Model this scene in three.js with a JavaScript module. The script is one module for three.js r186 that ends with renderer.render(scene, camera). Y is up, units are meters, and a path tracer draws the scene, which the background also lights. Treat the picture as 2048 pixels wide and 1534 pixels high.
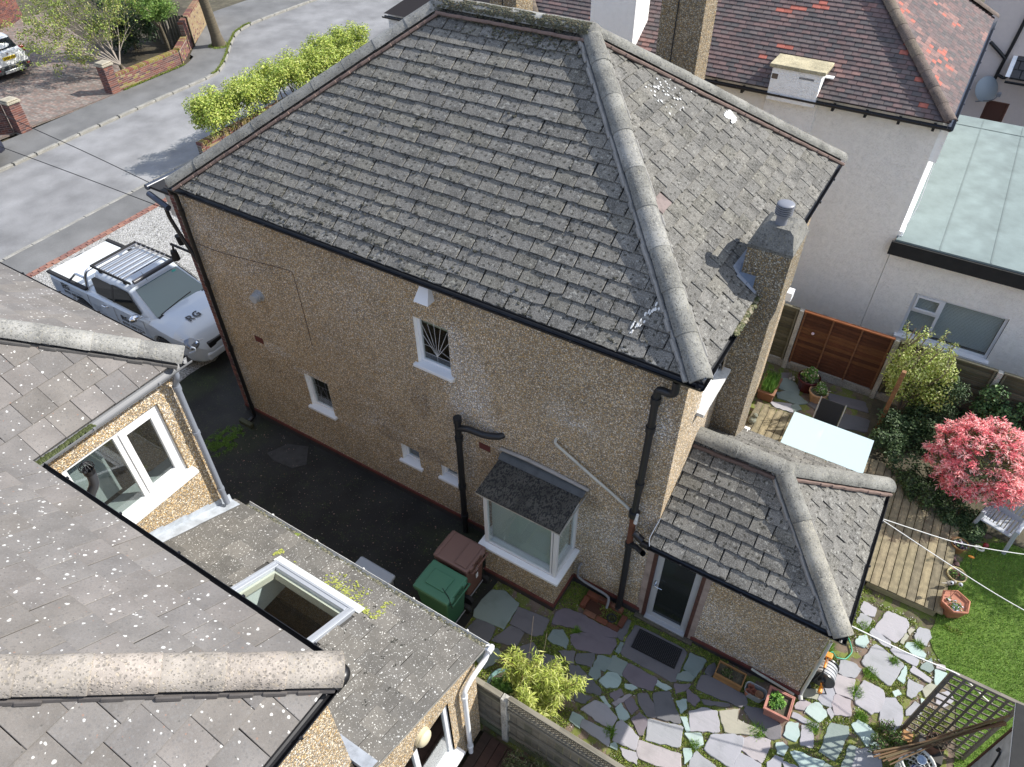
import * as THREE from 'three';
import { mergeGeometries, mergeVertices } from 'three/addons/utils/BufferGeometryUtils.js';
import { RoundedBoxGeometry } from 'three/addons/geometries/RoundedBoxGeometry.js';
import { FontLoader } from 'three/addons/loaders/FontLoader.js';
import { TextGeometry } from 'three/addons/geometries/TextGeometry.js';

// ------------------------------------------------------------------ camera, sky, sun, exposure
const scene = new THREE.Scene();
const camera = new THREE.PerspectiveCamera(56.37, 1024 / 767, 0.1, 400);
camera.position.set(1.562, 11.356, 6.506);
{
  const yaw = -0.563, pitch = 0.749, roll = -0.010;
  const f = new THREE.Vector3(Math.sin(yaw) * Math.cos(pitch), -Math.sin(pitch), -Math.cos(yaw) * Math.cos(pitch));
  const r = new THREE.Vector3(Math.cos(yaw), 0, Math.sin(yaw));
  const u = new THREE.Vector3().crossVectors(r, f);
  camera.up.copy(r.clone().multiplyScalar(-Math.sin(roll)).addScaledVector(u, Math.cos(roll)));
  camera.lookAt(camera.position.clone().add(f));
}
const SUN = new THREE.Vector3(0.92, 1, -0.78).normalize();
const sun = new THREE.DirectionalLight(new THREE.Color(1, 0.955, 0.88), 5.0);
sun.position.copy(SUN).multiplyScalar(60).add(new THREE.Vector3(-8, 0, -4));
sun.target.position.set(-8, 0, -4);
sun.castShadow = true; sun.shadow.radius = 1.2; sun.shadow.mapSize.set(4096, 4096);
Object.assign(sun.shadow.camera, { left: -40, right: 40, top: 40, bottom: -40, near: 1, far: 160 });
scene.add(sun, sun.target);
const renderer = new THREE.WebGLRenderer({ antialias: true });
renderer.toneMapping = THREE.LinearToneMapping;
renderer.toneMappingExposure = 1.42;
renderer.shadowMap.enabled = true;
renderer.setSize(1024, 767);

// ------------------------------------------------------------------ random, noise
function rng(seed) { let a = seed >>> 0; return () => { a = (a + 0x6D2B79F5) | 0; let t = Math.imul(a ^ (a >>> 15), 1 | a); t = (t + Math.imul(t ^ (t >>> 7), 61 | t)) ^ t; return ((t ^ (t >>> 14)) >>> 0) / 4294967296; }; }
const rnd = rng(20240417);
const rr = (a, b) => a + (b - a) * rnd();
const pick = a => a[Math.floor(rnd() * a.length)];
function hash2(x, y, s) { let h = Math.imul(x, 374761393) + Math.imul(y, 668265263) + Math.imul(s, 1274126177); h = Math.imul(h ^ (h >>> 13), 1274126177); return ((h ^ (h >>> 16)) >>> 0) / 4294967296; }
function vnoise(x, y, s = 1, per = 0) {
  let xi = Math.floor(x), yi = Math.floor(y); const fx = x - xi, fy = y - yi;
  const u = fx * fx * (3 - 2 * fx), v = fy * fy * (3 - 2 * fy);
  const m = per ? (q => ((q % per) + per) % per) : (q => q);
  const a = hash2(m(xi), m(yi), s), b = hash2(m(xi + 1), m(yi), s), c = hash2(m(xi), m(yi + 1), s), d = hash2(m(xi + 1), m(yi + 1), s);
  return a + (b - a) * u + (c - a) * v + (a - b - c + d) * u * v;
}
function fbm(x, y, s = 1, oct = 4, per = 0) { let t = 0, a = 0.5, n = 0; for (let i = 0; i < oct; i++) { t += a * vnoise(x, y, s + i * 17, per); n += a; x *= 2; y *= 2; if (per) per *= 2; a *= 0.5; } return t / n; }
const clamp = (x, a = 0, b = 1) => Math.min(b, Math.max(a, x));
const sstep = (a, b, x) => { const t = clamp((x - a) / (b - a)); return t * t * (3 - 2 * t); };
const lerp = (a, b, t) => a + (b - a) * t;
const mix3 = (a, b, t) => [lerp(a[0], b[0], t), lerp(a[1], b[1], t), lerp(a[2], b[2], t)];

// ------------------------------------------------------------------ sky: broken white cloud over pale blue
{
  const W = 1024, H = 512, d = new Float32Array(W * H * 4);
  for (let j = 0; j < H; j++) {
    const el = ((j + 0.5) / H - 0.5) * Math.PI;           // row 0 is the nadir
    for (let i = 0; i < W; i++) {
      const az = (i + 0.5) / W * 2 * Math.PI, k = (j * W + i) * 4;
      const x = Math.cos(el) * Math.cos(az), z = Math.cos(el) * Math.sin(az), y = Math.sin(el);
      let c;
      if (y > 0) {
        const t = Math.pow(1 - y, 2.2);
        c = mix3([0.20, 0.40, 0.86], [0.62, 0.76, 0.95], t);
        const q = 1 / (y + 0.18);
        const n = fbm(x * q * 1.7 + 11.3, z * q * 1.7 + 4.1, 5, 6);
        const cl = sstep(0.45, 0.66, n) * (0.35 + 0.65 * sstep(0, 0.1, y));
        c = mix3(c, [1.2, 1.22, 1.26], cl * 0.9);
      } else c = [0.28, 0.29, 0.28];
      d[k] = c[0] * 0.68; d[k + 1] = c[1] * 0.68; d[k + 2] = c[2] * 0.68; d[k + 3] = 1;
    }
  }
  const sky = new THREE.DataTexture(d, W, H, THREE.RGBAFormat, THREE.FloatType);
  sky.mapping = THREE.EquirectangularReflectionMapping; sky.magFilter = sky.minFilter = THREE.LinearFilter; sky.wrapS = THREE.RepeatWrapping; sky.needsUpdate = true;
  scene.background = sky; scene.environment = sky;
}

// ------------------------------------------------------------------ textures (tileable, computed)
const toS = v => { v = clamp(v); return Math.round(255 * (v <= 0.0031308 ? 12.92 * v : 1.055 * Math.pow(v, 1 / 2.4) - 0.055)); };
// paint(col, hgt, n): fills linear colours and heights; size in metres covered by one tile
function makeTex(n, metres, paint) {
  const col = new Float32Array(n * n * 3), hgt = new Float32Array(n * n);
  paint(col, hgt, n);
  const a = new Uint8Array(n * n * 4), b = new Uint8Array(n * n * 4);
  for (let i = 0; i < n * n; i++) {
    for (let c = 0; c < 3; c++) a[i * 4 + c] = toS(col[i * 3 + c]);
    a[i * 4 + 3] = 255; const h = Math.round(255 * clamp(hgt[i])); b[i * 4] = b[i * 4 + 1] = b[i * 4 + 2] = h; b[i * 4 + 3] = 255;
  }
  const mk = (arr, srgb) => { const t = new THREE.DataTexture(arr, n, n); t.wrapS = t.wrapT = THREE.RepeatWrapping; t.magFilter = THREE.LinearFilter; t.minFilter = THREE.LinearMipmapLinearFilter; t.generateMipmaps = true; t.repeat.set(1 / metres, 1 / metres); if (srgb) t.colorSpace = THREE.SRGBColorSpace; t.needsUpdate = true; return t; };
  return { map: mk(a, true), bump: mk(b, false) };
}
function disc(col, hgt, n, cx, cy, r, c, a, h, sq = 1, ang = 0) {
  const ca = Math.cos(ang), sa = Math.sin(ang), R = Math.ceil(r * Math.max(1, sq)) + 1;
  for (let j = -R; j <= R; j++) for (let i = -R; i <= R; i++) {
    const u = (i * ca + j * sa) / sq, v = (-i * sa + j * ca), q = Math.sqrt(u * u + v * v) / r;
    if (q > 1) continue;
    const x = ((Math.round(cx) + i) % n + n) % n, y = ((Math.round(cy) + j) % n + n) % n, k = y * n + x, w = a * (q < 0.75 ? 1 : (1 - q) / 0.25);
    for (let m = 0; m < 3; m++) col[k * 3 + m] = lerp(col[k * 3 + m], c[m], w);
    if (h !== undefined) hgt[k] = Math.max(hgt[k], h * Math.sqrt(1 - q * q));
  }
}
const fillNoise = (col, hgt, n, per, base, amp, hAmp, seed, oct = 5) => {
  for (let j = 0; j < n; j++) for (let i = 0; i < n; i++) { const v = fbm(i / n * per, j / n * per, seed, oct, per), k = j * n + i; for (let c = 0; c < 3; c++) col[k * 3 + c] = base[c] * (1 + amp * (v - 0.5) * 2); hgt[k] = hAmp * v; }
};
const T = {};
T.pebble = makeTex(1024, 2.5, (c, h, n) => {
  const R = rng(3); fillNoise(c, h, n, 8, [0.21, 0.17, 0.12], 0.35, 0.15, 3);
  const pal = [[0.46, 0.34, 0.19], [0.34, 0.21, 0.09], [0.58, 0.50, 0.38], [0.40, 0.27, 0.12], [0.15, 0.11, 0.075], [0.52, 0.44, 0.32], [0.29, 0.26, 0.22], [0.46, 0.30, 0.12], [0.66, 0.60, 0.50]];
  for (let i = 0; i < 40000; i++) { const q = pal[Math.floor(R() * pal.length)], m = 0.65 + 0.75 * R(); disc(c, h, n, R() * n, R() * n, 1.6 + 2.4 * R(), q.map(v => v * m), 0.95, 0.5 + 0.5 * R(), 1 + 0.5 * R(), R() * 3.1); }
});
T.tile = makeTex(1024, 1.7, (c, h, n) => {
  const R = rng(5); fillNoise(c, h, n, 9, [0.145, 0.138, 0.124], 0.55, 0.5, 5, 5);
  for (let i = 0; i < n * n; i++) { const g = R(), m = 0.62 + 0.76 * g; for (let k = 0; k < 3; k++) c[i * 3 + k] *= m; h[i] = 0.35 * h[i] + 0.5 * g; }
  for (let i = 0; i < 26000; i++) { const d = R() < 0.55, v = d ? 0.04 + 0.045 * R() : 0.20 + 0.13 * R(); disc(c, h, n, R() * n, R() * n, 1.8 + 2.6 * R(), [v, v * 0.99, v * 0.93], 0.55, d ? 0.2 : 0.7); }
  for (let i = 0; i < 320; i++) { const x = R() * n, y = R() * n, dk = R() < 0.7; for (let k = 0; k < 6; k++) disc(c, h, n, x + (R() - 0.5) * 22, y + (R() - 0.5) * 16, 3 + 6 * R(), dk ? [0.035, 0.034, 0.027] : [0.27, 0.265, 0.24], 0.6, 0.8); }
});
T.flat = makeTex(1024, 2.1, (c, h, n) => {
  const R = rng(7); fillNoise(c, h, n, 7, [0.172, 0.160, 0.150], 0.40, 0.5, 7, 6);
  for (let i = 0; i < n * n; i++) { const g = R(), m = 0.82 + 0.36 * g; for (let k = 0; k < 3; k++) c[i * 3 + k] *= m; h[i] = 0.5 * h[i] + 0.3 * g; }
  for (let i = 0; i < 9000; i++) { const v = 0.10 + 0.12 * R(); disc(c, h, n, R() * n, R() * n, 2 + 4 * R(), [v, v * 0.97, v * 0.95], 0.35); }
  for (let i = 0; i < 330; i++) { const x = R() * n, y = R() * n, r = 2.0 + 6.5 * R() * R(); for (let k = 0; k < 3; k++) disc(c, h, n, x + (R() - 0.5) * r * 1.3, y + (R() - 0.5) * r * 1.3, r * (0.5 + 0.6 * R()), [0.60, 0.60, 0.58], 0.8, 0.75); }
  for (let i = 0; i < 60; i++) disc(c, h, n, R() * n, R() * n, 2 + 3 * R(), [0.30, 0.16, 0.11], 0.5);
  for (let i = 0; i < 120; i++) disc(c, h, n, R() * n, R() * n, 1 + 3 * R(), [0.06, 0.06, 0.055], 0.6);
});
T.flatFine = makeTex(1024, 1.5, (c, h, n) => {
  const R = rng(8); fillNoise(c, h, n, 7, [0.150, 0.142, 0.128], 0.40, 0.5, 8, 6);
  for (let i = 0; i < n * n; i++) { const m = 0.8 + 0.4 * R(); for (let k = 0; k < 3; k++) c[i * 3 + k] *= m; }
  for (let i = 0; i < 12000; i++) { const v = 0.09 + 0.13 * R(); disc(c, h, n, R() * n, R() * n, 2 + 4 * R(), [v, v * 0.97, v * 0.92], 0.4); }
  for (let i = 0; i < 1500; i++) { const r = 1.8 + 6.5 * R() * R() * R(); disc(c, h, n, R() * n, R() * n, r, [0.70, 0.70, 0.67], 0.85, 0.75, 1 + R(), R() * 3); }
  for (let i = 0; i < 200; i++) disc(c, h, n, R() * n, R() * n, 1 + 4 * R(), [0.05, 0.05, 0.045], 0.6);
});
T.conc = makeTex(1024, 1.5, (c, h, n) => {
  const R = rng(9); fillNoise(c, h, n, 7, [0.27, 0.265, 0.25], 0.5, 0.6, 9, 6);
  for (let i = 0; i < n * n; i++) { const m = 0.75 + 0.5 * R(); for (let k = 0; k < 3; k++) c[i * 3 + k] *= m; }
  for (let i = 0; i < 7000; i++) disc(c, h, n, R() * n, R() * n, 3 + 7 * R() * R() * (R() < 0.1 ? 2.2 : 1), [[0.085, 0.085, 0.08], [0.40, 0.39, 0.36], [0.15, 0.15, 0.14], [0.33, 0.31, 0.25]][Math.floor(R() * 4)], 0.5, R());
});
T.render = makeTex(512, 1.1, (c, h, n) => { const R = rng(11); fillNoise(c, h, n, 14, [0.90, 0.885, 0.85], 0.05, 0.5, 11, 4); for (let i = 0; i < 2600; i++) disc(c, h, n, R() * n, R() * n, 2 + 4 * R(), [0.92, 0.90, 0.86], 0.25, 0.4 + 0.6 * R(), 1 + R(), R() * 3); });
T.asphalt = makeTex(1024, 4, (c, h, n) => { const R = rng(13); fillNoise(c, h, n, 6, [0.205, 0.205, 0.207], 0.34, 0.4, 13, 6); for (let i = 0; i < n * n; i++) { const g = R(), m = 0.75 + 0.5 * g; for (let k = 0; k < 3; k++) c[i * 3 + k] *= m; h[i] = 0.4 * h[i] + 0.6 * g; } for (let i = 0; i < 500; i++) disc(c, h, n, R() * n, R() * n, 1 + 2 * R(), R() < 0.5 ? [0.4, 0.4, 0.4] : [0.1, 0.1, 0.1], 0.5); });
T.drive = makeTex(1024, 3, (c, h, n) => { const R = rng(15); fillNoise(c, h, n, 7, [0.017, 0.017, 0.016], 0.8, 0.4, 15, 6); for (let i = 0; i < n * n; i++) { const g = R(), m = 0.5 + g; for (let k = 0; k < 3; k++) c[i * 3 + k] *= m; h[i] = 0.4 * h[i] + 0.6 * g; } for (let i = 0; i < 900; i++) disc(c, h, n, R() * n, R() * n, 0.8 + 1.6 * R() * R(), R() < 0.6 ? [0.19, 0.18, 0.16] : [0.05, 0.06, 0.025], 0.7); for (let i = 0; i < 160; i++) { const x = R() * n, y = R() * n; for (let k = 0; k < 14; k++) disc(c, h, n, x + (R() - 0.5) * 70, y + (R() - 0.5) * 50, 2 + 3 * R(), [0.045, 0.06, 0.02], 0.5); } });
T.gravel = makeTex(1024, 2.2, (c, h, n) => { const R = rng(17); fillNoise(c, h, n, 8, [0.17, 0.165, 0.15], 0.4, 0.2, 17); for (let i = 0; i < 15000; i++) { const v = 0.25 + 0.42 * R(); disc(c, h, n, R() * n, R() * n, 3 + 4 * R(), [v, v * (0.97 + 0.03 * R()), v * (0.9 + 0.1 * R())], 0.95, 0.4 + 0.6 * R(), 1 + 0.6 * R(), R() * 3); } });
T.soil = makeTex(512, 1.5, (c, h, n) => { const R = rng(19); fillNoise(c, h, n, 8, [0.085, 0.075, 0.05], 0.6, 0.5, 19, 6); for (let i = 0; i < 700; i++) disc(c, h, n, R() * n, R() * n, 1 + 3 * R(), [0.06 + 0.3 * R() * R(), 0.055 + 0.27 * R() * R(), 0.05], 0.5, 0.8); });
T.moss = makeTex(512, 1.2, (c, h, n) => { const R = rng(21); fillNoise(c, h, n, 8, [0.115, 0.095, 0.065], 0.6, 0.5, 21, 6); for (let j = 0; j < n; j++) for (let i = 0; i < n; i++) { const v = sstep(0.43, 0.62, fbm(i / n * 10, j / n * 10, 77, 5, 10)), k = j * n + i; const g = mix3([c[k * 3], c[k * 3 + 1], c[k * 3 + 2]], [0.10, 0.135, 0.022], v * 0.85); for (let m = 0; m < 3; m++) c[k * 3 + m] = g[m] * (0.7 + 0.6 * R()); h[k] += 0.4 * v; } for (let i = 0; i < 500; i++) disc(c, h, n, R() * n, R() * n, 1 + 2 * R(), [0.3, 0.28, 0.24], 0.6, 0.9); });
T.wood = makeTex(512, 1.2, (c, h, n) => { const R = rng(23); for (let j = 0; j < n; j++) for (let i = 0; i < n; i++) { const k = j * n + i, g = fbm(i / n * 3, j / n * 48, 23, 4), f = fbm(i / n * 8, j / n * 8, 29, 4, 8); const m = 0.55 + 0.6 * g + 0.35 * (f - 0.5); for (let q = 0; q < 3; q++) c[k * 3 + q] = m * (0.92 + 0.16 * R()); h[k] = g; } });
T.deck = makeTex(512, 0.6, (c, h, n) => { const R = rng(25); for (let j = 0; j < n; j++) for (let i = 0; i < n; i++) { const k = j * n + i, ph = (i / n * 40) % 1, ridge = ph < 0.62 ? 1 : 0; const g = fbm(i / n * 30, j / n * 3, 31, 4), f = fbm(i / n * 7, j / n * 7, 33, 5, 7); const m = (0.55 + 0.45 * g + 0.7 * (f - 0.5)) * (0.85 + 0.3 * R()); const cc = ridge ? [0.36, 0.31, 0.215] : [0.11, 0.092, 0.055]; for (let q = 0; q < 3; q++) c[k * 3 + q] = cc[q] * m; h[k] = ridge * 0.8 + 0.2 * g; } });
T.slate = makeTex(512, 0.9, (c, h, n) => { const R = rng(27); for (let j = 0; j < n; j++) for (let i = 0; i < n; i++) { const k = j * n + i, f = fbm(i / n * 5, j / n * 5, 35, 6, 5), g = fbm(i / n * 3, j / n * 24, 37, 3), m = 0.72 + 0.42 * f + 0.14 * g + 0.10 * (R() - 0.5); for (let q = 0; q < 3; q++) c[k * 3 + q] = m * (q == 1 ? 1 : 0.99); h[k] = 0.6 * Math.floor(f * 7) / 7 + 0.4 * g; } for (let i = 0; i < 40; i++) disc(c, h, n, R() * n, R() * n, 1 + 2.5 * R(), [0.5, 0.48, 0.45], 0.35); });
T.brick = makeTex(512, 0.8, (c, h, n) => { const R = rng(29); fillNoise(c, h, n, 9, [0.86, 0.86, 0.86], 0.45, 0.6, 39, 5); for (let i = 0; i < n * n; i++) { const m = 0.8 + 0.4 * R(); for (let q = 0; q < 3; q++) c[i * 3 + q] *= m; } for (let i = 0; i < 300; i++) disc(c, h, n, R() * n, R() * n, 1 + 4 * R(), R() < 0.5 ? [0.35, 0.33, 0.33] : [1, 0.95, 0.9], 0.4); });
T.felt = makeTex(512, 1.6, (c, h, n) => { const R = rng(31); fillNoise(c, h, n, 6, [0.185, 0.232, 0.230], 0.25, 0.4, 41, 6); for (let i = 0; i < n * n; i++) { const m = 0.88 + 0.24 * R(); for (let q = 0; q < 3; q++) c[i * 3 + q] *= m; } });
T.blackfelt = makeTex(512, 1, (c, h, n) => { const R = rng(33); fillNoise(c, h, n, 7, [0.066, 0.062, 0.052], 0.6, 0.4, 43, 6); for (let j = 0; j < n; j++) for (let i = 0; i < n; i++) { const k = j * n + i, v = sstep(0.48, 0.6, fbm(i / n * 64, j / n * 40, 45, 5)); for (let q = 0; q < 3; q++) c[k * 3 + q] = lerp(c[k * 3 + q], 0.012, v * 0.85) * (0.75 + 0.5 * R()); h[k] = h[k] + v * 0.5; } });
T.paver = makeTex(1024, 1.6, (c, h, n) => {      // block paving seen from thirty metres: 200 x 100 mm blocks, herringbone
  const R = rng(35), P = n / 16; fillNoise(c, h, n, 8, [0.13, 0.105, 0.09], 0.4, 0, 47);
  const put = (x, y, w, hh) => { const t = 0.7 + 0.6 * R(), b = R() < 0.3 ? [0.20, 0.175, 0.155] : R() < 0.5 ? [0.22, 0.16, 0.135] : [0.21, 0.17, 0.15]; for (let j = 4; j < hh - 4; j++) for (let i = 4; i < w - 4; i++) { const X = ((x + i) % n + n) % n, Y = ((y + j) % n + n) % n, k = Y * n + X, g = 0.85 + 0.3 * R(); for (let q = 0; q < 3; q++) c[k * 3 + q] = b[q] * t * g; h[k] = 0.9; } };
  for (let k = 0; k < 16; k++) for (let m = 0; m < 8; m++) put((m * 2 + (k % 2)) * P, k * P, 2 * P, P);
});
T.curtain = makeTex(256, 0.4, (c, h, n) => { const R = rng(37); fillNoise(c, h, n, 4, [0.30, 0.31, 0.24], 0.2, 0.3, 49); for (let i = 0; i < 60; i++) disc(c, h, n, R() * n, R() * n, 10 + 10 * R(), R() < 0.5 ? [0.12, 0.16, 0.10] : [0.55, 0.53, 0.42], 0.8); });
// ------------------------------------------------------------------ materials
const lin = (r, g, b) => new THREE.Color().setRGB(r, g, b);
function mat(c, o = {}) {
  const { t, bump = 0, ...rest } = o; const phys = rest.transmission !== undefined || rest.clearcoat !== undefined || rest.sheen !== undefined;
  const m = new (phys ? THREE.MeshPhysicalMaterial : THREE.MeshStandardMaterial)({ color: Array.isArray(c) ? lin(...c) : c, roughness: 0.85, metalness: 0, side: THREE.DoubleSide, ...rest });
  if (t) { m.map = t.map; if (bump) { m.bumpMap = t.bump; m.bumpScale = bump; } }
  return m;
}
const K = {
  pebble: mat([1.26, 1.27, 1.30], { t: T.pebble, bump: 0.010, roughness: 0.95, vertexColors: true }),
  stackdash: mat([0.72, 0.76, 0.80], { t: T.pebble, bump: 0.012, roughness: 0.95 }),
  pebblePlain: mat([1, 1, 1], { t: T.pebble, bump: 0.010, roughness: 0.95 }),
  pebblePale: mat([1.12, 1.12, 1.12], { t: T.pebble, bump: 0.008, roughness: 0.95, vertexColors: true }),
  tileHidden: mat([0.06, 0.058, 0.055], { roughness: 1 }),
  ridge: mat([0.74, 0.74, 0.71], { t: T.conc, bump: 0.008, roughness: 0.95 }),
  ridgePale: mat([1.55, 1.52, 1.48], { t: T.conc, bump: 0.006, roughness: 0.95 }),
  mortar: mat([0.21, 0.145, 0.12], { t: T.brick, bump: 0.006 }),
  mortarGrey: mat([0.30, 0.29, 0.27], { t: T.brick, bump: 0.006 }),
  render: mat([1, 1, 1], { t: T.render, bump: 0.011, roughness: 0.92, vertexColors: true }),
  renderWhite: mat([1.08, 1.09, 1.1], { t: T.render, bump: 0.006, roughness: 0.9 }),
  renderPink: mat([0.86, 0.74, 0.69], { t: T.render, bump: 0.004 }),
  white: mat([0.80, 0.81, 0.82], { roughness: 0.35 }),
  whitePaint: mat([0.74, 0.74, 0.72], { roughness: 0.6, t: T.brick, bump: 0.001 }),
  grey: mat([0.22, 0.225, 0.235], { roughness: 0.45 }),
  greyPipe: mat([0.20, 0.22, 0.26], { roughness: 0.45 }),
  black: mat([0.012, 0.012, 0.014], { roughness: 0.35 }),
  blackMatt: mat([0.016, 0.016, 0.017], { roughness: 0.8 }),
  iron: mat([0.022, 0.023, 0.026], { roughness: 0.45, t: T.brick, bump: 0.002 }),
  rust: mat([0.17, 0.065, 0.035], { roughness: 0.85, t: T.brick, bump: 0.002 }),
  lead: mat([0.34, 0.37, 0.42], { roughness: 0.5, t: T.brick, bump: 0.003 }),
  steel: mat([0.62, 0.63, 0.65], { roughness: 0.28, metalness: 1 }),
  chrome: mat([0.75, 0.76, 0.78], { roughness: 0.1, metalness: 1 }),
  alu: mat([0.62, 0.63, 0.64], { roughness: 0.4, metalness: 0.6 }),
  glass: mat([0.93, 0.96, 0.95], { roughness: 0.02, transmission: 1, thickness: 0, ior: 1.5 }),
  glassFrost: mat([0.70, 0.80, 0.80], { roughness: 0.12, transmission: 0.45, thickness: 0, ior: 1.5 }),
  glassDark: mat([0.030, 0.036, 0.038], { roughness: 0.04 }),
  glassCar: mat([0.015, 0.018, 0.02], { roughness: 0.03 }),
  windscreen: mat([0.10, 0.17, 0.18], { roughness: 0.03, clearcoat: 1, clearcoatRoughness: 0.02 }),
  room: mat([0.10, 0.10, 0.095], { roughness: 1 }),
  blind: mat([0.58, 0.59, 0.59], { roughness: 0.8 }),
  curtain: mat([1, 1, 1], { t: T.curtain, roughness: 0.95 }),
  redpaint: mat([0.16, 0.045, 0.035], { t: T.brick, bump: 0.003, roughness: 0.8 }),
  brownwood: mat([0.10, 0.045, 0.035], { t: T.wood, bump: 0.001, roughness: 0.6 }),
  asphalt: mat([1, 1, 1], { t: T.asphalt, bump: 0.006, roughness: 0.9, vertexColors: true }),
  pavement: mat([0.72, 0.72, 0.71], { t: T.asphalt, bump: 0.006, roughness: 0.92, vertexColors: true }),
  kerb: mat([1.0, 0.99, 0.96], { t: T.conc, bump: 0.004 }),
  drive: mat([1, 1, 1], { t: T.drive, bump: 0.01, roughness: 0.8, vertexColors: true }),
  gravel: mat([1, 1, 1], { t: T.gravel, bump: 0.02, roughness: 0.95 }),
  soil: mat([1, 1, 1], { t: T.soil, bump: 0.02, roughness: 1 }),
  moss: mat([1, 1, 1], { t: T.moss, bump: 0.02, roughness: 1, vertexColors: true }),
  lawn: mat([0.10, 0.17, 0.025], { t: T.brick, bump: 0.02, roughness: 1 }),
  paver: mat([1, 1, 1], { t: T.paver, bump: 0.006, roughness: 0.9 }),
  concrete: mat([1.15, 1.13, 1.08], { t: T.conc, bump: 0.004 }),
  concretePost: mat([1.5, 1.48, 1.42], { t: T.conc, bump: 0.004 }),
  felt: mat([1, 1, 1], { t: T.felt, bump: 0.003, roughness: 0.9 }),
  blackfelt: mat([1, 1, 1], { t: T.blackfelt, bump: 0.006, roughness: 0.9 }),
  terracotta: mat([0.42, 0.165, 0.10], { t: T.brick, bump: 0.001, roughness: 0.75 }),
  terracottaPale: mat([0.50, 0.30, 0.17], { t: T.brick, bump: 0.001, roughness: 0.8 }),
  rope: mat([0.75, 0.74, 0.70], { roughness: 0.7 }),
  plasticGrey: mat([0.30, 0.32, 0.35], { roughness: 0.45 }),
  bark: mat([0.15, 0.125, 0.085], { t: T.wood, bump: 0.02, roughness: 1 }),
  twig: mat([0.22, 0.175, 0.13], { roughness: 1 }),
  leaf: mat([1, 1, 1], { vertexColors: true, roughness: 0.55, transmission: 0.28, thickness: 0 }),
  leafMatt: mat([1, 1, 1], { vertexColors: true, roughness: 0.6 }),
  orange: mat([0.72, 0.26, 0.03], { roughness: 0.4 }),
  green: mat([0.03, 0.30, 0.17], { roughness: 0.4 }),
};
const tileMats = [[1, 1, 1], [0.94, 0.94, 0.93], [1.06, 1.05, 1.02], [0.98, 0.97, 0.92], [1.03, 1.03, 1.03], [0.89, 0.89, 0.89]].map(c => mat(c, { t: T.tile, bump: 0.004, roughness: 0.95 }));
const flatMats = [[1, 1, 1], [0.93, 0.93, 0.94], [1.06, 1.04, 1.03], [0.98, 0.96, 0.93]].map(c => mat(c, { t: T.flat, bump: 0.002, roughness: 0.9 }));
const leanMats = [[0.92, 0.92, 0.93], [0.85, 0.85, 0.86], [1.0, 0.99, 0.98], [0.80, 0.80, 0.80]].map(c => mat(c, { t: T.flatFine, bump: 0.002, roughness: 0.9 }));
const clayMats = [[0.29, 0.215, 0.21], [0.34, 0.235, 0.225], [0.25, 0.20, 0.20], [0.31, 0.25, 0.24], [0.38, 0.25, 0.235], [0.22, 0.195, 0.195]].map(c => mat(c.map(v => v * 0.50), { t: T.brick, bump: 0.003, roughness: 0.9 }));
const clayRed = mat([0.46, 0.14, 0.10], { t: T.brick, bump: 0.003 });
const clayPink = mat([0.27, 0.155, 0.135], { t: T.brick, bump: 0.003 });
const brickMats = [[0.23, 0.085, 0.065], [0.17, 0.07, 0.06], [0.27, 0.11, 0.08], [0.12, 0.06, 0.06], [0.21, 0.10, 0.085]].map(c => mat(c, { t: T.brick, bump: 0.004 }));
const brickYellow = [[0.34, 0.24, 0.12], [0.30, 0.20, 0.11], [0.38, 0.29, 0.16]].map(c => mat(c, { t: T.brick, bump: 0.004 }));
const slabMats = { g: [[0.20, 0.245, 0.225], [0.18, 0.225, 0.215]], G: [[0.37, 0.45, 0.425], [0.33, 0.42, 0.40]], d: [[0.120, 0.120, 0.128], [0.142, 0.134, 0.142]], p: [[0.155, 0.132, 0.152], [0.172, 0.148, 0.167]], l: [[0.305, 0.305, 0.335], [0.285, 0.29, 0.31], [0.325, 0.315, 0.34]], k: [[0.345, 0.315, 0.325], [0.32, 0.285, 0.30]], t: [[0.33, 0.31, 0.25], [0.30, 0.30, 0.24]] };
for (const k in slabMats) slabMats[k] = slabMats[k].map(c => mat(c.map(v => v * 1.05), { t: T.slate, bump: 0.006, roughness: 0.75 }));

// ------------------------------------------------------------------ geometry helpers
const V3 = (x, y, z) => new THREE.Vector3(x, y, z);
function metreUV(g, ox = 0, oy = 0) {           // box mapping in metres
  if (g.index) g = g.toNonIndexed();
  if (!g.attributes.normal) g.computeVertexNormals();
  const p = g.attributes.position, uv = new Float32Array(p.count * 2), a = V3(), b = V3(), c = V3();
  for (let i = 0; i < p.count; i += 3) {
    a.fromBufferAttribute(p, i); b.fromBufferAttribute(p, i + 1).sub(a); c.fromBufferAttribute(p, i + 2).sub(a); b.cross(c);
    const x = Math.abs(b.x), y = Math.abs(b.y), z = Math.abs(b.z);
    for (let k = 0; k < 3; k++) { const X = p.getX(i + k), Y = p.getY(i + k), Z = p.getZ(i + k); let u, v; if (y >= x && y >= z) { u = X; v = Z; } else if (x >= z) { u = Z; v = Y; } else { u = X; v = Y; } uv[(i + k) * 2] = u + ox; uv[(i + k) * 2 + 1] = v + oy; }
  }
  g.setAttribute('uv', new THREE.BufferAttribute(uv, 2));
  return g;
}
function clean(g) { if (g.index) g = g.toNonIndexed(); if (!g.attributes.normal) g.computeVertexNormals(); if (!g.attributes.uv) g = metreUV(g); for (const k of Object.keys(g.attributes)) if (!['position', 'normal', 'uv', 'color'].includes(k)) g.deleteAttribute(k); g.morphAttributes = {}; return g; }
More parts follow.
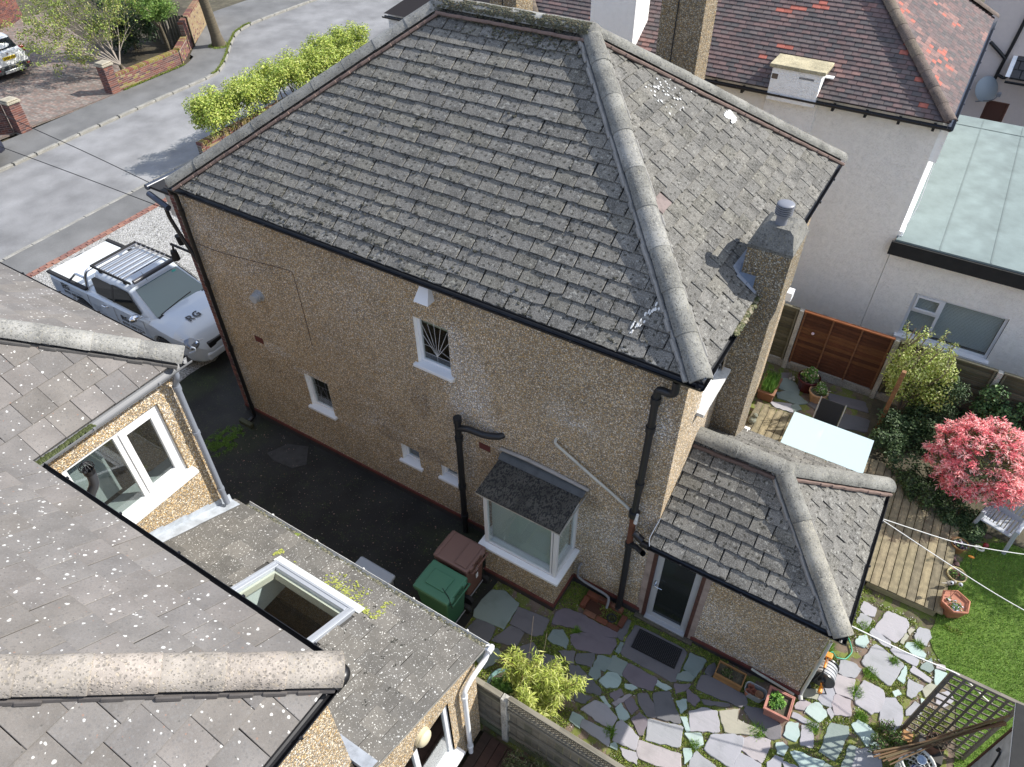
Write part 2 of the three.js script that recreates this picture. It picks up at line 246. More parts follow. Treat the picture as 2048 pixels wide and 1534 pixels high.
function merge(list) {
  list = list.map(clean); const anyC = list.some(g => g.attributes.color);
  if (anyC) for (const g of list) if (!g.attributes.color) g.setAttribute('color', new THREE.BufferAttribute(new Float32Array(g.attributes.position.count * 3).fill(1), 3));
  return list.length === 1 ? list[0] : mergeGeometries(list);
}
const bx = (x0, x1, y0, y1, z0, z1) => { const g = new THREE.BoxGeometry(Math.abs(x1 - x0), Math.abs(y1 - y0), Math.abs(z1 - z0)); g.translate((x0 + x1) / 2, (y0 + y1) / 2, (z0 + z1) / 2); return metreUV(g); };
function rbx(x0, x1, y0, y1, z0, z1, r = 0.01, s = 2) { const g = new RoundedBoxGeometry(Math.abs(x1 - x0), Math.abs(y1 - y0), Math.abs(z1 - z0), s, r); g.translate((x0 + x1) / 2, (y0 + y1) / 2, (z0 + z1) / 2); return metreUV(g); }
function cyl(a, b, r0, r1 = r0, seg = 12, open = false) {
  const A = V3(...a), B = V3(...b), d = B.clone().sub(A), g = new THREE.CylinderGeometry(r1, r0, d.length(), seg, 1, open);
  g.translate(0, d.length() / 2, 0); g.applyQuaternion(new THREE.Quaternion().setFromUnitVectors(V3(0, 1, 0), d.normalize())); g.translate(A.x, A.y, A.z); return clean(g);
}
function tube(pts, r, seg = 8, n = 0, closed = false) { const c = new THREE.CatmullRomCurve3(pts.map(p => V3(...p)), closed, 'catmullrom', 0.3); return clean(new THREE.TubeGeometry(c, n || pts.length * 6, r, seg, closed)); }
function poly(pts, y0, y1) {                     // prism over a polygon of [x,z]
  const s = new THREE.Shape(pts.map(p => new THREE.Vector2(p[0], -p[1]))), g = new THREE.ExtrudeGeometry(s, { depth: y1 - y0, bevelEnabled: false }); g.rotateX(-Math.PI / 2); g.translate(0, y0, 0); return metreUV(g);
}
function sheet(x0, x1, z0, z1, y, step, colour) {  // horizontal grid with vertex colours
  const nx = Math.max(1, Math.round((x1 - x0) / step)), nz = Math.max(1, Math.round((z1 - z0) / step)), P = [], C = [], U = [], I = [];
  for (let j = 0; j <= nz; j++) for (let i = 0; i <= nx; i++) { const x = lerp(x0, x1, i / nx), z = lerp(z0, z1, j / nz); P.push(x, y, z); U.push(x, z); C.push(...(colour ? colour(x, z) : [1, 1, 1])); }
  for (let j = 0; j < nz; j++) for (let i = 0; i < nx; i++) { const a = j * (nx + 1) + i, b = a + 1, c = a + nx + 1, d = c + 1; I.push(a, c, b, b, c, d); }
  const g = new THREE.BufferGeometry(); g.setAttribute('position', new THREE.Float32BufferAttribute(P, 3)); g.setAttribute('uv', new THREE.Float32BufferAttribute(U, 2)); g.setAttribute('color', new THREE.Float32BufferAttribute(C, 3)); g.setIndex(I); g.computeVertexNormals(); return g;
}
function quadSheet(rows, colour) {               // rows of [x,y,z] points
  const P = [], C = [], U = [], I = [], n = rows[0].length;
  for (const r of rows) for (const p of r) { P.push(...p); U.push(p[0], p[2]); C.push(...(colour ? colour(p[0], p[2]) : [1, 1, 1])); }
  for (let j = 0; j + 1 < rows.length; j++) for (let i = 0; i + 1 < n; i++) { const a = j * n + i, b = a + 1, c = a + n, d = c + 1; I.push(a, c, b, b, c, d); }
  const g = new THREE.BufferGeometry(); g.setAttribute('position', new THREE.Float32BufferAttribute(P, 3)); g.setAttribute('uv', new THREE.Float32BufferAttribute(U, 2)); g.setAttribute('color', new THREE.Float32BufferAttribute(C, 3)); g.setIndex(I); g.computeVertexNormals(); return g;
}
// upright wall face: origin O, horizontal direction U, up is y; holes [u0,u1,v0,v1]; vertex colours by col(u,v)
function wallFace(O, U, w, h, holes = [], col = null, step = 0.14, top = null) {
  const us = new Set([0, w]), vs = new Set([0, h]); holes.forEach(q => { us.add(q[0]); us.add(q[1]); vs.add(q[2]); vs.add(q[3]); });
  const fill = s => { const a = [...s].filter(v => v >= 0).sort((p, q) => p - q), o = []; for (let i = 0; i + 1 < a.length; i++) { const n = Math.max(1, Math.round((a[i + 1] - a[i]) / step)); for (let k = 0; k < n; k++) o.push(lerp(a[i], a[i + 1], k / n)); } o.push(a[a.length - 1]); return o; };
  const uu = fill(us), vv = fill(vs), P = [], C = [], T2 = [], I = [];
  for (const v of vv) for (const u of uu) { const y = top ? v / h * top(u) : v; P.push(O[0] + U[0] * u, O[1] + y, O[2] + U[2] * u); T2.push(u + O[0] * 0.37 + O[2] * 0.61, y + O[1]); C.push(...(col ? col(u, y) : [1, 1, 1])); }
  const n = uu.length;
  for (let j = 0; j + 1 < vv.length; j++) for (let i = 0; i + 1 < n; i++) { const cu = (uu[i] + uu[i + 1]) / 2, cv = (vv[j] + vv[j + 1]) / 2; if (holes.some(q => cu > q[0] && cu < q[1] && cv > q[2] && cv < q[3])) continue; const a = j * n + i, b = a + 1, c = a + n, d = c + 1; I.push(a, b, d, a, d, c); }
  const g = new THREE.BufferGeometry(); g.setAttribute('position', new THREE.Float32BufferAttribute(P, 3)); g.setAttribute('uv', new THREE.Float32BufferAttribute(T2, 2)); g.setAttribute('color', new THREE.Float32BufferAttribute(C, 3)); g.setIndex(I); g.computeVertexNormals(); return clean(g);
}
// ------------------------------------------------------------------ scene objects
const used = {};
function numbered(n) { if (used[n] === undefined) { used[n] = 0; return n; } used[n]++; return n + '_' + String(used[n]).padStart(3, '0'); }
function shadow(m) { m.castShadow = m.receiveShadow = true; return m; }
function part(name, geo, m, parent) {            // geo in world metres, or in the thing's own frame when the thing says so
  const o = shadow(new THREE.Mesh(Array.isArray(geo) ? merge(geo) : clean(geo), m)); o.name = name;
  if (parent.isGroup && !parent.userData.own) o.position.copy(parent.position).negate();
  parent.add(o); return o;
}
function thing(name, label, category, base = [0, 0, 0], group = null, own = false, turn = 0) {
  const g = new THREE.Group(); g.name = numbered(name); g.position.set(...base); g.rotation.y = turn; g.userData = { label, category, own }; if (group) g.userData.group = group; scene.add(g); return g;
}
function single(name, geo, m, label, category, group) { const o = shadow(new THREE.Mesh(Array.isArray(geo) ? merge(geo) : clean(geo), m)); o.name = numbered(name); o.userData = { label, category }; if (group) o.userData.group = group; scene.add(o); return o; }
function struct(name, geo, m, label) { const o = shadow(new THREE.Mesh(Array.isArray(geo) ? merge(geo) : clean(geo), m)); o.name = numbered(name); o.userData = { kind: 'structure' }; if (label) o.userData.label = label; scene.add(o); return o; }
function stuff(name, geo, m, label, category, parent = scene) { const o = shadow(new THREE.Mesh(Array.isArray(geo) ? merge(geo) : clean(geo), m)); o.name = parent === scene ? numbered(name) : name; o.userData = { kind: 'stuff' }; if (label) o.userData.label = label; if (category && parent === scene) o.userData.category = category; if (parent.isGroup && !parent.userData.own) o.position.copy(parent.position).negate(); parent.add(o); return o; }

// ------------------------------------------------------------------ roofs made of single tiles
function clipPoly(P, Q) {                         // Sutherland-Hodgman, Q convex counter-clockwise
  for (let i = 0; i < Q.length && P.length; i++) {
    const a = Q[i], b = Q[(i + 1) % Q.length], side = p => (b[0] - a[0]) * (p[1] - a[1]) - (b[1] - a[1]) * (p[0] - a[0]), out = [];
    for (let k = 0; k < P.length; k++) { const p = P[k], q = P[(k + 1) % P.length], sp = side(p), sq = side(q); if (sp >= 0) out.push(p); if ((sp >= 0) !== (sq >= 0)) { const t = sp / (sp - sq); out.push([lerp(p[0], q[0], t), lerp(p[1], q[1], t)]); } }
    P = out;
  }
  return P;
}
// a tile in its own frame: x across, y up the slope, z off the slope; P is its outline
function tileGeo(P, ex, th, R, rough, uo, vo) {
  const zt = y => th * (2 - y / ex), pos = [], uv = [], n = P.length, ch = Math.min(0.006, th * 0.4);
  const Q = P.map(p => [p[0] + (R() - 0.5) * rough, p[1] + (R() - 0.5) * rough * 1.4 * (p[1] < 0.01 ? 1 : 0)]);
  const top = Q.map(p => [p[0], p[1], zt(p[1]) + (R() - 0.5) * rough * 0.3]);
  const tri = (a, b, c) => { for (const q of [a, b, c]) { pos.push(...q); uv.push(q[0] + uo, q[1] + vo + q[2]); } };
  const cx = top.reduce((s, p) => s + p[0], 0) / n, cy = top.reduce((s, p) => s + p[1], 0) / n;
  const inn = top.map(p => { const dx = cx - p[0], dy = cy - p[1]; return [p[0] + Math.sign(dx) * Math.min(ch, Math.abs(dx) * 0.3), p[1] + Math.sign(dy) * Math.min(ch, Math.abs(dy) * 0.3), p[2]]; });
  const rim = top.map(p => [p[0], p[1], p[2] - ch * 0.8]);
  for (let i = 1; i + 1 < n; i++) tri(inn[0], inn[i], inn[i + 1]);
  for (let i = 0; i < n; i++) { const j = (i + 1) % n, lo = p => [p[0], p[1], Math.max(0, zt(p[1]) - th * 1.05)]; tri(rim[i], rim[j], inn[j]); tri(rim[i], inn[j], inn[i]); tri(lo(rim[i]), lo(rim[j]), rim[j]); tri(lo(rim[i]), rim[j], rim[i]); }
  const g = new THREE.BufferGeometry(); g.setAttribute('position', new THREE.Float32BufferAttribute(pos, 3)); g.setAttribute('uv', new THREE.Float32BufferAttribute(uv, 2)); g.computeVertexNormals(); return g;
}
// s: {O,U,V,poly,tw,ex,th,gap,rough,mats,shift,pickMat}; returns tiles as {geo, mat, m4, c}
function slopeTiles(s, seed) {
  const R = rng(seed), U = V3(...s.U), Vv = V3(...s.V), N = V3().crossVectors(U, Vv).normalize(), O = V3(...s.O), out = [];
  const us = s.poly.map(p => p[0]), vs = s.poly.map(p => p[1]), u0 = Math.min(...us), u1 = Math.max(...us), v1 = Math.max(...vs), len = s.ex * 1.16, gap = s.gap ?? 0.006;
  const variants = []; for (let i = 0; i < 18; i++) { const w = s.tw - gap; const P = [[0, 0], [w, 0], [w, len], [0, len]]; if (s.rough > 0.008) { P.splice(1, 0, ...[0.2, 0.42, 0.63, 0.83].map(q => [w * (q + 0.06 * (R() - 0.5)), 0.009 * R()])); if (i % 5 === 3) P.splice(5, 1, [w - 0.035, 0.004], [w, 0.026]); if (i % 6 === 4) P.splice(0, 1, [0, 0.02], [0.03, 0.003]); } variants.push(tileGeo(P, s.ex, s.th, R, s.rough, R() * 5, R() * 5)); }
  for (let r = 0, v = 0; v < v1 - 0.02; r++, v = r * s.ex) {
    const sh = (r % 2) * s.tw / 2 + (s.shift || 0) + (R() - 0.5) * 0.03;
    for (let c = Math.floor((u0 - sh) / s.tw) - 1; c * s.tw + sh < u1; c++) {
      const ua = c * s.tw + sh + (R() - 0.5) * s.rough, w = s.tw - gap, rect = [[ua, v], [ua + w, v], [ua + w, v + len], [ua, v + len]], cp = clipPoly(rect, s.poly);
      if (cp.length < 3) continue;
      let ar = 0; for (let k = 0; k < cp.length; k++) { const p = cp[k], q = cp[(k + 1) % cp.length]; ar += p[0] * q[1] - p[1] * q[0]; } ar = Math.abs(ar) / 2; if (ar < 0.0015) continue;
      const full = ar > 0.999 * w * len || (v + len > v1 && 0);
      const m = new THREE.Matrix4().makeBasis(U, Vv, N), jit = new THREE.Matrix4().makeRotationFromEuler(new THREE.Euler((R() - 0.5) * s.rough * 1.2, (R() - 0.5) * s.rough * 1.2, (R() - 0.5) * s.rough * 1.6));
      m.setPosition(O.clone().addScaledVector(U, ua).addScaledVector(Vv, v + (R() - 0.5) * s.rough * 0.8).addScaledVector(N, R() * s.rough * 0.5)); m.multiply(jit);
      const geo = full ? variants[Math.floor(R() * variants.length)] : tileGeo(cp.map(p => [p[0] - ua, p[1] - v]), s.ex, s.th, R, 0, R() * 5, R() * 5);
      const ct = O.clone().addScaledVector(U, ua + w / 2).addScaledVector(Vv, v + s.ex / 2);
      out.push({ geo, m4: m, c: ct, mat: (s.pickMat && s.pickMat(ct, R, r, c)) || s.mats[Math.floor(R() * s.mats.length)], name: s.name || 'tile', hid: s.hidden });
    }
  }
  return out;
}
const fwd = new THREE.Vector3(); camera.updateMatrixWorld(true); camera.updateProjectionMatrix(); camera.getWorldDirection(fwd);
function inView(p, pad = 1.06) { const q = p.clone().project(camera); return q.z < 1 && Math.abs(q.x) < pad && Math.abs(q.y) < pad; }
function placeTiles(tiles, parent, name, limit = 300) {
  const vis = tiles.filter(t => !t.hid && inView(t.c)).sort((a, b) => a.c.distanceTo(camera.position) - b.c.distanceTo(camera.position)), keep = new Set(vis.slice(0, limit)), rest = {}, off = V3(); parent.updateWorldMatrix(true, false); off.setFromMatrixPosition(parent.matrixWorld);
  for (const t of tiles) {
    if (keep.has(t)) { const o = shadow(new THREE.Mesh(t.geo, t.mat)); o.name = name; const q = new THREE.Quaternion(), p = V3(), sc = V3(); t.m4.decompose(p, q, sc); o.position.copy(p).sub(off); o.quaternion.copy(q); parent.add(o); }
    else { const k = t.mat.uuid; (rest[k] = rest[k] || { m: t.mat, l: [] }).l.push(t.geo.clone().applyMatrix4(t.m4)); }
  }
  const gs = Object.values(rest); if (!gs.length) return;
  // the remaining tiles: one part with one material group per tone
  const merged = gs.map(g => merge(g.l)), g = mergeGeometries(merged, true), o = shadow(new THREE.Mesh(g, gs.map(q => q.m))); o.name = name + '_field'; o.userData = { kind: 'stuff' }; o.position.copy(off).negate(); parent.add(o);
}
// half-round ridge or hip tiles along a line a->b
function ridgeRun(a, b, nA, nB, r, len, m, parent, name = 'ridge_tile', seed = 1, lift = 0) {
  const R = rng(seed), A = V3(...a), B = V3(...b), D = B.clone().sub(A), L = D.length(); D.normalize();
  const up = V3(...nA).add(V3(...nB)); up.addScaledVector(D, -up.dot(D)).normalize(); const S = V3().crossVectors(D, up), n = Math.max(1, Math.round(L / len)), l = L / n;
  const off = V3(); parent.updateWorldMatrix(true, false); off.setFromMatrixPosition(parent.matrixWorld);
  for (let i = 0; i < n; i++) {
    const pos = [], uv = [], I = [], seg = 10, r0 = r * (1.02 + 0.03 * (R() - 0.5)), r1 = r * (0.985 + 0.03 * (R() - 0.5)), uo = R() * 4, sp = 1.42, rows = [[0, r0 - 0.02], [0, r0], [0.012, r0 + 0.003], [l * 0.5, (r0 + r1) / 2], [l * 1.02, r1]];
    rows.forEach(([t, q], j) => { for (let k = 0; k <= seg; k++) { const an = -sp + 2 * sp * k / seg, fl = 0.86; pos.push(Math.sin(an) * q, Math.cos(an) * q * fl, t); uv.push(an * r + uo, t + i * l + j * 0.004); } });
    for (let j = 0; j + 1 < rows.length; j++) for (let k = 0; k < seg; k++) { const p = j * (seg + 1) + k; I.push(p, p + 1, p + seg + 2, p, p + seg + 2, p + seg + 1); }
    const g = new THREE.BufferGeometry(); g.setAttribute('position', new THREE.Float32BufferAttribute(pos, 3)); g.setAttribute('uv', new THREE.Float32BufferAttribute(uv, 2)); g.setIndex(I); g.computeVertexNormals();
    const o = shadow(new THREE.Mesh(g, Array.isArray(m) ? m[Math.floor(R() * m.length)] : m)); o.name = name;
    const mm = new THREE.Matrix4().makeBasis(S, up, D.clone().negate().negate()); const q = new THREE.Quaternion().setFromRotationMatrix(mm.determinant() < 0 ? new THREE.Matrix4().makeBasis(S.clone().negate(), up, D) : mm);
    o.quaternion.copy(q).multiply(new THREE.Quaternion().setFromEuler(new THREE.Euler((R() - 0.5) * 0.012, (R() - 0.5) * 0.012, (R() - 0.5) * 0.03)));
    o.position.copy(A).addScaledVector(D, i * l).addScaledVector(up, lift - r * 0.28).sub(off); parent.add(o);
  }
}
// strips of bedding mortar along both sides of a ridge or hip
function bedding(a, b, up, r, drop, m, parent, seed = 1) {
  const R = rng(seed), A = V3(...a), B = V3(...b), D = B.clone().sub(A).normalize(), Uv = V3(...up); Uv.addScaledVector(D, -Uv.dot(D)).normalize(); const S = V3().crossVectors(D, Uv), L = A.distanceTo(B), g = [];
  for (const s of [-1, 1]) for (let t = 0.05; t < L - 0.1; t += 0.13) { const w = 0.15 + 0.04 * R(), p = A.clone().addScaledVector(D, t + w / 2).addScaledVector(S, s * (r + (R() - 0.5) * 0.03)).addScaledVector(Uv, -drop), q = new RoundedBoxGeometry(0.06 + 0.03 * R(), 0.05, w + 0.012, 1, 0.015); const mm = new THREE.Matrix4().makeBasis(S, Uv, D); if (mm.determinant() < 0) mm.makeBasis(S.clone().negate(), Uv, D); q.applyMatrix4(new THREE.Matrix4().makeRotationZ(s * -0.3)); q.applyMatrix4(mm); q.translate(p.x, p.y, p.z); g.push(metreUV(q)); }
  return part('mortar', g, m, parent);
}
const N3 = (...a) => V3(...a).normalize().toArray();
// half-round gutter from a to b (outer lip away from the wall = dir)
function gutter(a, b, dir, r, m, parent, name = 'gutter') {
  const A = V3(...a), B = V3(...b), D = B.clone().sub(A), L = D.length(); D.normalize(); const out = V3(...dir), pos = [], I = [], seg = 8, Y = V3(0, 1, 0);
  for (const t of [0, L]) for (const q of [r, r - 0.006]) for (let k = 0; k <= seg; k++) { const an = Math.PI * k / seg, p = A.clone().addScaledVector(D, t).addScaledVector(out, -Math.cos(an) * q).addScaledVector(Y, -Math.sin(an) * q); pos.push(p.x, p.y, p.z); }
  const n = seg + 1, W = (r0, r1) => { for (let k = 0; k < seg; k++) I.push(r0 * n + k, r0 * n + k + 1, r1 * n + k + 1, r0 * n + k, r1 * n + k + 1, r1 * n + k); }; W(0, 2); W(1, 3); W(0, 1); W(2, 3); I.push(seg, n + seg, 3 * n + seg, seg, 3 * n + seg, 2 * n + seg, 0, n, 3 * n, 0, 3 * n, 2 * n);
  const g = new THREE.BufferGeometry(); g.setAttribute('position', new THREE.Float32BufferAttribute(pos, 3)); g.setIndex(I); const lst = [clean(g)];
  for (let t = 0.5; t < L; t += 0.9) { const p = A.clone().addScaledVector(D, t), q = p.clone().addScaledVector(out, r * 1.04); lst.push(bx(q.x - 0.012, q.x + 0.012, q.y - 0.02, q.y + 0.008, q.z - 0.012, q.z + 0.012)); }
  const o = part(name, lst, m, parent); o.geometry.computeVertexNormals(); return o;
}
// window filling a hole in a wall: c = lower left corner of the hole, U along the wall, out = outward normal
function windowUnit(parent, name, c, U, out, w, h, o = {}) {
  const { rec = 0.08, fr = 0.055, sillOut = 0.07, sillDrop = 0.05, frameMat = K.white, pane = K.glass, mull = [], trans = [], sill = true, sillExt = 0.06, depth = 0.05 } = o;
  const B = new THREE.Matrix4().makeBasis(V3(...U), V3(0, 1, 0), V3(...out)); B.setPosition(...c); const place = g => g.applyMatrix4(B);
  const det = B.determinant() < 0; const fix = g => { if (det) { const p = g.attributes.position; for (const k of ['position', 'normal', 'uv']) { const a = g.attributes[k], s = a.itemSize; for (let i = 0; i < a.count; i += 3) for (let q = 0; q < s; q++) { const x = a.array[(i + 1) * s + q]; a.array[(i + 1) * s + q] = a.array[(i + 2) * s + q]; a.array[(i + 2) * s + q] = x; } } } return g; };
  const mk = l => fix(place(merge(l)));
  const F = [rbx(0, fr, 0, h, -rec - depth, -rec, 0.006, 1), rbx(w - fr, w, 0, h, -rec - depth, -rec, 0.006, 1), rbx(fr, w - fr, 0, fr, -rec - depth, -rec, 0.006, 1), rbx(fr, w - fr, h - fr, h, -rec - depth, -rec, 0.006, 1)];
  for (const x of mull) F.push(rbx(x - fr / 2, x + fr / 2, fr, h - fr, -rec - depth, -rec + 0.003, 0.006, 1));
  for (const [x0, x1, y] of trans) F.push(rbx(x0, x1, y - fr / 2, y + fr / 2, -rec - depth, -rec + 0.002, 0.006, 1));
  const f = part(name, mk(F), frameMat, parent);
  part('pane', mk([bx(fr * 0.8, w - fr * 0.8, fr * 0.8, h - fr * 0.8, -rec - depth * 0.6, -rec - depth * 0.6 + 0.006)]), pane, f);
  if (o.reveal) part('reveal', mk([bx(-0.001, 0.004, 0, h, -rec, -0.002), bx(w - 0.004, w + 0.001, 0, h, -rec, -0.002), bx(0.004, w - 0.004, h - 0.004, h + 0.001, -rec, -0.002)]), o.reveal, f);
  if (sill) part('sill', mk([rbx(-sillExt, w + sillExt, -sillDrop, 0.012, -rec, sillOut, 0.008, 1)]), o.sillMat || frameMat, f);
  return { f, mk };
}
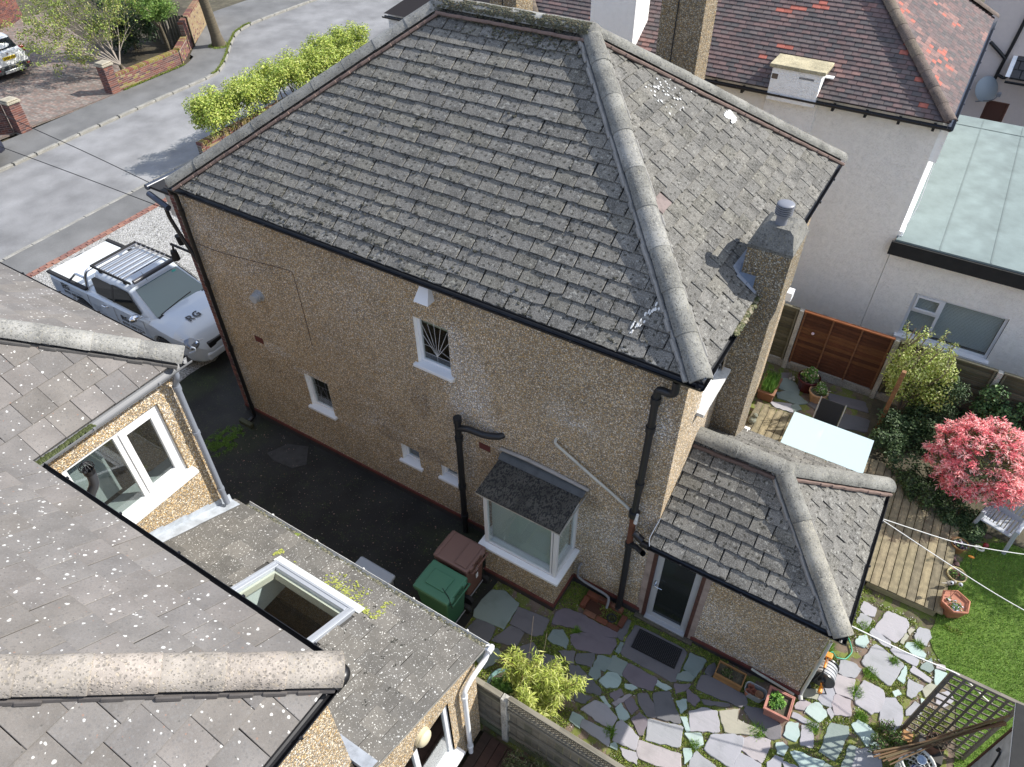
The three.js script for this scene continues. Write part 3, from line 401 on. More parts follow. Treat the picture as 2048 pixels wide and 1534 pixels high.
const SLABS = [
['g',-2.4,0.96,-2.2,0.86,-1.86,0.94,-1.85,1.28,-1.84,1.47,-1.98,1.48,-2.39,1.54,-2.44,1.43,-2.44,1.21],
['d',-1.83,1,-1.27,0.92,-1.23,1.22,-1.35,1.31,-1.78,1.33,-1.79,1.25],
['d',-2.37,1.86,-2.31,1.56,-1.97,1.53,-1.94,1.73,-1.95,1.84,-2.19,1.87],
['d',-1.76,1.37,-1.51,1.36,-1.5,1.6,-1.62,1.66,-1.89,1.75],
['p',-1.17,0.95,-1.22,0.72,-1.11,0.58,-0.82,0.54,-0.53,0.55,-0.18,0.52,-0.15,0.61,-0.44,0.75,-0.78,0.81],
['g',-1.1,1.22,-1.1,1.05,-0.97,0.97,-0.81,1.08,-0.77,1.22,-1.04,1.24],
['p',-0.8,0.97,-0.66,0.84,-0.15,0.65,-0.09,0.74,-0.11,0.93,-0.3,1.02,-0.6,1.13,-0.72,1.08],
['d',-0.84,1.33,-0.61,1.2,-0.54,1.39,-0.61,1.42,-0.7,1.37],
['d',-0.54,1.29,-0.55,1.2,-0.33,1.06,-0.29,1.14,-0.27,1.28,-0.49,1.34],
['g',-0.23,1.26,-0.25,1.05,-0.04,0.99,-0.05,1.22],
['g',-0.03,1.17,-0.04,0.92,0.21,0.91,0.23,1.15],
['g',-0.23,1.41,-0.24,1.3,-0.13,1.25,-0.08,1.34,-0.11,1.43],
['d',-0.57,1.45,-0.43,1.38,-0.25,1.46,0.03,1.53,0.06,1.62,-0.22,1.69,-0.42,1.7],
['G',-0.04,1.42,0.02,1.23,0.14,1.18,0.23,1.22,0.23,1.36,0.1,1.45],
['G',0.34,1.25,0.44,1.2,0.51,1.21,0.46,1.28,0.37,1.3],
['p',0.2,1.52,0.3,1.37,0.37,1.43,0.31,1.57],
['d',-0.35,1.78,-0.04,1.72,-0.09,1.86,-0.22,1.89],
['l',-0.08,1.98,0.05,1.74,0.23,1.72,0.44,1.8,0.44,2.01,0.26,1.99],
['G',0.09,1.65,0.14,1.61,0.28,1.68,0.26,1.71],
['G',0.38,1.68,0.41,1.57,0.6,1.68,0.52,1.8],
['p',0.45,1.51,0.51,1.4,0.66,1.49,0.62,1.63],
['G',-0.15,2.21,-0.17,2.08,0.01,2.08,0.02,2.23],
['g',-1.9,2.17,-1.93,1.99,-1.74,1.83,-1.63,1.88,-1.66,2.08,-1.72,2.21],
['d',-1.43,1.64,-1.28,1.43,-1.12,1.53,-1.14,1.72,-1.31,1.73],
['d',-0.16,0.57,-0.14,0.23,-0.05,0.22,-0.02,0.59],
['g',-0.04,0.82,-0.04,0.66,0.01,0.65,0.02,0.83],
['d',-1.04,1.52,-0.82,1.44,-0.66,1.56,-0.79,1.76,-0.96,1.71],
['d',0.04,0.83,0.05,0.23,0.96,0.21,0.99,0.82],
['p',0.24,1.14,0.24,0.91,0.72,0.9,0.73,1.12,0.45,1.18],
['g',1.03,0.51,1.02,0.22,1.29,0.2,1.24,0.54],
['G',0.74,0.92,0.98,0.92,0.91,1,0.76,1],
['p',1.01,0.83,1.22,0.7,1.18,0.84,1.08,0.96],
['g',1,0.65,1.08,0.56,1.22,0.57,1.2,0.65,1,0.74],
['d',1.33,0.63,1.33,0.48,1.41,0.43,2.01,0.42,2.08,0.53,2,0.64,1.64,0.68,1.34,0.72],
['p',1.22,0.85,1.23,0.81,1.43,0.86,1.4,0.99,1.28,0.97],
['d',1.47,0.84,1.83,0.69,1.86,0.72,1.54,0.89],
['d',1.36,0.28,1.42,0.18,1.5,0.3,1.44,0.4,1.35,0.39],
['d',0.58,1.3,0.7,1.21,0.89,1.34,0.95,1.46,0.82,1.52,0.65,1.4],
['d',0.78,1.16,0.99,1,1.3,1.33,1.28,1.37,0.98,1.46],
['G',1.14,1.08,1.25,0.98,1.3,1.1,1.26,1.21],
['p',0.66,1.71,0.72,1.55,0.86,1.59,0.89,1.81,0.84,1.84],
['l',0.49,1.87,0.54,1.8,0.84,1.89,0.88,2.08,0.55,2.13],
['l',0.04,2.21,0.02,2.09,0.45,2.05,0.51,2.25],
['l',0.87,1.56,1.36,1.4,1.43,1.7,0.97,1.86],
['l',1.37,1.12,1.52,0.97,1.72,0.9,1.86,1.17,1.49,1.38],
['G',1.29,1.28,1.37,1.24,1.47,1.38,1.43,1.42],
['G',1.43,1.47,1.63,1.35,1.71,1.47,1.64,1.59],
['G',1.5,1.69,1.59,1.64,1.63,1.71,1.59,1.87],
['k',0.89,1.92,1.48,1.78,1.55,1.96,1.6,2.03,1,2.16,0.91,2.06],
['G',0.55,2.23,0.57,2.12,0.63,2.17,0.65,2.22],
['l',0.68,2.17,0.93,2.11,0.98,2.25,0.82,2.26],
['l',1.79,1.27,2.06,1.1,2.2,1.07,2.22,1.17,2.2,1.56,1.77,1.53],
['l',1.68,1.62,2,1.68,2.01,1.93,1.72,2.11,1.65,1.78],
['k',0.29,1.62,0.44,1.38,0.49,1.37,0.36,1.63],
['t',1.77,0.87,2.01,0.7,2.03,0.85,2.37,0.82,2.3,0.94,1.95,1.12,1.81,0.93],
['d',2.09,0.57,2.33,0.5,2.63,0.59,2.67,0.76,2.53,0.86,2.36,0.8,2.1,0.66],
['k',2.22,1.07,2.36,0.95,2.56,0.89,2.57,1.03,2.54,1.26,2.36,1.25,2.22,1.23],
['l',2.22,1.3,2.54,1.3,2.58,1.58,2.25,1.79,2.23,1.54],
['G',2.66,0.88,2.73,0.83,2.81,0.85,2.79,0.98,2.71,1],
['G',2.88,0.89,2.94,0.84,3.33,0.76,3.29,0.92,3.06,1.02,2.94,0.94],
['l',2.63,1.21,2.69,1.07,2.8,1.05,2.78,1.24,2.66,1.31],
['G',2.72,0.69,2.72,0.49,2.85,0.42,2.9,0.58,2.88,0.69,2.77,0.7],
['l',2.91,0.42,3.06,0.38,3.13,0.64,2.97,0.7],
['l',2.75,0.37,2.75,0.28,3.11,0.27,3.1,0.34],
['G',2.9,0.17,2.93,0.03,3.04,-0.06,3.15,0.01,3.18,0.07,3.11,0.22],
['k',2.74,0.17,2.79,0.03,2.92,0.01,2.86,0.16,2.76,0.2],
['l',3.02,-0.13,3.04,-0.35,3.14,-0.45,3.2,-0.35,3.21,-0.11,3.09,-0.09],
['t',2.8,-0.05,2.81,-0.17,2.98,-0.28,2.98,-0.11],
['k',3.16,-0.53,3.17,-0.67,3.43,-0.74,3.46,-0.41,3.23,-0.37],
['k',3.22,-0.17,3.24,-0.34,3.44,-0.36,3.5,-0.13,3.3,-0.02],
['l',3.18,-0.74,3.17,-0.96,3.34,-1.01,3.47,-0.97,3.41,-0.78,3.27,-0.72],
['l',3.18,-0.02,3.21,-0.08,3.28,-0.01,3.26,0.07],
['g',3.25,0.58,3.27,0.16,3.51,0.07,3.54,0.19,3.46,0.66,3.23,0.64],
['G',3.56,0.02,3.63,-0.11,3.79,-0.09,4.03,0.03,3.89,0.25],
['l',3.5,-0.49,3.56,-0.8,3.84,-0.79,3.89,-0.67,3.87,-0.47,3.77,-0.33,3.54,-0.37],
['l',3.89,-0.46,3.92,-0.69,4.04,-0.76,4.15,-0.67,4.18,-0.46,4.12,-0.22,3.92,-0.25],
['l',3.46,-1.1,3.55,-1.45,3.6,-1.54,4.05,-1.42,3.92,-0.93],
['G',4.01,-1.13,4.07,-1.4,4.1,-1.38,4.11,-1.1],
['g',3.56,0.71,3.59,0.34,3.7,0.32,3.68,0.68],
['l',3.7,0.33,3.98,0.18,4.06,0.41,3.7,0.67],
['G',3.99,-0.86,4.05,-0.93,4.1,-0.89,4.04,-0.8],
['l',2.89,1.17,2.81,1.09,2.97,1.06,3.17,1.06,3.15,1.2,2.95,1.28],
['g',3.25,1.04,3.36,0.79,3.56,0.76,3.54,0.98,3.32,1.13],
['l',3.52,-1.85,3.64,-2.28,3.92,-2.29,3.98,-2.22,3.96,-2.01,3.86,-1.76,3.59,-1.8],
['l',3.47,-1.7,3.5,-1.82,3.77,-1.72,3.8,-1.61,3.67,-1.61],
['l',3.24,-1.79,3.25,-1.99,3.43,-1.98,3.4,-1.83,3.35,-1.72],
['l',3.24,-2.08,3.25,-2.26,3.45,-2.23,3.45,-2.07,3.33,-2.03],
['G',3.3,-1.43,3.33,-1.54,3.42,-1.62,3.47,-1.52,3.43,-1.4,3.32,-1.39],
['l',4.12,-2.05,4.16,-2.24,4.3,-2.27,4.34,-2.15,4.3,-1.97,4.16,-1.95],
['G',4.02,-1.76,4.04,-1.85,4.14,-1.9,4.31,-1.8,4.3,-1.69,4.16,-1.69],
['l',3.83,-1.56,3.87,-1.67,4.23,-1.63,4.2,-1.49,3.92,-1.51],
['g',4.3,-1.53,4.41,-1.77,4.46,-1.6,4.42,-1.51,4.3,-1.5],
['l',4.17,-1.35,4.19,-1.47,4.45,-1.4,4.45,-1.32],
['G',4.5,-1.59,4.66,-1.62,4.65,-1.49,4.55,-1.29],
['l',4.19,-0.93,4.17,-1.2,4.37,-1.2,4.36,-1.13,4.26,-0.92],
['t',4.39,-1.15,4.47,-1.3,4.57,-1.32,4.54,-1.16,4.44,-1.05],
['G',4.39,-0.98,4.5,-1,4.47,-0.92,4.41,-0.9],
['l',4.23,-0.67,4.31,-0.87,4.4,-0.85,4.4,-0.69,4.24,-0.59],
['t',4,-2.09,4.03,-2.15,4.09,-2.16,4.04,-2.03],
['t',3.93,-1.8,3.97,-2,4.02,-1.97,3.98,-1.8],
['k',4.51,-1.7,4.61,-1.74,4.63,-1.67,4.52,-1.64],
['l',4.59,-1.19,4.72,-1.32,4.81,-1.21,4.71,-1.04,4.6,-1.03],
['g',0.28,-7.15,0.44,-7.38,0.78,-7.13,0.82,-6.84,0.39,-6.89],
['g',0.38,-6.69,0.65,-6.92,1.07,-6.74,0.89,-6.57,0.46,-6.55],
['l',0.3,-6.33,0.77,-6.5,0.87,-6.26,0.52,-6.22],
['d',1.36,-7.29,2.15,-7.43,2.29,-7.12,1.84,-7.09,1.49,-7.06],
['d',1.87,-6.81,2.37,-6.88,2.39,-6.49,1.84,-6.33],
['d',1.08,-6.69,1.18,-6.87,1.4,-6.82,1.32,-6.59],
['g',0.78,-6.44,0.89,-6.57,1,-6.45,0.89,-6.33],
['d',0.28,-7.41,0.47,-7.53,0.52,-7.36,0.33,-7.24]];
// ================================================================== THE SETTING
struct('ground', sheet(-90, 60, -80, 40, -0.13, 10), K.soil, 'bare earth under and around the plots');
const patchy = (s, a, b, sc = 0.35) => (x, z) => { const v = 0.8 + 0.4 * fbm(x * sc + 40, z * sc * 0.5 + 40, s, 4), t = 1 + a * (fbm(x * 1.3 + 9, z * 0.25 + 20, s + 3, 3) - 0.5); return [v * t, v * t, v * t * (1 + b)]; };
const nearKerb = z => -20.38 + 0.063 * z, edgeLine = z => -18.86 + 0.062 * z;
const FK = [[14, -24.55], [-3.8, -25.87], [-6.85, -26.15], [-10.41, -26.42], [-13.52, -26.6], [-14.2, -26.7], [-15.0, -27.25], [-15.96, -28.06], [-17.2, -29.2], [-18.42, -30.2], [-19.4, -30.6], [-20.5, -30.75], [-23.5, -30.85], [-45, -31.2]];
const farKerb = z => { for (let i = 0; i + 1 < FK.length; i++) if (z <= FK[i][0] && z >= FK[i + 1][0]) return lerp(FK[i][1], FK[i + 1][1], (FK[i][0] - z) / (FK[i][0] - FK[i + 1][0])); return FK[FK.length - 1][1]; };
const zs = []; for (let z = 14; z >= -45; z -= 0.5) zs.push(z);
const strip = (f0, f1, y, n, col) => quadSheet(zs.map(z => { const r = []; for (let i = 0; i <= n; i++) r.push([lerp(f0(z), f1(z), i / n), y, z]); return r; }), col);
struct('road', strip(z => farKerb(z) - 0.1, z => nearKerb(z) + 0.1, -0.09, 26, patchy(51, 0.5, 0.01)), K.asphalt, 'pale grey asphalt road with faint tyre tracks');
const pavFar = struct('far_pavement', strip(z => farKerb(z) - (z < -15 ? 3.2 : 2.0), z => farKerb(z) - 0.14, 0, 8, patchy(53, 0.4, 0)), K.pavement, 'tarmac pavement on the far side of the road');
const pavNear = struct('near_pavement', strip(z => nearKerb(z) + 0.16, z => edgeLine(z), -0.02, 6, patchy(55, 0.4, 0)), K.pavement, 'tarmac pavement on the near side of the road');
{
  const stone = [0.88, 0.90, 0.86].map(l => { const g = new RoundedBoxGeometry(0.14, 0.18, l, 1, 0.015); return metreUV(g, l * 3, l); });
  const lay = (f, y, parent, z0, z1, w) => { for (let z = z0; z > z1; z -= 0.91) { const x0 = f(z), x1 = f(z - 0.91), o = shadow(new THREE.Mesh(stone[Math.floor(rnd() * 3)], K.kerb)); o.name = 'kerb_stone'; o.position.set((x0 + x1) / 2 + w, y + rr(-0.006, 0.006), z - 0.455); o.rotation.set(0, Math.atan2(x1 - x0, -0.91) + Math.PI, rr(-0.02, 0.02)); parent.add(o); } };
  lay(farKerb, -0.08, pavFar, -2.5, -30, -0.07); lay(nearKerb, -0.105, pavNear, 3, -18, 0.09);
}
struct('block_paved_drive', poly([[-28.35, -4.2], [-28.42, -10.6], [-30, -12.6], [-41.5, -15.8], [-44, -3], [-36, -2]], -0.05, 0.012), K.paver, 'brown block paved drive across the road');
struct('far_garden_soil', poly([[-28.5, -10.4], [-28.9, -14.3], [-33.3, -19.4], [-42, -21], [-41.5, -15.5], [-30.5, -12.4]], -0.05, 0.02), mat([0.62, 0.56, 0.5], { t: T.soil, bump: 0.03 }), 'bark mulched bed behind the low brick wall');
// gravel forecourt with a brick edge
const fore = struct('gravel_forecourt', quadSheet([...Array(28)].map((_, i) => { const z = 0.2 - i * 0.32; return [...Array(20)].map((_, k) => [lerp(edgeLine(z) + 0.1, -11.9 + 0.5 * fbm(z * 1.3, 3, 57, 3), k / 19), 0.006, z]); })), K.gravel, 'pale gravel forecourt in front of the house');
{
  const g = [0.21, 0.205, 0.215].map(l => metreUV(new RoundedBoxGeometry(0.105, 0.08, l, 1, 0.012), l * 7, l));
  const ms = [[0.26, 0.125, 0.095], [0.22, 0.11, 0.09], [0.30, 0.155, 0.115]].map(c => mat(c, { t: T.brick, bump: 0.004 }));
  for (let z = 0.6; z > -6.6; z -= 0.226) for (const k of [0, 1]) { const o = shadow(new THREE.Mesh(pick(g), pick(ms))); o.name = 'edging_brick'; o.position.set(edgeLine(z) + 0.02 + k * 0.113, 0.0 + rr(-0.006, 0.008), z + k * 0.1); o.rotation.y = rr(-0.03, 0.03) + 0.06; fore.add(o); }
}
const driveCol = (x, z) => { const moss = sstep(0.55, 0.72, fbm(x * 0.9 + 3, z * 0.9 + 7, 61, 4)) * 0.8, v = 0.75 + 0.6 * fbm(x * 0.6, z * 0.6, 63, 4); return [v * (1 + moss * 0.2), v * (1 + moss * 0.55), v * (1 - moss * 0.35)]; };
const drive = struct('driveway', [sheet(-18.9, -2.42, -0.15, 3.05, 0, 0.25, driveCol), sheet(-12.2, -9.3, -7.4, -0.15, 0, 0.25, driveCol)], K.drive, 'dark mossy tarmac passage between the two houses');
part('repair_patch', poly([[-8.24, 0.72], [-8.05, 0.30], [-7.62, 0.12], [-7.30, 0.52], [-7.48, 0.74], [-7.95, 0.80]], 0.001, 0.006), mat([0.055, 0.055, 0.056], { t: T.brick, bump: 0.002, roughness: 0.9 }), drive);
// garden floor
const patioCol = (x, z) => { const v = 0.7 + 0.6 * fbm(x * 1.7 + 5, z * 1.7 + 5, 71, 4), s = sstep(0.5, 0.66, fbm(x * 0.8 + 2, z * 0.8 + 8, 73, 4)); return [v * lerp(0.95, 1.5, s), v * lerp(1.0, 1.35, s), v * lerp(0.9, 1.5, s)]; };
const patio = struct('patio', sheet(-2.42, 5.6, -8.9, 3.05, 0, 0.2, patioCol), K.moss, 'crazy paving patio of slate slabs with mossy joints');
const slabPolys = [];
SLABS.forEach((s, i) => {
  let P = []; for (let k = 1; k < s.length; k += 2) P.push([s[k], s[k + 1]]);
  let ar = 0; for (let k = 0; k < P.length; k++) { const p = P[k], q = P[(k + 1) % P.length]; ar += p[0] * q[1] - p[1] * q[0]; } if (ar < 0) P.reverse();
  { const mx = P.reduce((t, p) => t + p[0], 0) / P.length, mz = P.reduce((t, p) => t + p[1], 0) / P.length; P = P.map(p => { const d = Math.hypot(p[0] - mx, p[1] - mz), k = 1 + 0.024 / Math.max(0.08, d); return [mx + (p[0] - mx) * k, mz + (p[1] - mz) * k]; }); }
  slabPolys.push(P);
  // roughen the outline: cut the corners and nudge the edges
  const R = rng(900 + i), Q = []; for (let k = 0; k < P.length; k++) { const a = P[(k + P.length - 1) % P.length], p = P[k], b = P[(k + 1) % P.length], c = 0.035 + 0.05 * R(); Q.push([lerp(p[0], a[0], c), lerp(p[1], a[1], c)], [lerp(p[0], b[0], c), lerp(p[1], b[1], c)]); const L = Math.hypot(b[0] - p[0], b[1] - p[1]); const m = L > 0.3 ? 4 : L > 0.14 ? 2 : 0; for (let e = 1; e <= m; e++) { const j = (R() - 0.5) * 0.026, f = c + (1 - 2 * c) * e / (m + 1); Q.push([lerp(p[0], b[0], f) + (b[1] - p[1]) / L * j, lerp(p[1], b[1], f) - (b[0] - p[0]) / L * j]); } }
  const h = 0.022 + 0.012 * R(), cx = Q.reduce((t, p) => t + p[0], 0) / Q.length, cz = Q.reduce((t, p) => t + p[1], 0) / Q.length, pos = [], tl = [(R() - 0.5) * 0.02, (R() - 0.5) * 0.02];
  const Y = (x, z) => h + (x - cx) * tl[0] + (z - cz) * tl[1], at = (p, s2, d) => { const x = cx + (p[0] - cx) * s2, z = cz + (p[1] - cz) * s2; return [x, Math.max(0.006, Y(x, z) - d), z]; };
  const tri = (a, b, c) => pos.push(...a, ...b, ...c);
  for (let k = 0; k < Q.length; k++) { const p = Q[k], q = Q[(k + 1) % Q.length], e = 0.965; tri([cx, h, cz], at(q, e, 0), at(p, e, 0)); tri(at(p, e, 0), at(q, e, 0), at(q, 1, 0.006)); tri(at(p, e, 0), at(q, 1, 0.006), at(p, 1, 0.006)); const lo = v => [v[0], -0.01, v[1]]; tri(at(p, 1, 0.006), at(q, 1, 0.006), lo(q)); tri(at(p, 1, 0.006), lo(q), lo(p)); }
  const g = new THREE.BufferGeometry(); g.setAttribute('position', new THREE.Float32BufferAttribute(pos, 3)); g.computeVertexNormals(); part('slab', metreUV(g, R() * 3, R() * 3), slabMats[s[0]][i % slabMats[s[0]].length], patio);
});
const inPoly = (P, x, z) => { let c = false; for (let i = 0, j = P.length - 1; i < P.length; j = i++) if ((P[i][1] > z) !== (P[j][1] > z) && x < (P[j][0] - P[i][0]) * (z - P[i][1]) / (P[j][1] - P[i][1]) + P[i][0]) c = !c; return c; };
const lawnPoly = [[4.36, -2.45], [4.30, -2.2], [4.42, -1.95], [4.66, -1.66], [4.86, -1.2], [4.95, -0.6], [5.0, 0.4], [12, 0.4], [12, -5.0], [5.2, -4.9], [4.75, -4.6], [4.55, -3.9], [4.40, -3.0]];
struct('lawn', poly(lawnPoly, -0.05, 0.012), K.lawn, 'bright green lawn beside the timber deck');
struct('flower_bed', poly([[2.45, -5.3], [4.4, -5.0], [5.1, -4.95], [12, -5.05], [12, -7.68], [2.3, -7.68]], -0.05, 0.018), K.soil, 'dark soil of the planted bed along the fence');
struct('neighbour_garden', poly([[-1.2, 3.02], [6, 3.02], [6, 9], [-1.2, 9]], -0.05, 0.012), mat([0.8, 0.8, 0.6], { t: T.soil, bump: 0.03 }), 'soil on the near side of the panel fence');

// blades: one triangle each, merged; sampler gives [x,y,z] or null
function blades(n, sample, len, wid, cols, lean, seed) {
  const R = rng(seed), P = [], C = [], N = [];
  for (let i = 0; i < n; i++) {
    const s = sample(R); if (!s) continue; const a = R() * 6.283, l = len * (0.5 + R()), t = lean * (0.3 + R()), b = R() * 6.283, w = wid * (0.6 + 0.8 * R()), c = cols[Math.floor(R() * cols.length)], m = 0.75 + 0.5 * R();
    const dx = Math.cos(a) * w, dz = Math.sin(a) * w, tx = Math.cos(b) * l * t, tz = Math.sin(b) * l * t;
    P.push(s[0] - dx, s[1], s[2] - dz, s[0] + dx, s[1], s[2] + dz, s[0] + tx, s[1] + l * Math.sqrt(Math.max(0.05, 1 - t * t)), s[2] + tz);
    const nx = tx * 0.6, nz = tz * 0.6, nl = Math.hypot(nx, 1, nz); for (let k = 0; k < 3; k++) { C.push(c[0] * m, c[1] * m, c[2] * m); N.push(nx / nl, 1 / nl, nz / nl); }
  }
  const g = new THREE.BufferGeometry(); g.setAttribute('position', new THREE.Float32BufferAttribute(P, 3)); g.setAttribute('color', new THREE.Float32BufferAttribute(C, 3)); g.computeVertexNormals(); g.setAttribute('uv', new THREE.Float32BufferAttribute(new Float32Array(P.length / 3 * 2), 2)); return g;
}
const grassCols = [[0.15, 0.30, 0.03], [0.19, 0.35, 0.04], [0.11, 0.23, 0.025], [0.26, 0.36, 0.06], [0.16, 0.29, 0.04]];
stuff('lawn_grass', blades(75000, R => { const x = 4.2 + 3.0 * R(), z = -5.1 + 5.4 * R(); const e = 0.07 * (fbm(x * 6, z * 6, 81, 3) - 0.5); return inPoly(lawnPoly, x + e, z + e) && R() < 0.55 + 0.9 * (fbm(x * 2.2, z * 2.2, 83, 3)) ? [x, 0.01, z] : null; }, 0.04, 0.0045, grassCols, 0.75, 84), K.leafMatt, 'short mown grass of the lawn', 'grass');
const slabBox = slabPolys.map(P => [Math.min(...P.map(p => p[0])), Math.max(...P.map(p => p[0])), Math.min(...P.map(p => p[1])), Math.max(...P.map(p => p[1]))]), offSlab = (x, z) => !slabPolys.some((P, i) => { const b = slabBox[i]; return x > b[0] && x < b[1] && z > b[2] && z < b[3] && inPoly(P, x, z); });
const mossCols = [[0.21, 0.28, 0.03], [0.16, 0.24, 0.025], [0.27, 0.30, 0.05], [0.12, 0.19, 0.03], [0.20, 0.20, 0.06]];
stuff('joint_moss', blades(330000, R => { const x = -2.4 + 7.2 * R(), z = -2.6 + 5.5 * R(); if (x > -0.05 && x < 2.78 && z < 0.03) return null; if (x < 0 && z < 0.05) return null; const d = fbm(x * 2.6 + 3, z * 2.6 + 1, 87, 4); return d > 0.44 && R() < 0.35 + 2.2 * (d - 0.44) * 4 && !(x > 3.2 && z < -2.55) && offSlab(x, z) ? [x, 0.010, z] : null; }, 0.028, 0.008, mossCols, 0.9, 88), K.leafMatt, 'moss and small weeds growing in the paving joints', 'moss');
stuff('joint_weeds', blades(5200, (() => { const c = [[3.62, -0.98], [3.50, -0.55], [3.66, -0.2], [3.05, 0.35], [3.35, -1.75], [-0.75, 0.85], [3.0, -2.2], [4.2, -1.9], [1.62, 1.55], [0.45, 2.05], [2.35, 0.85], [3.9, -1.4], [2.9, -1.1], [2.95, -0.85]].map(q => [q[0], q[1], 0.05 + 0.07 * rnd()]); return R => { const q = c[Math.floor(R() * c.length)], a = R() * 6.283, r = q[2] * Math.sqrt(R()); return [q[0] + Math.cos(a) * r, 0.01, q[1] + Math.sin(a) * r]; }; })(), 0.075, 0.005, grassCols, 0.85, 89), K.leafMatt, 'grass tufts sprouting between the slabs', 'weeds');
{
  const g = [], R = rng(91), ico = new THREE.IcosahedronGeometry(1, 0);
  const add = (x, z, s, c) => { const q = ico.clone(); q.scale(s * (0.7 + 0.6 * R()), s * 0.5, s * (0.7 + 0.6 * R())); q.rotateY(R() * 6); q.translate(x, 0.012, z); const cc = new Float32Array(q.attributes.position.count * 3); for (let k = 0; k < cc.length; k += 3) { cc[k] = c; cc[k + 1] = c * 0.96; cc[k + 2] = c * 0.88; } q.setAttribute('color', new THREE.BufferAttribute(cc, 3)); g.push(clean(q)); };
  for (let i = 0; i < 2600; i++) { const x = 2.4 + 2.4 * R(), z = -2.4 + 2.6 * R(); if (offSlab(x, z) && !inPoly(lawnPoly, x, z) && !(x > 3.15 && z < -2.5) && fbm(x * 1.8, z * 1.8, 93, 3) > 0.5) add(x, z, 0.004 + 0.009 * R(), 0.16 + 0.3 * R()); }
  for (let i = 0; i < 700; i++) { const x = -2.4 + 5 * R(), z = 0.4 + 2.2 * R(); if (offSlab(x, z)) add(x, z, 0.005 + 0.008 * R(), 0.2 + 0.3 * R()); }
  stuff('joint_gravel', g, K.leafMatt, 'small loose stones in the paving joints', 'gravel');
}
{
  const g = [], R = rng(97), ico = new THREE.IcosahedronGeometry(1, 0); for (let i = 0; i < 1500; i++) { const x = -9.4 + 6.9 * R(), z = 0.15 + 2.7 * R(), s = 0.004 + 0.010 * R() * R(), c = R() < 0.3 ? [0.10, 0.055, 0.025] : [0.18 + 0.15 * R(), 0.17, 0.14], q = ico.clone(); q.scale(s * (0.7 + R()), s * 0.5, s); q.rotateY(R() * 6); q.translate(x, s * 0.3, z); const cc = new Float32Array(q.attributes.position.count * 3); for (let k = 0; k < cc.length; k += 3) cc.set(c, k); q.setAttribute('color', new THREE.BufferAttribute(cc, 3)); g.push(clean(q)); }
  stuff('driveway_grit', g, K.leafMatt, 'loose grit and bits of leaf on the dark passage', 'grit');
}
stuff('driveway_moss', blades(9000, R => { const a = R() * 6.283, r = Math.sqrt(R()); const x = -9.3 + Math.cos(a) * r * 0.38, z = 0.95 + Math.sin(a) * r * 0.5; return R() < 1.25 - r && fbm(x * 12, z * 12, 95, 3) > 0.40 ? [x, 0.001, z] : null; }, 0.03, 0.006, [[0.10, 0.22, 0.02], [0.14, 0.26, 0.03], [0.08, 0.16, 0.02]], 0.9, 96), K.leafMatt, 'patch of bright moss on the dark passage', 'moss');
// ================================================================== THE PEBBLEDASHED HOUSE
function hipSlopes(xa, xb, za, zb, h, t) {
  const half = (zb - za) / 2, n = Math.hypot(1, t), s = half * n, L = xb - xa, W = zb - za, u = 1 / n, v = t / n;
  return { half, ridgeY: h + half * t, zc: (za + zb) / 2, s,
    side: { O: [xa, h, zb], U: [1, 0, 0], V: [0, v, -u], poly: [[0, 0], [L, 0], [L - half, s], [half, s]] },
    rear: { O: [xb, h, zb], U: [0, 0, -1], V: [-u, v, 0], poly: [[0, 0], [W, 0], [W / 2, s]] },
    far: { O: [xb, h, za], U: [-1, 0, 0], V: [0, v, u], poly: [[0, 0], [L, 0], [L - half, s], [half, s]] },
    front: { O: [xa, h, za], U: [0, 0, 1], V: [u, v, 0], poly: [[0, 0], [W, 0], [W / 2, s]] } };
}
function deckGeo(list, drop = 0.012) {           // the boarded planes under the tiles
  const P = []; for (const s of list) { const O = V3(...s.O), U = V3(...s.U), W = V3(...s.V), N = V3().crossVectors(U, W).normalize(), q = s.poly.map(p => O.clone().addScaledVector(U, p[0]).addScaledVector(W, p[1]).addScaledVector(N, -drop)); for (let i = 1; i + 1 < q.length; i++) for (const k of [0, i, i + 1]) P.push(q[k].x, q[k].y, q[k].z); }
  const g = new THREE.BufferGeometry(); g.setAttribute('position', new THREE.Float32BufferAttribute(P, 3)); g.computeVertexNormals(); return metreUV(g);
}
const house = thing('pebbledash_house', 'tan pebbledash house with hipped grey concrete tile roof in the middle', 'house', [-4.7, 0, -3.2]);
const HX = -9.59, HW = 6.39;
const dashCol = (sd, marks = []) => (u, y) => {
  let v = 0.86 + 0.30 * fbm(u * 0.9 + sd, y * 0.9 + sd, 101, 4), pale = 0.55 * sstep(0.56, 0.75, fbm(u * 0.75 + sd * 3, y * 1.1, 103, 5));
  for (const [cu, cy, ru, ry, a] of marks) { const d = Math.hypot((u - cu) / ru, (y - cy) / ry) + 0.7 * (fbm(u * 3, y * 3, 105, 3) - 0.5); pale += a * (1 - sstep(0.82, 0.96, d)); }
  const p = clamp(pale, -0.7, 1); return p >= 0 ? [v * (1 + 0.22 * p), v * (1 + 0.36 * p), v * (1 + 0.66 * p)] : [v * (1 + p * 0.6), v * (1 + p * 0.6), v * (1 + p * 0.55)];
};
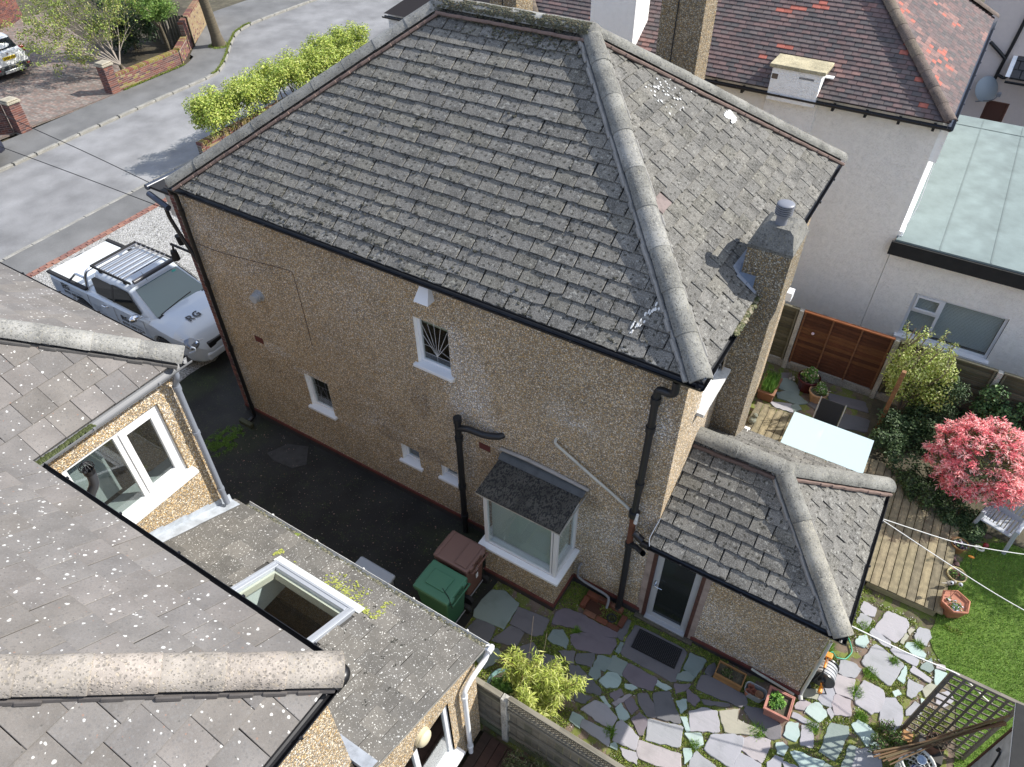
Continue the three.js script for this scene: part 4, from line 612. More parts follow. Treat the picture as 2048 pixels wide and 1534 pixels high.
{
  const holes = [[-4.31, -3.66, 3.80, 4.74], [-7.26, -6.66, 1.33, 2.19], [-5.0, -4.58, 1.06, 1.5], [-4.08, -3.72, 1.12, 1.45]].map(q => [q[0] - HX, q[1] - HX, q[2], q[3]]);
  const mk = [[6.1, 4.0, 0.55, 0.9, 0.55], [6.3, 3.2, 0.5, 0.5, 0.6], [6.0, 2.0, 0.35, 0.8, 0.35], [1.6, 2.5, 0.5, 0.12, 0.8], [2.5, 2.2, 0.5, 0.10, 0.7], [7.4, 2.62, 0.8, 0.12, 0.7], [8.6, 0.7, 0.6, 0.6, 0.5], [9.2, 1.4, 0.5, 0.9, 0.4], [0.42, 1.2, 0.12, 0.5, 0.4], [0.45, 3.0, 0.1, 0.6, 0.4], [9.3, 4.6, 0.2, 0.6, 0.35], [4.3, 1.62, 0.35, 0.16, -0.45], [5.25, 1.6, 0.4, 0.16, -0.45], [5.2, 2.9, 0.25, 0.5, -0.3], [6.02, 4.3, 0.07, 0.5, 0.6], [6.1, 2.9, 0.05, 0.7, 0.5], [5.35, 3.2, 0.06, 0.5, -0.3], [3.0, 0.8, 0.05, 0.5, -0.25], [1.35, 2.1, 0.05, 0.4, -0.25], [9.0, 2.2, 0.07, 0.5, -0.35], [8.3, 3.9, 0.3, 0.1, 0.35], [3.3, 3.4, 0.4, 0.1, 0.3], [8.5, 2.35, 0.18, 0.2, -0.35], [9.2, 2.6, 0.2, 0.25, -0.3], [3.4, 1.3, 0.5, 0.08, 0.4]];
  const rear = [[0.85, 1.73, 4.30, 5.35]];
  part('wall', [wallFace([HX, 0, 0], [1, 0, 0], 9.59, 5.6, holes, dashCol(1, mk), 0.075), wallFace([0, 0, 0], [0, 0, -1], HW, 5.6, rear, dashCol(4), 0.16), wallFace([0, 0, -HW], [-1, 0, 0], 9.59, 5.6, [], null, 0.6), wallFace([HX, 0, -HW], [0, 0, 1], HW, 5.6, [], null, 0.6)], K.pebble, house);
  part('soffit', [bx(HX + 0.1, 0.10, 5.50, 5.515, 0.0, 0.12), bx(0, 0.12, 5.50, 5.515, -HW, 0.0)], K.blackMatt, house);
  part('fascia', [bx(-9.2, 0.135, 5.515, 5.64, 0.10, 0.115), bx(0.115, 0.13, 5.515, 5.64, -HW - 0.1, 0.10)], K.black, house);
  // plinth
  const pl = part('plinth', [bx(HX, -2.70, -0.05, 0.14, 0.0, 0.022), bx(-1.28, 0.0, -0.05, 0.14, 0.0, 0.022)], mat([0.045, 0.042, 0.045], { t: T.brick, bump: 0.006, roughness: 0.8 }), house);
  part('plinth_band', [bx(HX, -2.70, 0.14, 0.205, 0.0, 0.028), bx(-1.28, -0.012, 0.14, 0.205, 0.0, 0.028)], K.redpaint, pl);
  // brick return at the street corner
  const q = part('brick_quoin', [bx(HX - 0.002, -9.43, 0.21, 5.5, -0.1, 0.003)], mat([0.34, 0.31, 0.27], { t: T.brick, bump: 0.003 }), house);
  const bl = metreUV(new RoundedBoxGeometry(0.205, 0.064, 0.1, 1, 0.006)), bs = metreUV(new RoundedBoxGeometry(0.10, 0.064, 0.1, 1, 0.006));
  for (let i = 0, y = 0.245; y < 5.48; i++, y += 0.0755) { const o = shadow(new THREE.Mesh(i % 2 ? bl : bs, pick(brickMats))); o.name = 'brick'; o.position.set(HX + (i % 2 ? 0.1 : 0.048), y, -0.04 + rr(0, 0.003)); q.add(o); }
}
// ---- the roof
const HR = hipSlopes(-9.17, 0.16, -6.55, 0.16, 5.653, 0.726);
const roof = part('roof', deckGeo([HR.side, HR.rear, HR.far, HR.front]), K.tileHidden, house);
{
  const base = { tw: 0.331, ex: 0.2085, th: 0.021, gap: 0.013, rough: 0.012, mats: tileMats };
  const patched = mat([0.235, 0.185, 0.17], { t: T.brick, bump: 0.004 });
  const rearPick = (c, R) => (Math.hypot(c.x + 1.25, c.z + 1.75) < 0.15 ? patched : null);
  const tiles = [...slopeTiles({ ...base, ...HR.side }, 11), ...slopeTiles({ ...base, ...HR.rear, pickMat: rearPick }, 12), ...slopeTiles({ ...base, ...HR.far, hidden: true }, 13), ...slopeTiles({ ...base, ...HR.front, hidden: true }, 14)];
  placeTiles(tiles, roof, 'tile');
  const nS = N3(0, 1, 0.726), nR = N3(0.726, 1, 0), nF = N3(0, 1, -0.726), nX = N3(-0.726, 1, 0), y = HR.ridgeY, e = 5.653;
  const ap = [0.16 - HR.half, y, HR.zc], ap2 = [-9.17 + HR.half, y, HR.zc], runs = [[[0.16, e, 0.16], ap, nS, nR], [[0.16, e, -6.55], ap, nR, nF], [[-9.17, e, 0.16], ap2, nS, nX], [[-9.17, e, -6.55], ap2, nF, nX], [ap2, ap, nS, nF]];
  runs.forEach((r, i) => { ridgeRun(r[0], r[1], r[2], r[3], i === 4 ? 0.165 : 0.145, 0.62, [K.ridge, K.ridge, mat([0.95, 0.95, 0.93], { t: T.conc, bump: 0.006 })], roof, i === 4 ? 'ridge_tile' : 'hip_tile', 20 + i, 0.055); });
  bedding(runs[4][0], runs[4][1], [0, 1, 0], 0.17, 0.045, K.mortar, roof, 31); bedding(runs[1][0], runs[1][1], V3(...nR).add(V3(...nF)).toArray(), 0.165, 0.02, K.mortar, roof, 32); bedding(runs[2][0], runs[2][1], V3(...nS).add(V3(...nX)).toArray(), 0.165, 0.02, K.mortar, roof, 33); bedding(runs[0][0], runs[0][1], V3(...nS).add(V3(...nR)).toArray(), 0.15, 0.03, K.mortarGrey, roof, 34);
  for (const q of [ap, ap2]) { const c = new THREE.SphereGeometry(0.165, 16, 10); c.scale(1, 0.8, 1); c.translate(q[0], q[1] + 0.02, q[2]); part('ridge_end', clean(c), K.ridge, roof); }
  // moss cushions: thick on the ridge, scattered dark cushions low on the side slope
  const R = rng(41), clump = (cols, P) => { const ico = new THREE.IcosahedronGeometry(1, 1), g = []; for (const [x, yy, z, s] of P) { const q = ico.clone(), a = q.attributes.position, c = cols[Math.floor(R() * cols.length)], cc = new Float32Array(a.count * 3); for (let k = 0; k < a.count; k++) { const f = 0.7 + 0.6 * hash2(Math.round(a.getX(k) * 50), Math.round(a.getY(k) * 50 + a.getZ(k) * 77), 3); a.setXYZ(k, a.getX(k) * f, a.getY(k) * f * 0.55, a.getZ(k) * f); cc[k * 3] = c[0]; cc[k * 3 + 1] = c[1]; cc[k * 3 + 2] = c[2]; } q.scale(s, s, s); q.rotateY(R() * 6); q.translate(x, yy, z); q.setAttribute('color', new THREE.BufferAttribute(cc, 3)); q.computeVertexNormals(); g.push(clean(q)); } return g; };
  const P = []; for (let i = 0; i < 2600; i++) { const t = Math.pow(R(), 0.8), x = lerp(ap2[0], ap[0] + 0.03, t), a = 0.15 + 1.25 * R(); if (fbm(x * 5, a * 3, 108, 3) > 0.40 - 0.08 * t) P.push([x, y + 0.012 + 0.142 * Math.cos(a), HR.zc + 0.166 * Math.sin(a), 0.007 + 0.013 * R()]); }
  for (let i = 0; i < 1500; i++) { const t = Math.pow(R(), 0.75), x = lerp(ap2[0], ap[0] + 0.05, t), d = 0.02 + 0.30 * R() * R() + (R() < 0.3 * t ? 0.25 * R() : 0), z = HR.zc + d, yy = d < 0.17 ? y + 0.10 * Math.cos(d / 0.17 * 1.3) - 0.03 : y - 0.726 * d + 0.058; if (fbm(x * 5, d * 8, 107, 3) > 0.44 - 0.1 * t) P.push([x, yy, z, 0.007 + 0.014 * R()]); }
  stuff('moss', clump([[0.065, 0.066, 0.034], [0.05, 0.052, 0.03], [0.095, 0.092, 0.05], [0.08, 0.06, 0.028]], P), K.leafMatt, 'green moss cushions along the ridge', null, roof);
  const Q = []; for (let i = 0; i < 5200; i++) { const u = R() * 9.3, v = Math.pow(R(), 1.9) * 3.4, w = (sstep(8.5, 0, u) * 0.6 + sstep(0.7, 0, v) * 0.3) * sstep(0.36, 0.62, fbm(u * 1.6, v * 2.4, 109, 3)); if (R() > w || u < v + 0.25 || u > 9.2 - v) continue; const row = Math.round(v / 0.2085) * 0.2085 + (R() < 0.7 ? 0.015 : rr(0, 0.18)), s = 0.009 + 0.022 * R() * R(), dz = row * HR.side.V[2], dy = row * HR.side.V[1]; for (let k = 0; k < 2; k++) Q.push([-9.17 + u + rr(-0.03, 0.03), 5.653 + dy + 0.043, 0.16 + dz + rr(-0.02, 0.02), s]); }
  stuff('dark_moss', clump([[0.018, 0.018, 0.014], [0.026, 0.026, 0.018], [0.035, 0.034, 0.022]], Q), K.leafMatt, 'dry black moss on the lower tiles', null, roof);
  const S2 = []; for (let i = 0; i < 260; i++) { const t = R(); S2.push([0.19 + rr(-0.02, 0.03), 5.625, lerp(-0.95, -1.86, t), 0.012 + 0.03 * R()]); }
  stuff('gutter_moss', clump([[0.12, 0.12, 0.05], [0.25, 0.22, 0.15], [0.07, 0.08, 0.03]], S2), K.leafMatt, 'moss and debris filling the rear gutter', null, roof);
  // mortar dab and bird droppings: splashes a few millimetres thick
  const spl = (O, U, Vv, pts, m, nm) => { const N = V3().crossVectors(V3(...U), V3(...Vv)).normalize(), g = []; for (const [u, v, r, s] of pts) { const q = new THREE.IcosahedronGeometry(1, 1); q.scale(r, r * s, 0.006); const mm = new THREE.Matrix4().makeBasis(V3(...U), V3(...Vv), N); mm.setPosition(V3(...O).addScaledVector(V3(...U), u).addScaledVector(V3(...Vv), v).addScaledVector(N, 0.042)); q.applyMatrix4(mm); g.push(clean(q)); } part(nm, g, m, roof); };
  const pts = []; for (let i = 0; i < 46; i++) { const t = R(); pts.push([8.30 + t * 0.22 + rr(-0.04, 0.04), 0.30 + t * 0.42 + rr(-0.05, 0.05), 0.004 + 0.010 * R(), 1 + 2 * R()]); }
  spl(HR.side.O, HR.side.U, HR.side.V, pts, K.whitePaint, 'bird_dropping');
  const pt2 = []; for (let i = 0; i < 60; i++) { const t = R(); pt2.push([4.72 + rr(-0.12, 0.12), 1.9 + rr(-0.1, 0.1), 0.01 + 0.03 * R() * R(), 1 + R()]); } for (let i = 0; i < 60; i++) pt2.push([3.9 + rr(-0.5, 0.5), 2.9 + rr(-0.4, 0.2), 0.008 + 0.014 * R(), 1]);
  spl(HR.rear.O, HR.rear.U, HR.rear.V, pt2.filter(q => q[0] < 6.71 - q[1] * 0.805 - 0.22), K.whitePaint, 'mortar_splash');
}
gutter([-9.22, 5.628, 0.176], [0.2, 5.612, 0.176], [0, 0, 1], 0.062, K.black, house);
gutter([0.176, 5.615, 0.2], [0.176, 5.615, -1.84], [1, 0, 0], 0.062, K.iron, house);
gutter([0.176, 5.615, -2.64], [0.176, 5.62, -6.6], [1, 0, 0], 0.062, K.black, house);
part('hip_iron', [tube([[0.16, 5.72, 0.16], [0.2, 5.74, 0.2], [0.22, 5.80, 0.22]], 0.012), bx(0.06, 0.16, 5.72, 0.5 + 5.23, 0.06, 0.16)], K.lead, house);
// ---- windows on the passage side
{
  const { f, mk } = windowUnit(house, 'window', [-4.31, 3.80, 0], [1, 0, 0], [0, 0, 1], 0.65, 0.94, { rec: 0.075, fr: 0.06, reveal: K.renderWhite });
  const lead = []; for (let i = 0; i < 7; i++) { const a = -0.62 + i * 0.2, x0 = 0.325, y0 = 0.2; lead.push(tube([[x0, y0, -0.095], [clamp(x0 + Math.sin(a) * 0.62, 0.06, 0.59), y0 + Math.min(0.66, Math.abs(a) > 0.1 ? Math.abs((clamp(x0 + Math.sin(a) * 0.62, 0.06, 0.59) - x0) / Math.tan(a)) : 0.66), -0.095]], 0.004, 4, 1)); }
  lead.push(tube([[0.06, 0.2, -0.095], [0.59, 0.2, -0.095]], 0.003, 4, 1), tube([[0.06, 0.36, -0.095], [0.24, 0.36, -0.095]], 0.003, 4, 1), tube([[0.36, 0.36, -0.095], [0.59, 0.26, -0.095]], 0.003, 4, 1), tube([[0.325, 0.05, -0.095], [0.325, 0.2, -0.095]], 0.003, 4, 1));
  part('leading', mk(lead), K.whitePaint, f); part('valance', mk([bx(0.05, 0.6, 0.74, 0.9, -0.17, -0.16)]), K.curtain, f); part('lead_diamond', mk([new THREE.OctahedronGeometry(0.045, 0).scale(0.7, 1.3, 0.15).translate(0.3, 0.38, -0.095)]), K.black, f);
  const b = windowUnit(house, 'window', [-7.26, 1.33, 0], [1, 0, 0], [0, 0, 1], 0.60, 0.86, { rec: 0.075, fr: 0.055, reveal: K.renderWhite });
  const l2 = []; for (const [p, q] of [[[0.06, 0.3], [0.54, 0.3]], [[0.06, 0.55], [0.54, 0.55]], [[0.22, 0.06], [0.22, 0.8]], [[0.4, 0.06], [0.4, 0.8]], [[0.22, 0.3], [0.31, 0.55]], [[0.31, 0.55], [0.4, 0.3]]]) l2.push(tube([[p[0], p[1], -0.095], [q[0], q[1], -0.095]], 0.003, 4, 1)); part('leading', b.mk(l2), K.grey, b.f);
  windowUnit(house, 'window', [-5.0, 1.06, 0], [1, 0, 0], [0, 0, 1], 0.42, 0.44, { rec: 0.11, fr: 0.05, reveal: K.renderWhite, sillOut: 0.06 });
  windowUnit(house, 'window', [-4.08, 1.12, 0], [1, 0, 0], [0, 0, 1], 0.36, 0.33, { rec: 0.11, fr: 0.045, reveal: K.renderWhite, sillOut: 0.06 });
  windowUnit(house, 'window', [0, 4.30, -0.85], [0, 0, -1], [1, 0, 0], 0.88, 1.05, { rec: 0.05, fr: 0.07, sillOut: 0.11, sillExt: 0.12, mull: [0.44], sillMat: K.whitePaint });
}
// ---- square bay window
{
  const bay = part('bay_window', [wallFace([-2.68, 0.02, 0.72], [1, 0, 0], 1.38, 0.9, [], dashCol(8), 0.12), wallFace([-1.30, 0.02, 0.72], [0, 0, -1], 0.72, 0.9, [], dashCol(9), 0.12), wallFace([-2.68, 0.02, 0], [0, 0, 1], 0.72, 0.9, [], dashCol(10), 0.2)], K.pebble, house);
  part('plinth_band', [bx(-2.70, -1.28, 0.14, 0.205, 0.72, 0.75), bx(-1.302, -1.272, 0.14, 0.205, 0.03, 0.72), bx(-2.71, -2.68, 0.14, 0.205, 0.03, 0.72)], K.redpaint, bay);
  part('plinth_base', [bx(-2.695, -1.285, -0.05, 0.14, 0.70, 0.742), bx(-1.31, -1.28, -0.05, 0.14, 0.03, 0.70)], mat([0.05, 0.042, 0.042], { t: T.brick, bump: 0.006 }), bay);
  part('sill', [rbx(-2.77, -1.21, 0.92, 0.985, 0.0, 0.80, 0.012, 1)], K.white, bay);
  const y0 = 0.985, y1 = 2.40, z = 0.70, fr = [], bar = (x0, x1, a, b, c, d) => fr.push(rbx(x0, x1, a, b, c, d, 0.006, 1));
  for (const x of [-2.68, -1.37]) bar(x, x + 0.07, y0, y1, z - 0.07, z); bar(-2.61, -1.37, y0, y0 + 0.05, z - 0.06, z); bar(-2.61, -1.37, y1 - 0.06, y1, z - 0.06, z); bar(-1.42, -1.385, y0 + 0.05, y1 - 0.06, z - 0.05, z - 0.01);
  for (const x of [-1.37, -2.68]) { bar(x + 0.01, x + 0.07, y0, y0 + 0.05, 0.0, z - 0.07); bar(x + 0.01, x + 0.07, y1 - 0.06, y1, 0.0, z - 0.07); bar(x + 0.005, x + 0.07, y0, y1, 0.0, 0.06); }
  part('frame', fr, mat([0.66, 0.66, 0.66], { roughness: 0.4 }), bay);
  part('pane', [bx(-2.61, -1.42, y0 + 0.05, y1 - 0.06, z - 0.035, z - 0.029)], K.glass, bay); part('pane', [bx(-1.345, -1.339, y0 + 0.05, y1 - 0.06, 0.06, z - 0.07)], K.glass, bay); part('pane', [bx(-2.651, -2.645, y0 + 0.05, y1 - 0.06, 0.06, z - 0.07)], K.glass, bay);
  const sl = []; for (let y = y0 + 0.09; y < y1 - 0.1; y += 0.048) sl.push(bx(-2.6, -1.44, y, y + 0.044, z - 0.13, z - 0.126), bx(-1.40, -1.396, y, y + 0.044, 0.08, z - 0.14)); part('blind', sl, mat([0.40, 0.47, 0.46], { roughness: 0.7 }), bay);
  const rp = [[-2.72, 0.83], [-1.21, 0.83], [-1.21, 0.0], [-2.72, 0.0]], yr = zz => lerp(2.58, 2.45, zz / 0.83), pos = []; const tri = (a, b, c) => pos.push(...a, ...b, ...c), tp = rp.map(p => [p[0], yr(p[1]), p[1]]), lo = rp.map(p => [p[0], yr(p[1]) - 0.02, p[1]]); tri(tp[0], tp[1], tp[2]); tri(tp[0], tp[2], tp[3]); for (let i = 0; i < 4; i++) { const j = (i + 1) % 4; tri(lo[i], lo[j], tp[j]); tri(lo[i], tp[j], tp[i]); }
  const g = new THREE.BufferGeometry(); g.setAttribute('position', new THREE.Float32BufferAttribute(pos, 3)); g.computeVertexNormals(); part('bay_roof', metreUV(g), K.blackfelt, bay);
  part('drip_edge', [rbx(-2.735, -1.195, 2.385, 2.435, 0.80, 0.822, 0.006, 1), rbx(-1.22, -1.20, 2.40, 2.43, 0.0, 0.8, 0.004, 1), bx(-2.70, -1.23, 2.40, 2.43, 0.68, 0.80)], mat([0.50, 0.48, 0.43], { t: T.brick, bump: 0.003 }), bay);
  const fl = new THREE.BufferGeometry(), q = [[-2.74, 2.62, 0.016], [-1.19, 2.62, 0.016], [-1.19, 2.565, 0.15], [-2.74, 2.565, 0.15], [-2.74, 2.72, 0.013], [-1.19, 2.70, 0.013]].map(p => p); const pp = []; const t3 = (a, b, c) => pp.push(...q[a], ...q[b], ...q[c]); t3(3, 2, 1); t3(3, 1, 0); t3(0, 1, 5); t3(0, 5, 4); fl.setAttribute('position', new THREE.Float32BufferAttribute(pp, 3)); fl.computeVertexNormals(); part('flashing', metreUV(fl), mat([0.10, 0.105, 0.105], { t: T.brick, bump: 0.004, roughness: 0.7 }), bay);
  part('mortar_fillet', [tube([[-2.76, 2.68, 0.03], [-2.3, 2.72, 0.035], [-1.8, 2.70, 0.03], [-1.15, 2.66, 0.03]], 0.035, 6, 20)], mat([0.42, 0.39, 0.35], { t: T.brick, bump: 0.01 }), bay);
}
// ---- pipes, vents
{
  const pipe = (n, runs, m, r = 0.055, brs = []) => { const g = runs.map(p => tube(p, r, 12, p.length * 10)); for (const [x, y, z, k] of brs) g.push(cyl([x, y - 0.05, z], [x, y + 0.05, z], r * (k || 1.28), r * (k || 1.28), 14)); return part(n, g, m, house); };
  pipe('soil_pipe', [[[-3.50, 3.10, 0.15], [-3.51, 1.5, 0.15], [-3.53, 0.0, 0.15]], [[-3.5, 2.86, 0.15], [-3.30, 2.95, 0.15], [-3.0, 2.96, 0.13], [-2.78, 2.98, 0.06], [-2.72, 2.99, -0.02]]], K.iron, 0.056, [[-3.50, 3.06, 0.15], [-3.50, 2.62, 0.15], [-3.515, 1.35, 0.15], [-3.52, 0.5, 0.15]]);
  pipe('downpipe', [[[-9.24, 5.56, 0.17], [-9.24, 5.46, 0.14], [-9.25, 5.30, 0.09], [-9.25, 2.6, 0.09], [-9.25, 0.16, 0.09], [-9.25, 0.07, 0.13], [-9.25, 0.03, 0.26]]], K.black, 0.04, [[-9.25, 5.1, 0.09], [-9.25, 3.6, 0.09], [-9.25, 2.0, 0.09], [-9.25, 0.35, 0.09]]);
  const up = pipe('waste_stack', [[[-0.11, 5.55, 0.17], [-0.11, 5.36, 0.17], [-0.18, 5.30, 0.15], [-0.30, 5.28, 0.13], [-0.34, 5.16, 0.12], [-0.345, 4.2, 0.11], [-0.36, 2.72, 0.11]]], K.iron, 0.052, [[-0.34, 5.08, 0.12], [-0.345, 4.55, 0.11], [-0.355, 3.4, 0.11], [-0.36, 2.72, 0.11, 1.55]]);
  part('collar_paint', [cyl([-0.30, 2.60, 0.17], [-0.29, 2.80, 0.16], 0.03, 0.02, 10)], K.whitePaint, up);
  part('rusty_length', [tube([[-0.36, 2.68, 0.11], [-0.352, 1.95, 0.11]], 0.051, 12, 6)], K.rust, up);
  part('lower_length', [tube([[-0.352, 1.95, 0.11], [-0.34, 1.0, 0.11], [-0.34, 0.13, 0.11], [-0.35, 0.07, 0.16]], 0.053, 12, 16), cyl([-0.352, 1.9, 0.11], [-0.352, 2.0, 0.11], 0.068, 0.068, 14), tube([[-0.34, 1.98, 0.13], [-0.22, 2.06, 0.18], [-0.12, 2.10, 0.24], [-0.06, 2.16, 0.30]], 0.045, 10, 16)], K.iron, up);
  part('waste_pipe', [tube([[-1.77, 3.45, -0.02], [-1.76, 3.43, 0.05], [-1.70, 3.38, 0.06], [-1.1, 3.06, 0.065], [-0.5, 2.76, 0.08], [-0.38, 2.70, 0.10]], 0.024, 10, 40)], mat([0.60, 0.58, 0.50], { t: T.brick, roughness: 0.6 }), house);
  part('overflow_pipe', [tube([[1.96, 0.19, 0.045], [2.1, 0.17, 0.05], [2.4, 0.13, 0.05], [2.66, 0.10, 0.05]], 0.022, 8, 20)], mat([0.5, 0.52, 0.45], { t: T.brick, roughness: 0.7 }), house);
  part('sink_waste', [tube([[-1.16, 0.62, -0.02], [-1.16, 0.60, 0.09], [-1.16, 0.46, 0.11], [-1.14, 0.36, 0.11], [-1.0, 0.30, 0.11], [-0.62, 0.27, 0.12], [-0.52, 0.26, 0.16], [-0.50, 0.12, 0.26]], 0.024, 10, 50)], K.grey, house);
  part('flue_cowl', [cyl([-7.9, 3.78, 0], [-7.9, 3.78, 0.14], 0.07, 0.07, 20), cyl([-7.9, 3.78, 0.07], [-7.9, 3.78, 0.085], 0.10, 0.10, 20), cyl([-7.9, 3.78, 0.13], [-7.9, 3.78, 0.16], 0.085, 0.085, 20), cyl([-7.9, 3.78, 0.0], [-7.9, 3.78, 0.012], 0.12, 0.12, 20)], mat([0.42, 0.43, 0.44], { roughness: 0.5 }), house);
  { const g = new THREE.BufferGeometry(), a = [-4.08, -3.90, 5.42, 0.01], P = [[-4.06, 5.42, 0.0], [-3.90, 5.42, 0.0], [-3.90, 5.42, 0.06], [-4.06, 5.42, 0.06], [-4.11, 5.20, 0.0], [-3.85, 5.20, 0.0], [-3.85, 5.20, 0.17], [-4.11, 5.20, 0.17]], I = [0, 1, 2, 3, 3, 2, 6, 7, 2, 1, 5, 6, 0, 3, 7, 4, 4, 7, 6, 5], p = []; for (let i = 0; i < I.length; i += 4) for (const k of [0, 1, 2, 0, 2, 3]) p.push(...P[I[i + k]]); g.setAttribute('position', new THREE.Float32BufferAttribute(p, 3)); g.computeVertexNormals(); part('vent_hood', metreUV(g), K.white, house); }
  for (const [x, y] of [[-8.33, 2.56], [-3.09, 2.50]]) { const g = [bx(x - 0.11, x + 0.11, y - 0.07, y + 0.07, 0.001, 0.008)]; for (let i = 0; i < 6; i++) for (let j = 0; j < 3; j++) g.push(rbx(x - 0.105 + i * 0.036, x - 0.079 + i * 0.036, y - 0.062 + j * 0.043, y - 0.03 + j * 0.043, 0.008, 0.014, 0.002, 1)); part('air_brick', g, K.redpaint, house); }
  part('cable', [tube([[-9.5, 4.42, 0.008], [-8.6, 4.44, 0.008], [-7.4, 4.60, 0.008], [-6.86, 4.66, 0.008], [-6.82, 4.5, 0.008], [-6.80, 3.6, 0.008], [-6.80, 3.1, 0.008]], 0.0045, 5, 60)], K.brownwood, house);
}
// ---- chimney on the rear wall
{
  const sec = (x0, x1, z0, z1, y) => [[x0, y, z1], [x1, y, z1], [x1, y, z0], [x0, y, z0]];
  const loft = secs => { const p = []; for (let s = 0; s + 1 < secs.length; s++) for (let i = 0; i < 4; i++) { const j = (i + 1) % 4, a = secs[s][i], b = secs[s][j], c = secs[s + 1][j], d = secs[s + 1][i]; p.push(...a, ...b, ...c, ...a, ...c, ...d); } const t = secs[secs.length - 1]; p.push(...t[0], ...t[1], ...t[2], ...t[0], ...t[2], ...t[3]); const g = new THREE.BufferGeometry(); g.setAttribute('position', new THREE.Float32BufferAttribute(p, 3)); g.computeVertexNormals(); return metreUV(g); };
  const ch = part('chimney', loft([sec(-0.02, 0.43, -2.62, -1.88, 0), sec(-0.02, 0.43, -2.62, -1.88, 5.3), sec(-0.10, 0.47, -2.62, -1.88, 5.5), sec(-0.10, 0.47, -2.62, -1.88, 6.32)]), K.stackdash, house);
  part('flaunching', loft([sec(-0.105, 0.475, -2.625, -1.875, 6.322), sec(-0.11, 0.48, -2.63, -1.87, 6.37), sec(-0.08, 0.45, -2.59, -1.91, 6.43), sec(-0.02, 0.40, -2.48, -2.0, 6.56), sec(0.04, 0.34, -2.36, -2.02, 6.61)]), mat([0.62, 0.62, 0.60], { t: T.conc, bump: 0.012 }), ch);
  const pg = [cyl([0.18, 6.60, -2.15], [0.18, 6.76, -2.15], 0.072, 0.072, 24)]; for (let i = 0; i < 5; i++) pg.push(cyl([0.18, 6.745 + i * 0.027, -2.15], [0.18, 6.762 + i * 0.027, -2.15], 0.108, 0.112, 24)); pg.push(cyl([0.18, 6.74, -2.15], [0.18, 6.88, -2.15], 0.085, 0.085, 20)); const dome = new THREE.SphereGeometry(0.112, 24, 8, 0, 6.3, 0, 1.57); dome.scale(1, 0.3, 1); dome.translate(0.18, 6.88, -2.15); pg.push(clean(dome)); part('flue_terminal', pg, mat([0.20, 0.21, 0.24], { roughness: 0.4 }), ch);
  const fl = new THREE.BufferGeometry(), rp = (x, d) => 5.653 + 0.726 * (0.16 - x) + d, W = [[0.16, -1.87], [-0.12, -1.87], [-0.13, -1.78], [0.16, -1.80]], W2 = [[-0.10, -1.80], [-0.22, -1.86], [-0.20, -2.62], [-0.10, -2.65]], p = []; for (const Q of [W, W2]) { const q = Q.map(a => [a[0], rp(a[0], 0.05 + 0.01 * rnd()), a[1]]); p.push(...q[0], ...q[1], ...q[2], ...q[0], ...q[2], ...q[3]); } fl.setAttribute('position', new THREE.Float32BufferAttribute(p, 3)); fl.computeVertexNormals(); part('lead_flashing', metreUV(fl), K.lead, ch);
  part('lead_upstand', [bx(-0.125, -0.102, 5.8, 6.05, -2.6, -1.9), bx(-0.12, 0.1, 5.75, 5.93, -1.878, -1.866)], mat([0.20, 0.25, 0.33], { t: T.brick, roughness: 0.5 }), ch);
  part('floodlight', [rbx(0.29, 0.39, 4.40, 4.56, -3.98, -3.80, 0.012, 1), bx(0.0, 0.30, 4.46, 4.49, -3.91, -3.87), rbx(0.05, 0.12, 4.28, 4.36, -3.95, -3.85, 0.01, 1)], K.white, house);
  // two stacks on the far side of the roof
  for (const [x0, x1, z0, z1, top] of [[-3.40, -2.62, -6.95, -6.32, 8.9], [-6.96, -6.35, -6.95, -6.32, 8.9]]) { const c = part('chimney', loft([sec(x0, x1, z0, z1, 4.0), sec(x0, x1, z0, z1, top)]), mat([0.8, 0.8, 0.78], { t: T.pebble, bump: 0.012 }), house); part('cap', loft([sec(x0 - 0.06, x1 + 0.06, z0 - 0.06, z1 + 0.06, top + 0.002), sec(x0 - 0.06, x1 + 0.06, z0 - 0.06, z1 + 0.06, top + 0.1)]), K.ridge, c); part('aerial_bracket', [tube([[x0 + 0.3, 6.7, z1 + 0.02], [x0 + 0.32, 8.4, z1 + 0.02]], 0.01, 5, 4)], K.blackMatt, c); }
}
// ---- street front: little tiled roof over the front bay with its own gutter
{
  part('front_bay', [bx(-10.0, -9.6, 4.7, 5.25, -2.6, -0.15)], K.whitePaint, house);
  const b = part('front_bay_roof', [cyl([-9.62, 5.22, -0.06], [-9.62, 5.40, -2.7], 0.01, 0.01, 4), bx(-10.15, -9.55, 5.25, 5.30, -2.7, -0.02)], K.blackMatt, house);
  part('front_gutter', [cyl([-10.15, 5.18, 0.04], [-9.6, 5.08, 0.10], 0.055, 0.055, 12), cyl([-10.2, 5.28, -2.7], [-10.2, 5.28, 0.02], 0.055, 0.055, 10)], mat([0.035, 0.045, 0.07], { roughness: 0.3 }), house);
  part('front_downpipe', [tube([[-9.68, 5.05, 0.10], [-9.66, 4.85, 0.10], [-9.5, 4.45, 0.09], [-9.28, 4.05, 0.09]], 0.035, 10, 24)], K.black, house);
  part('security_light', [cyl([-9.9, 3.9, -0.2], [-10.5, 3.9, -0.2], 0.025, 0.025, 8), cyl([-10.45, 3.9, -0.2], [-10.5, 3.72, -0.2], 0.02, 0.02, 8), cyl([-10.5, 3.75, -0.2], [-10.5, 3.55, -0.2], 0.06, 0.08, 12), cyl([-10.55, 3.75, -0.45], [-10.55, 3.95, -0.45], 0.06, 0.08, 12), cyl([-9.58, 3.9, -0.2], [-9.95, 3.9, -0.2], 0.03, 0.03, 8)], K.blackMatt, house);
}
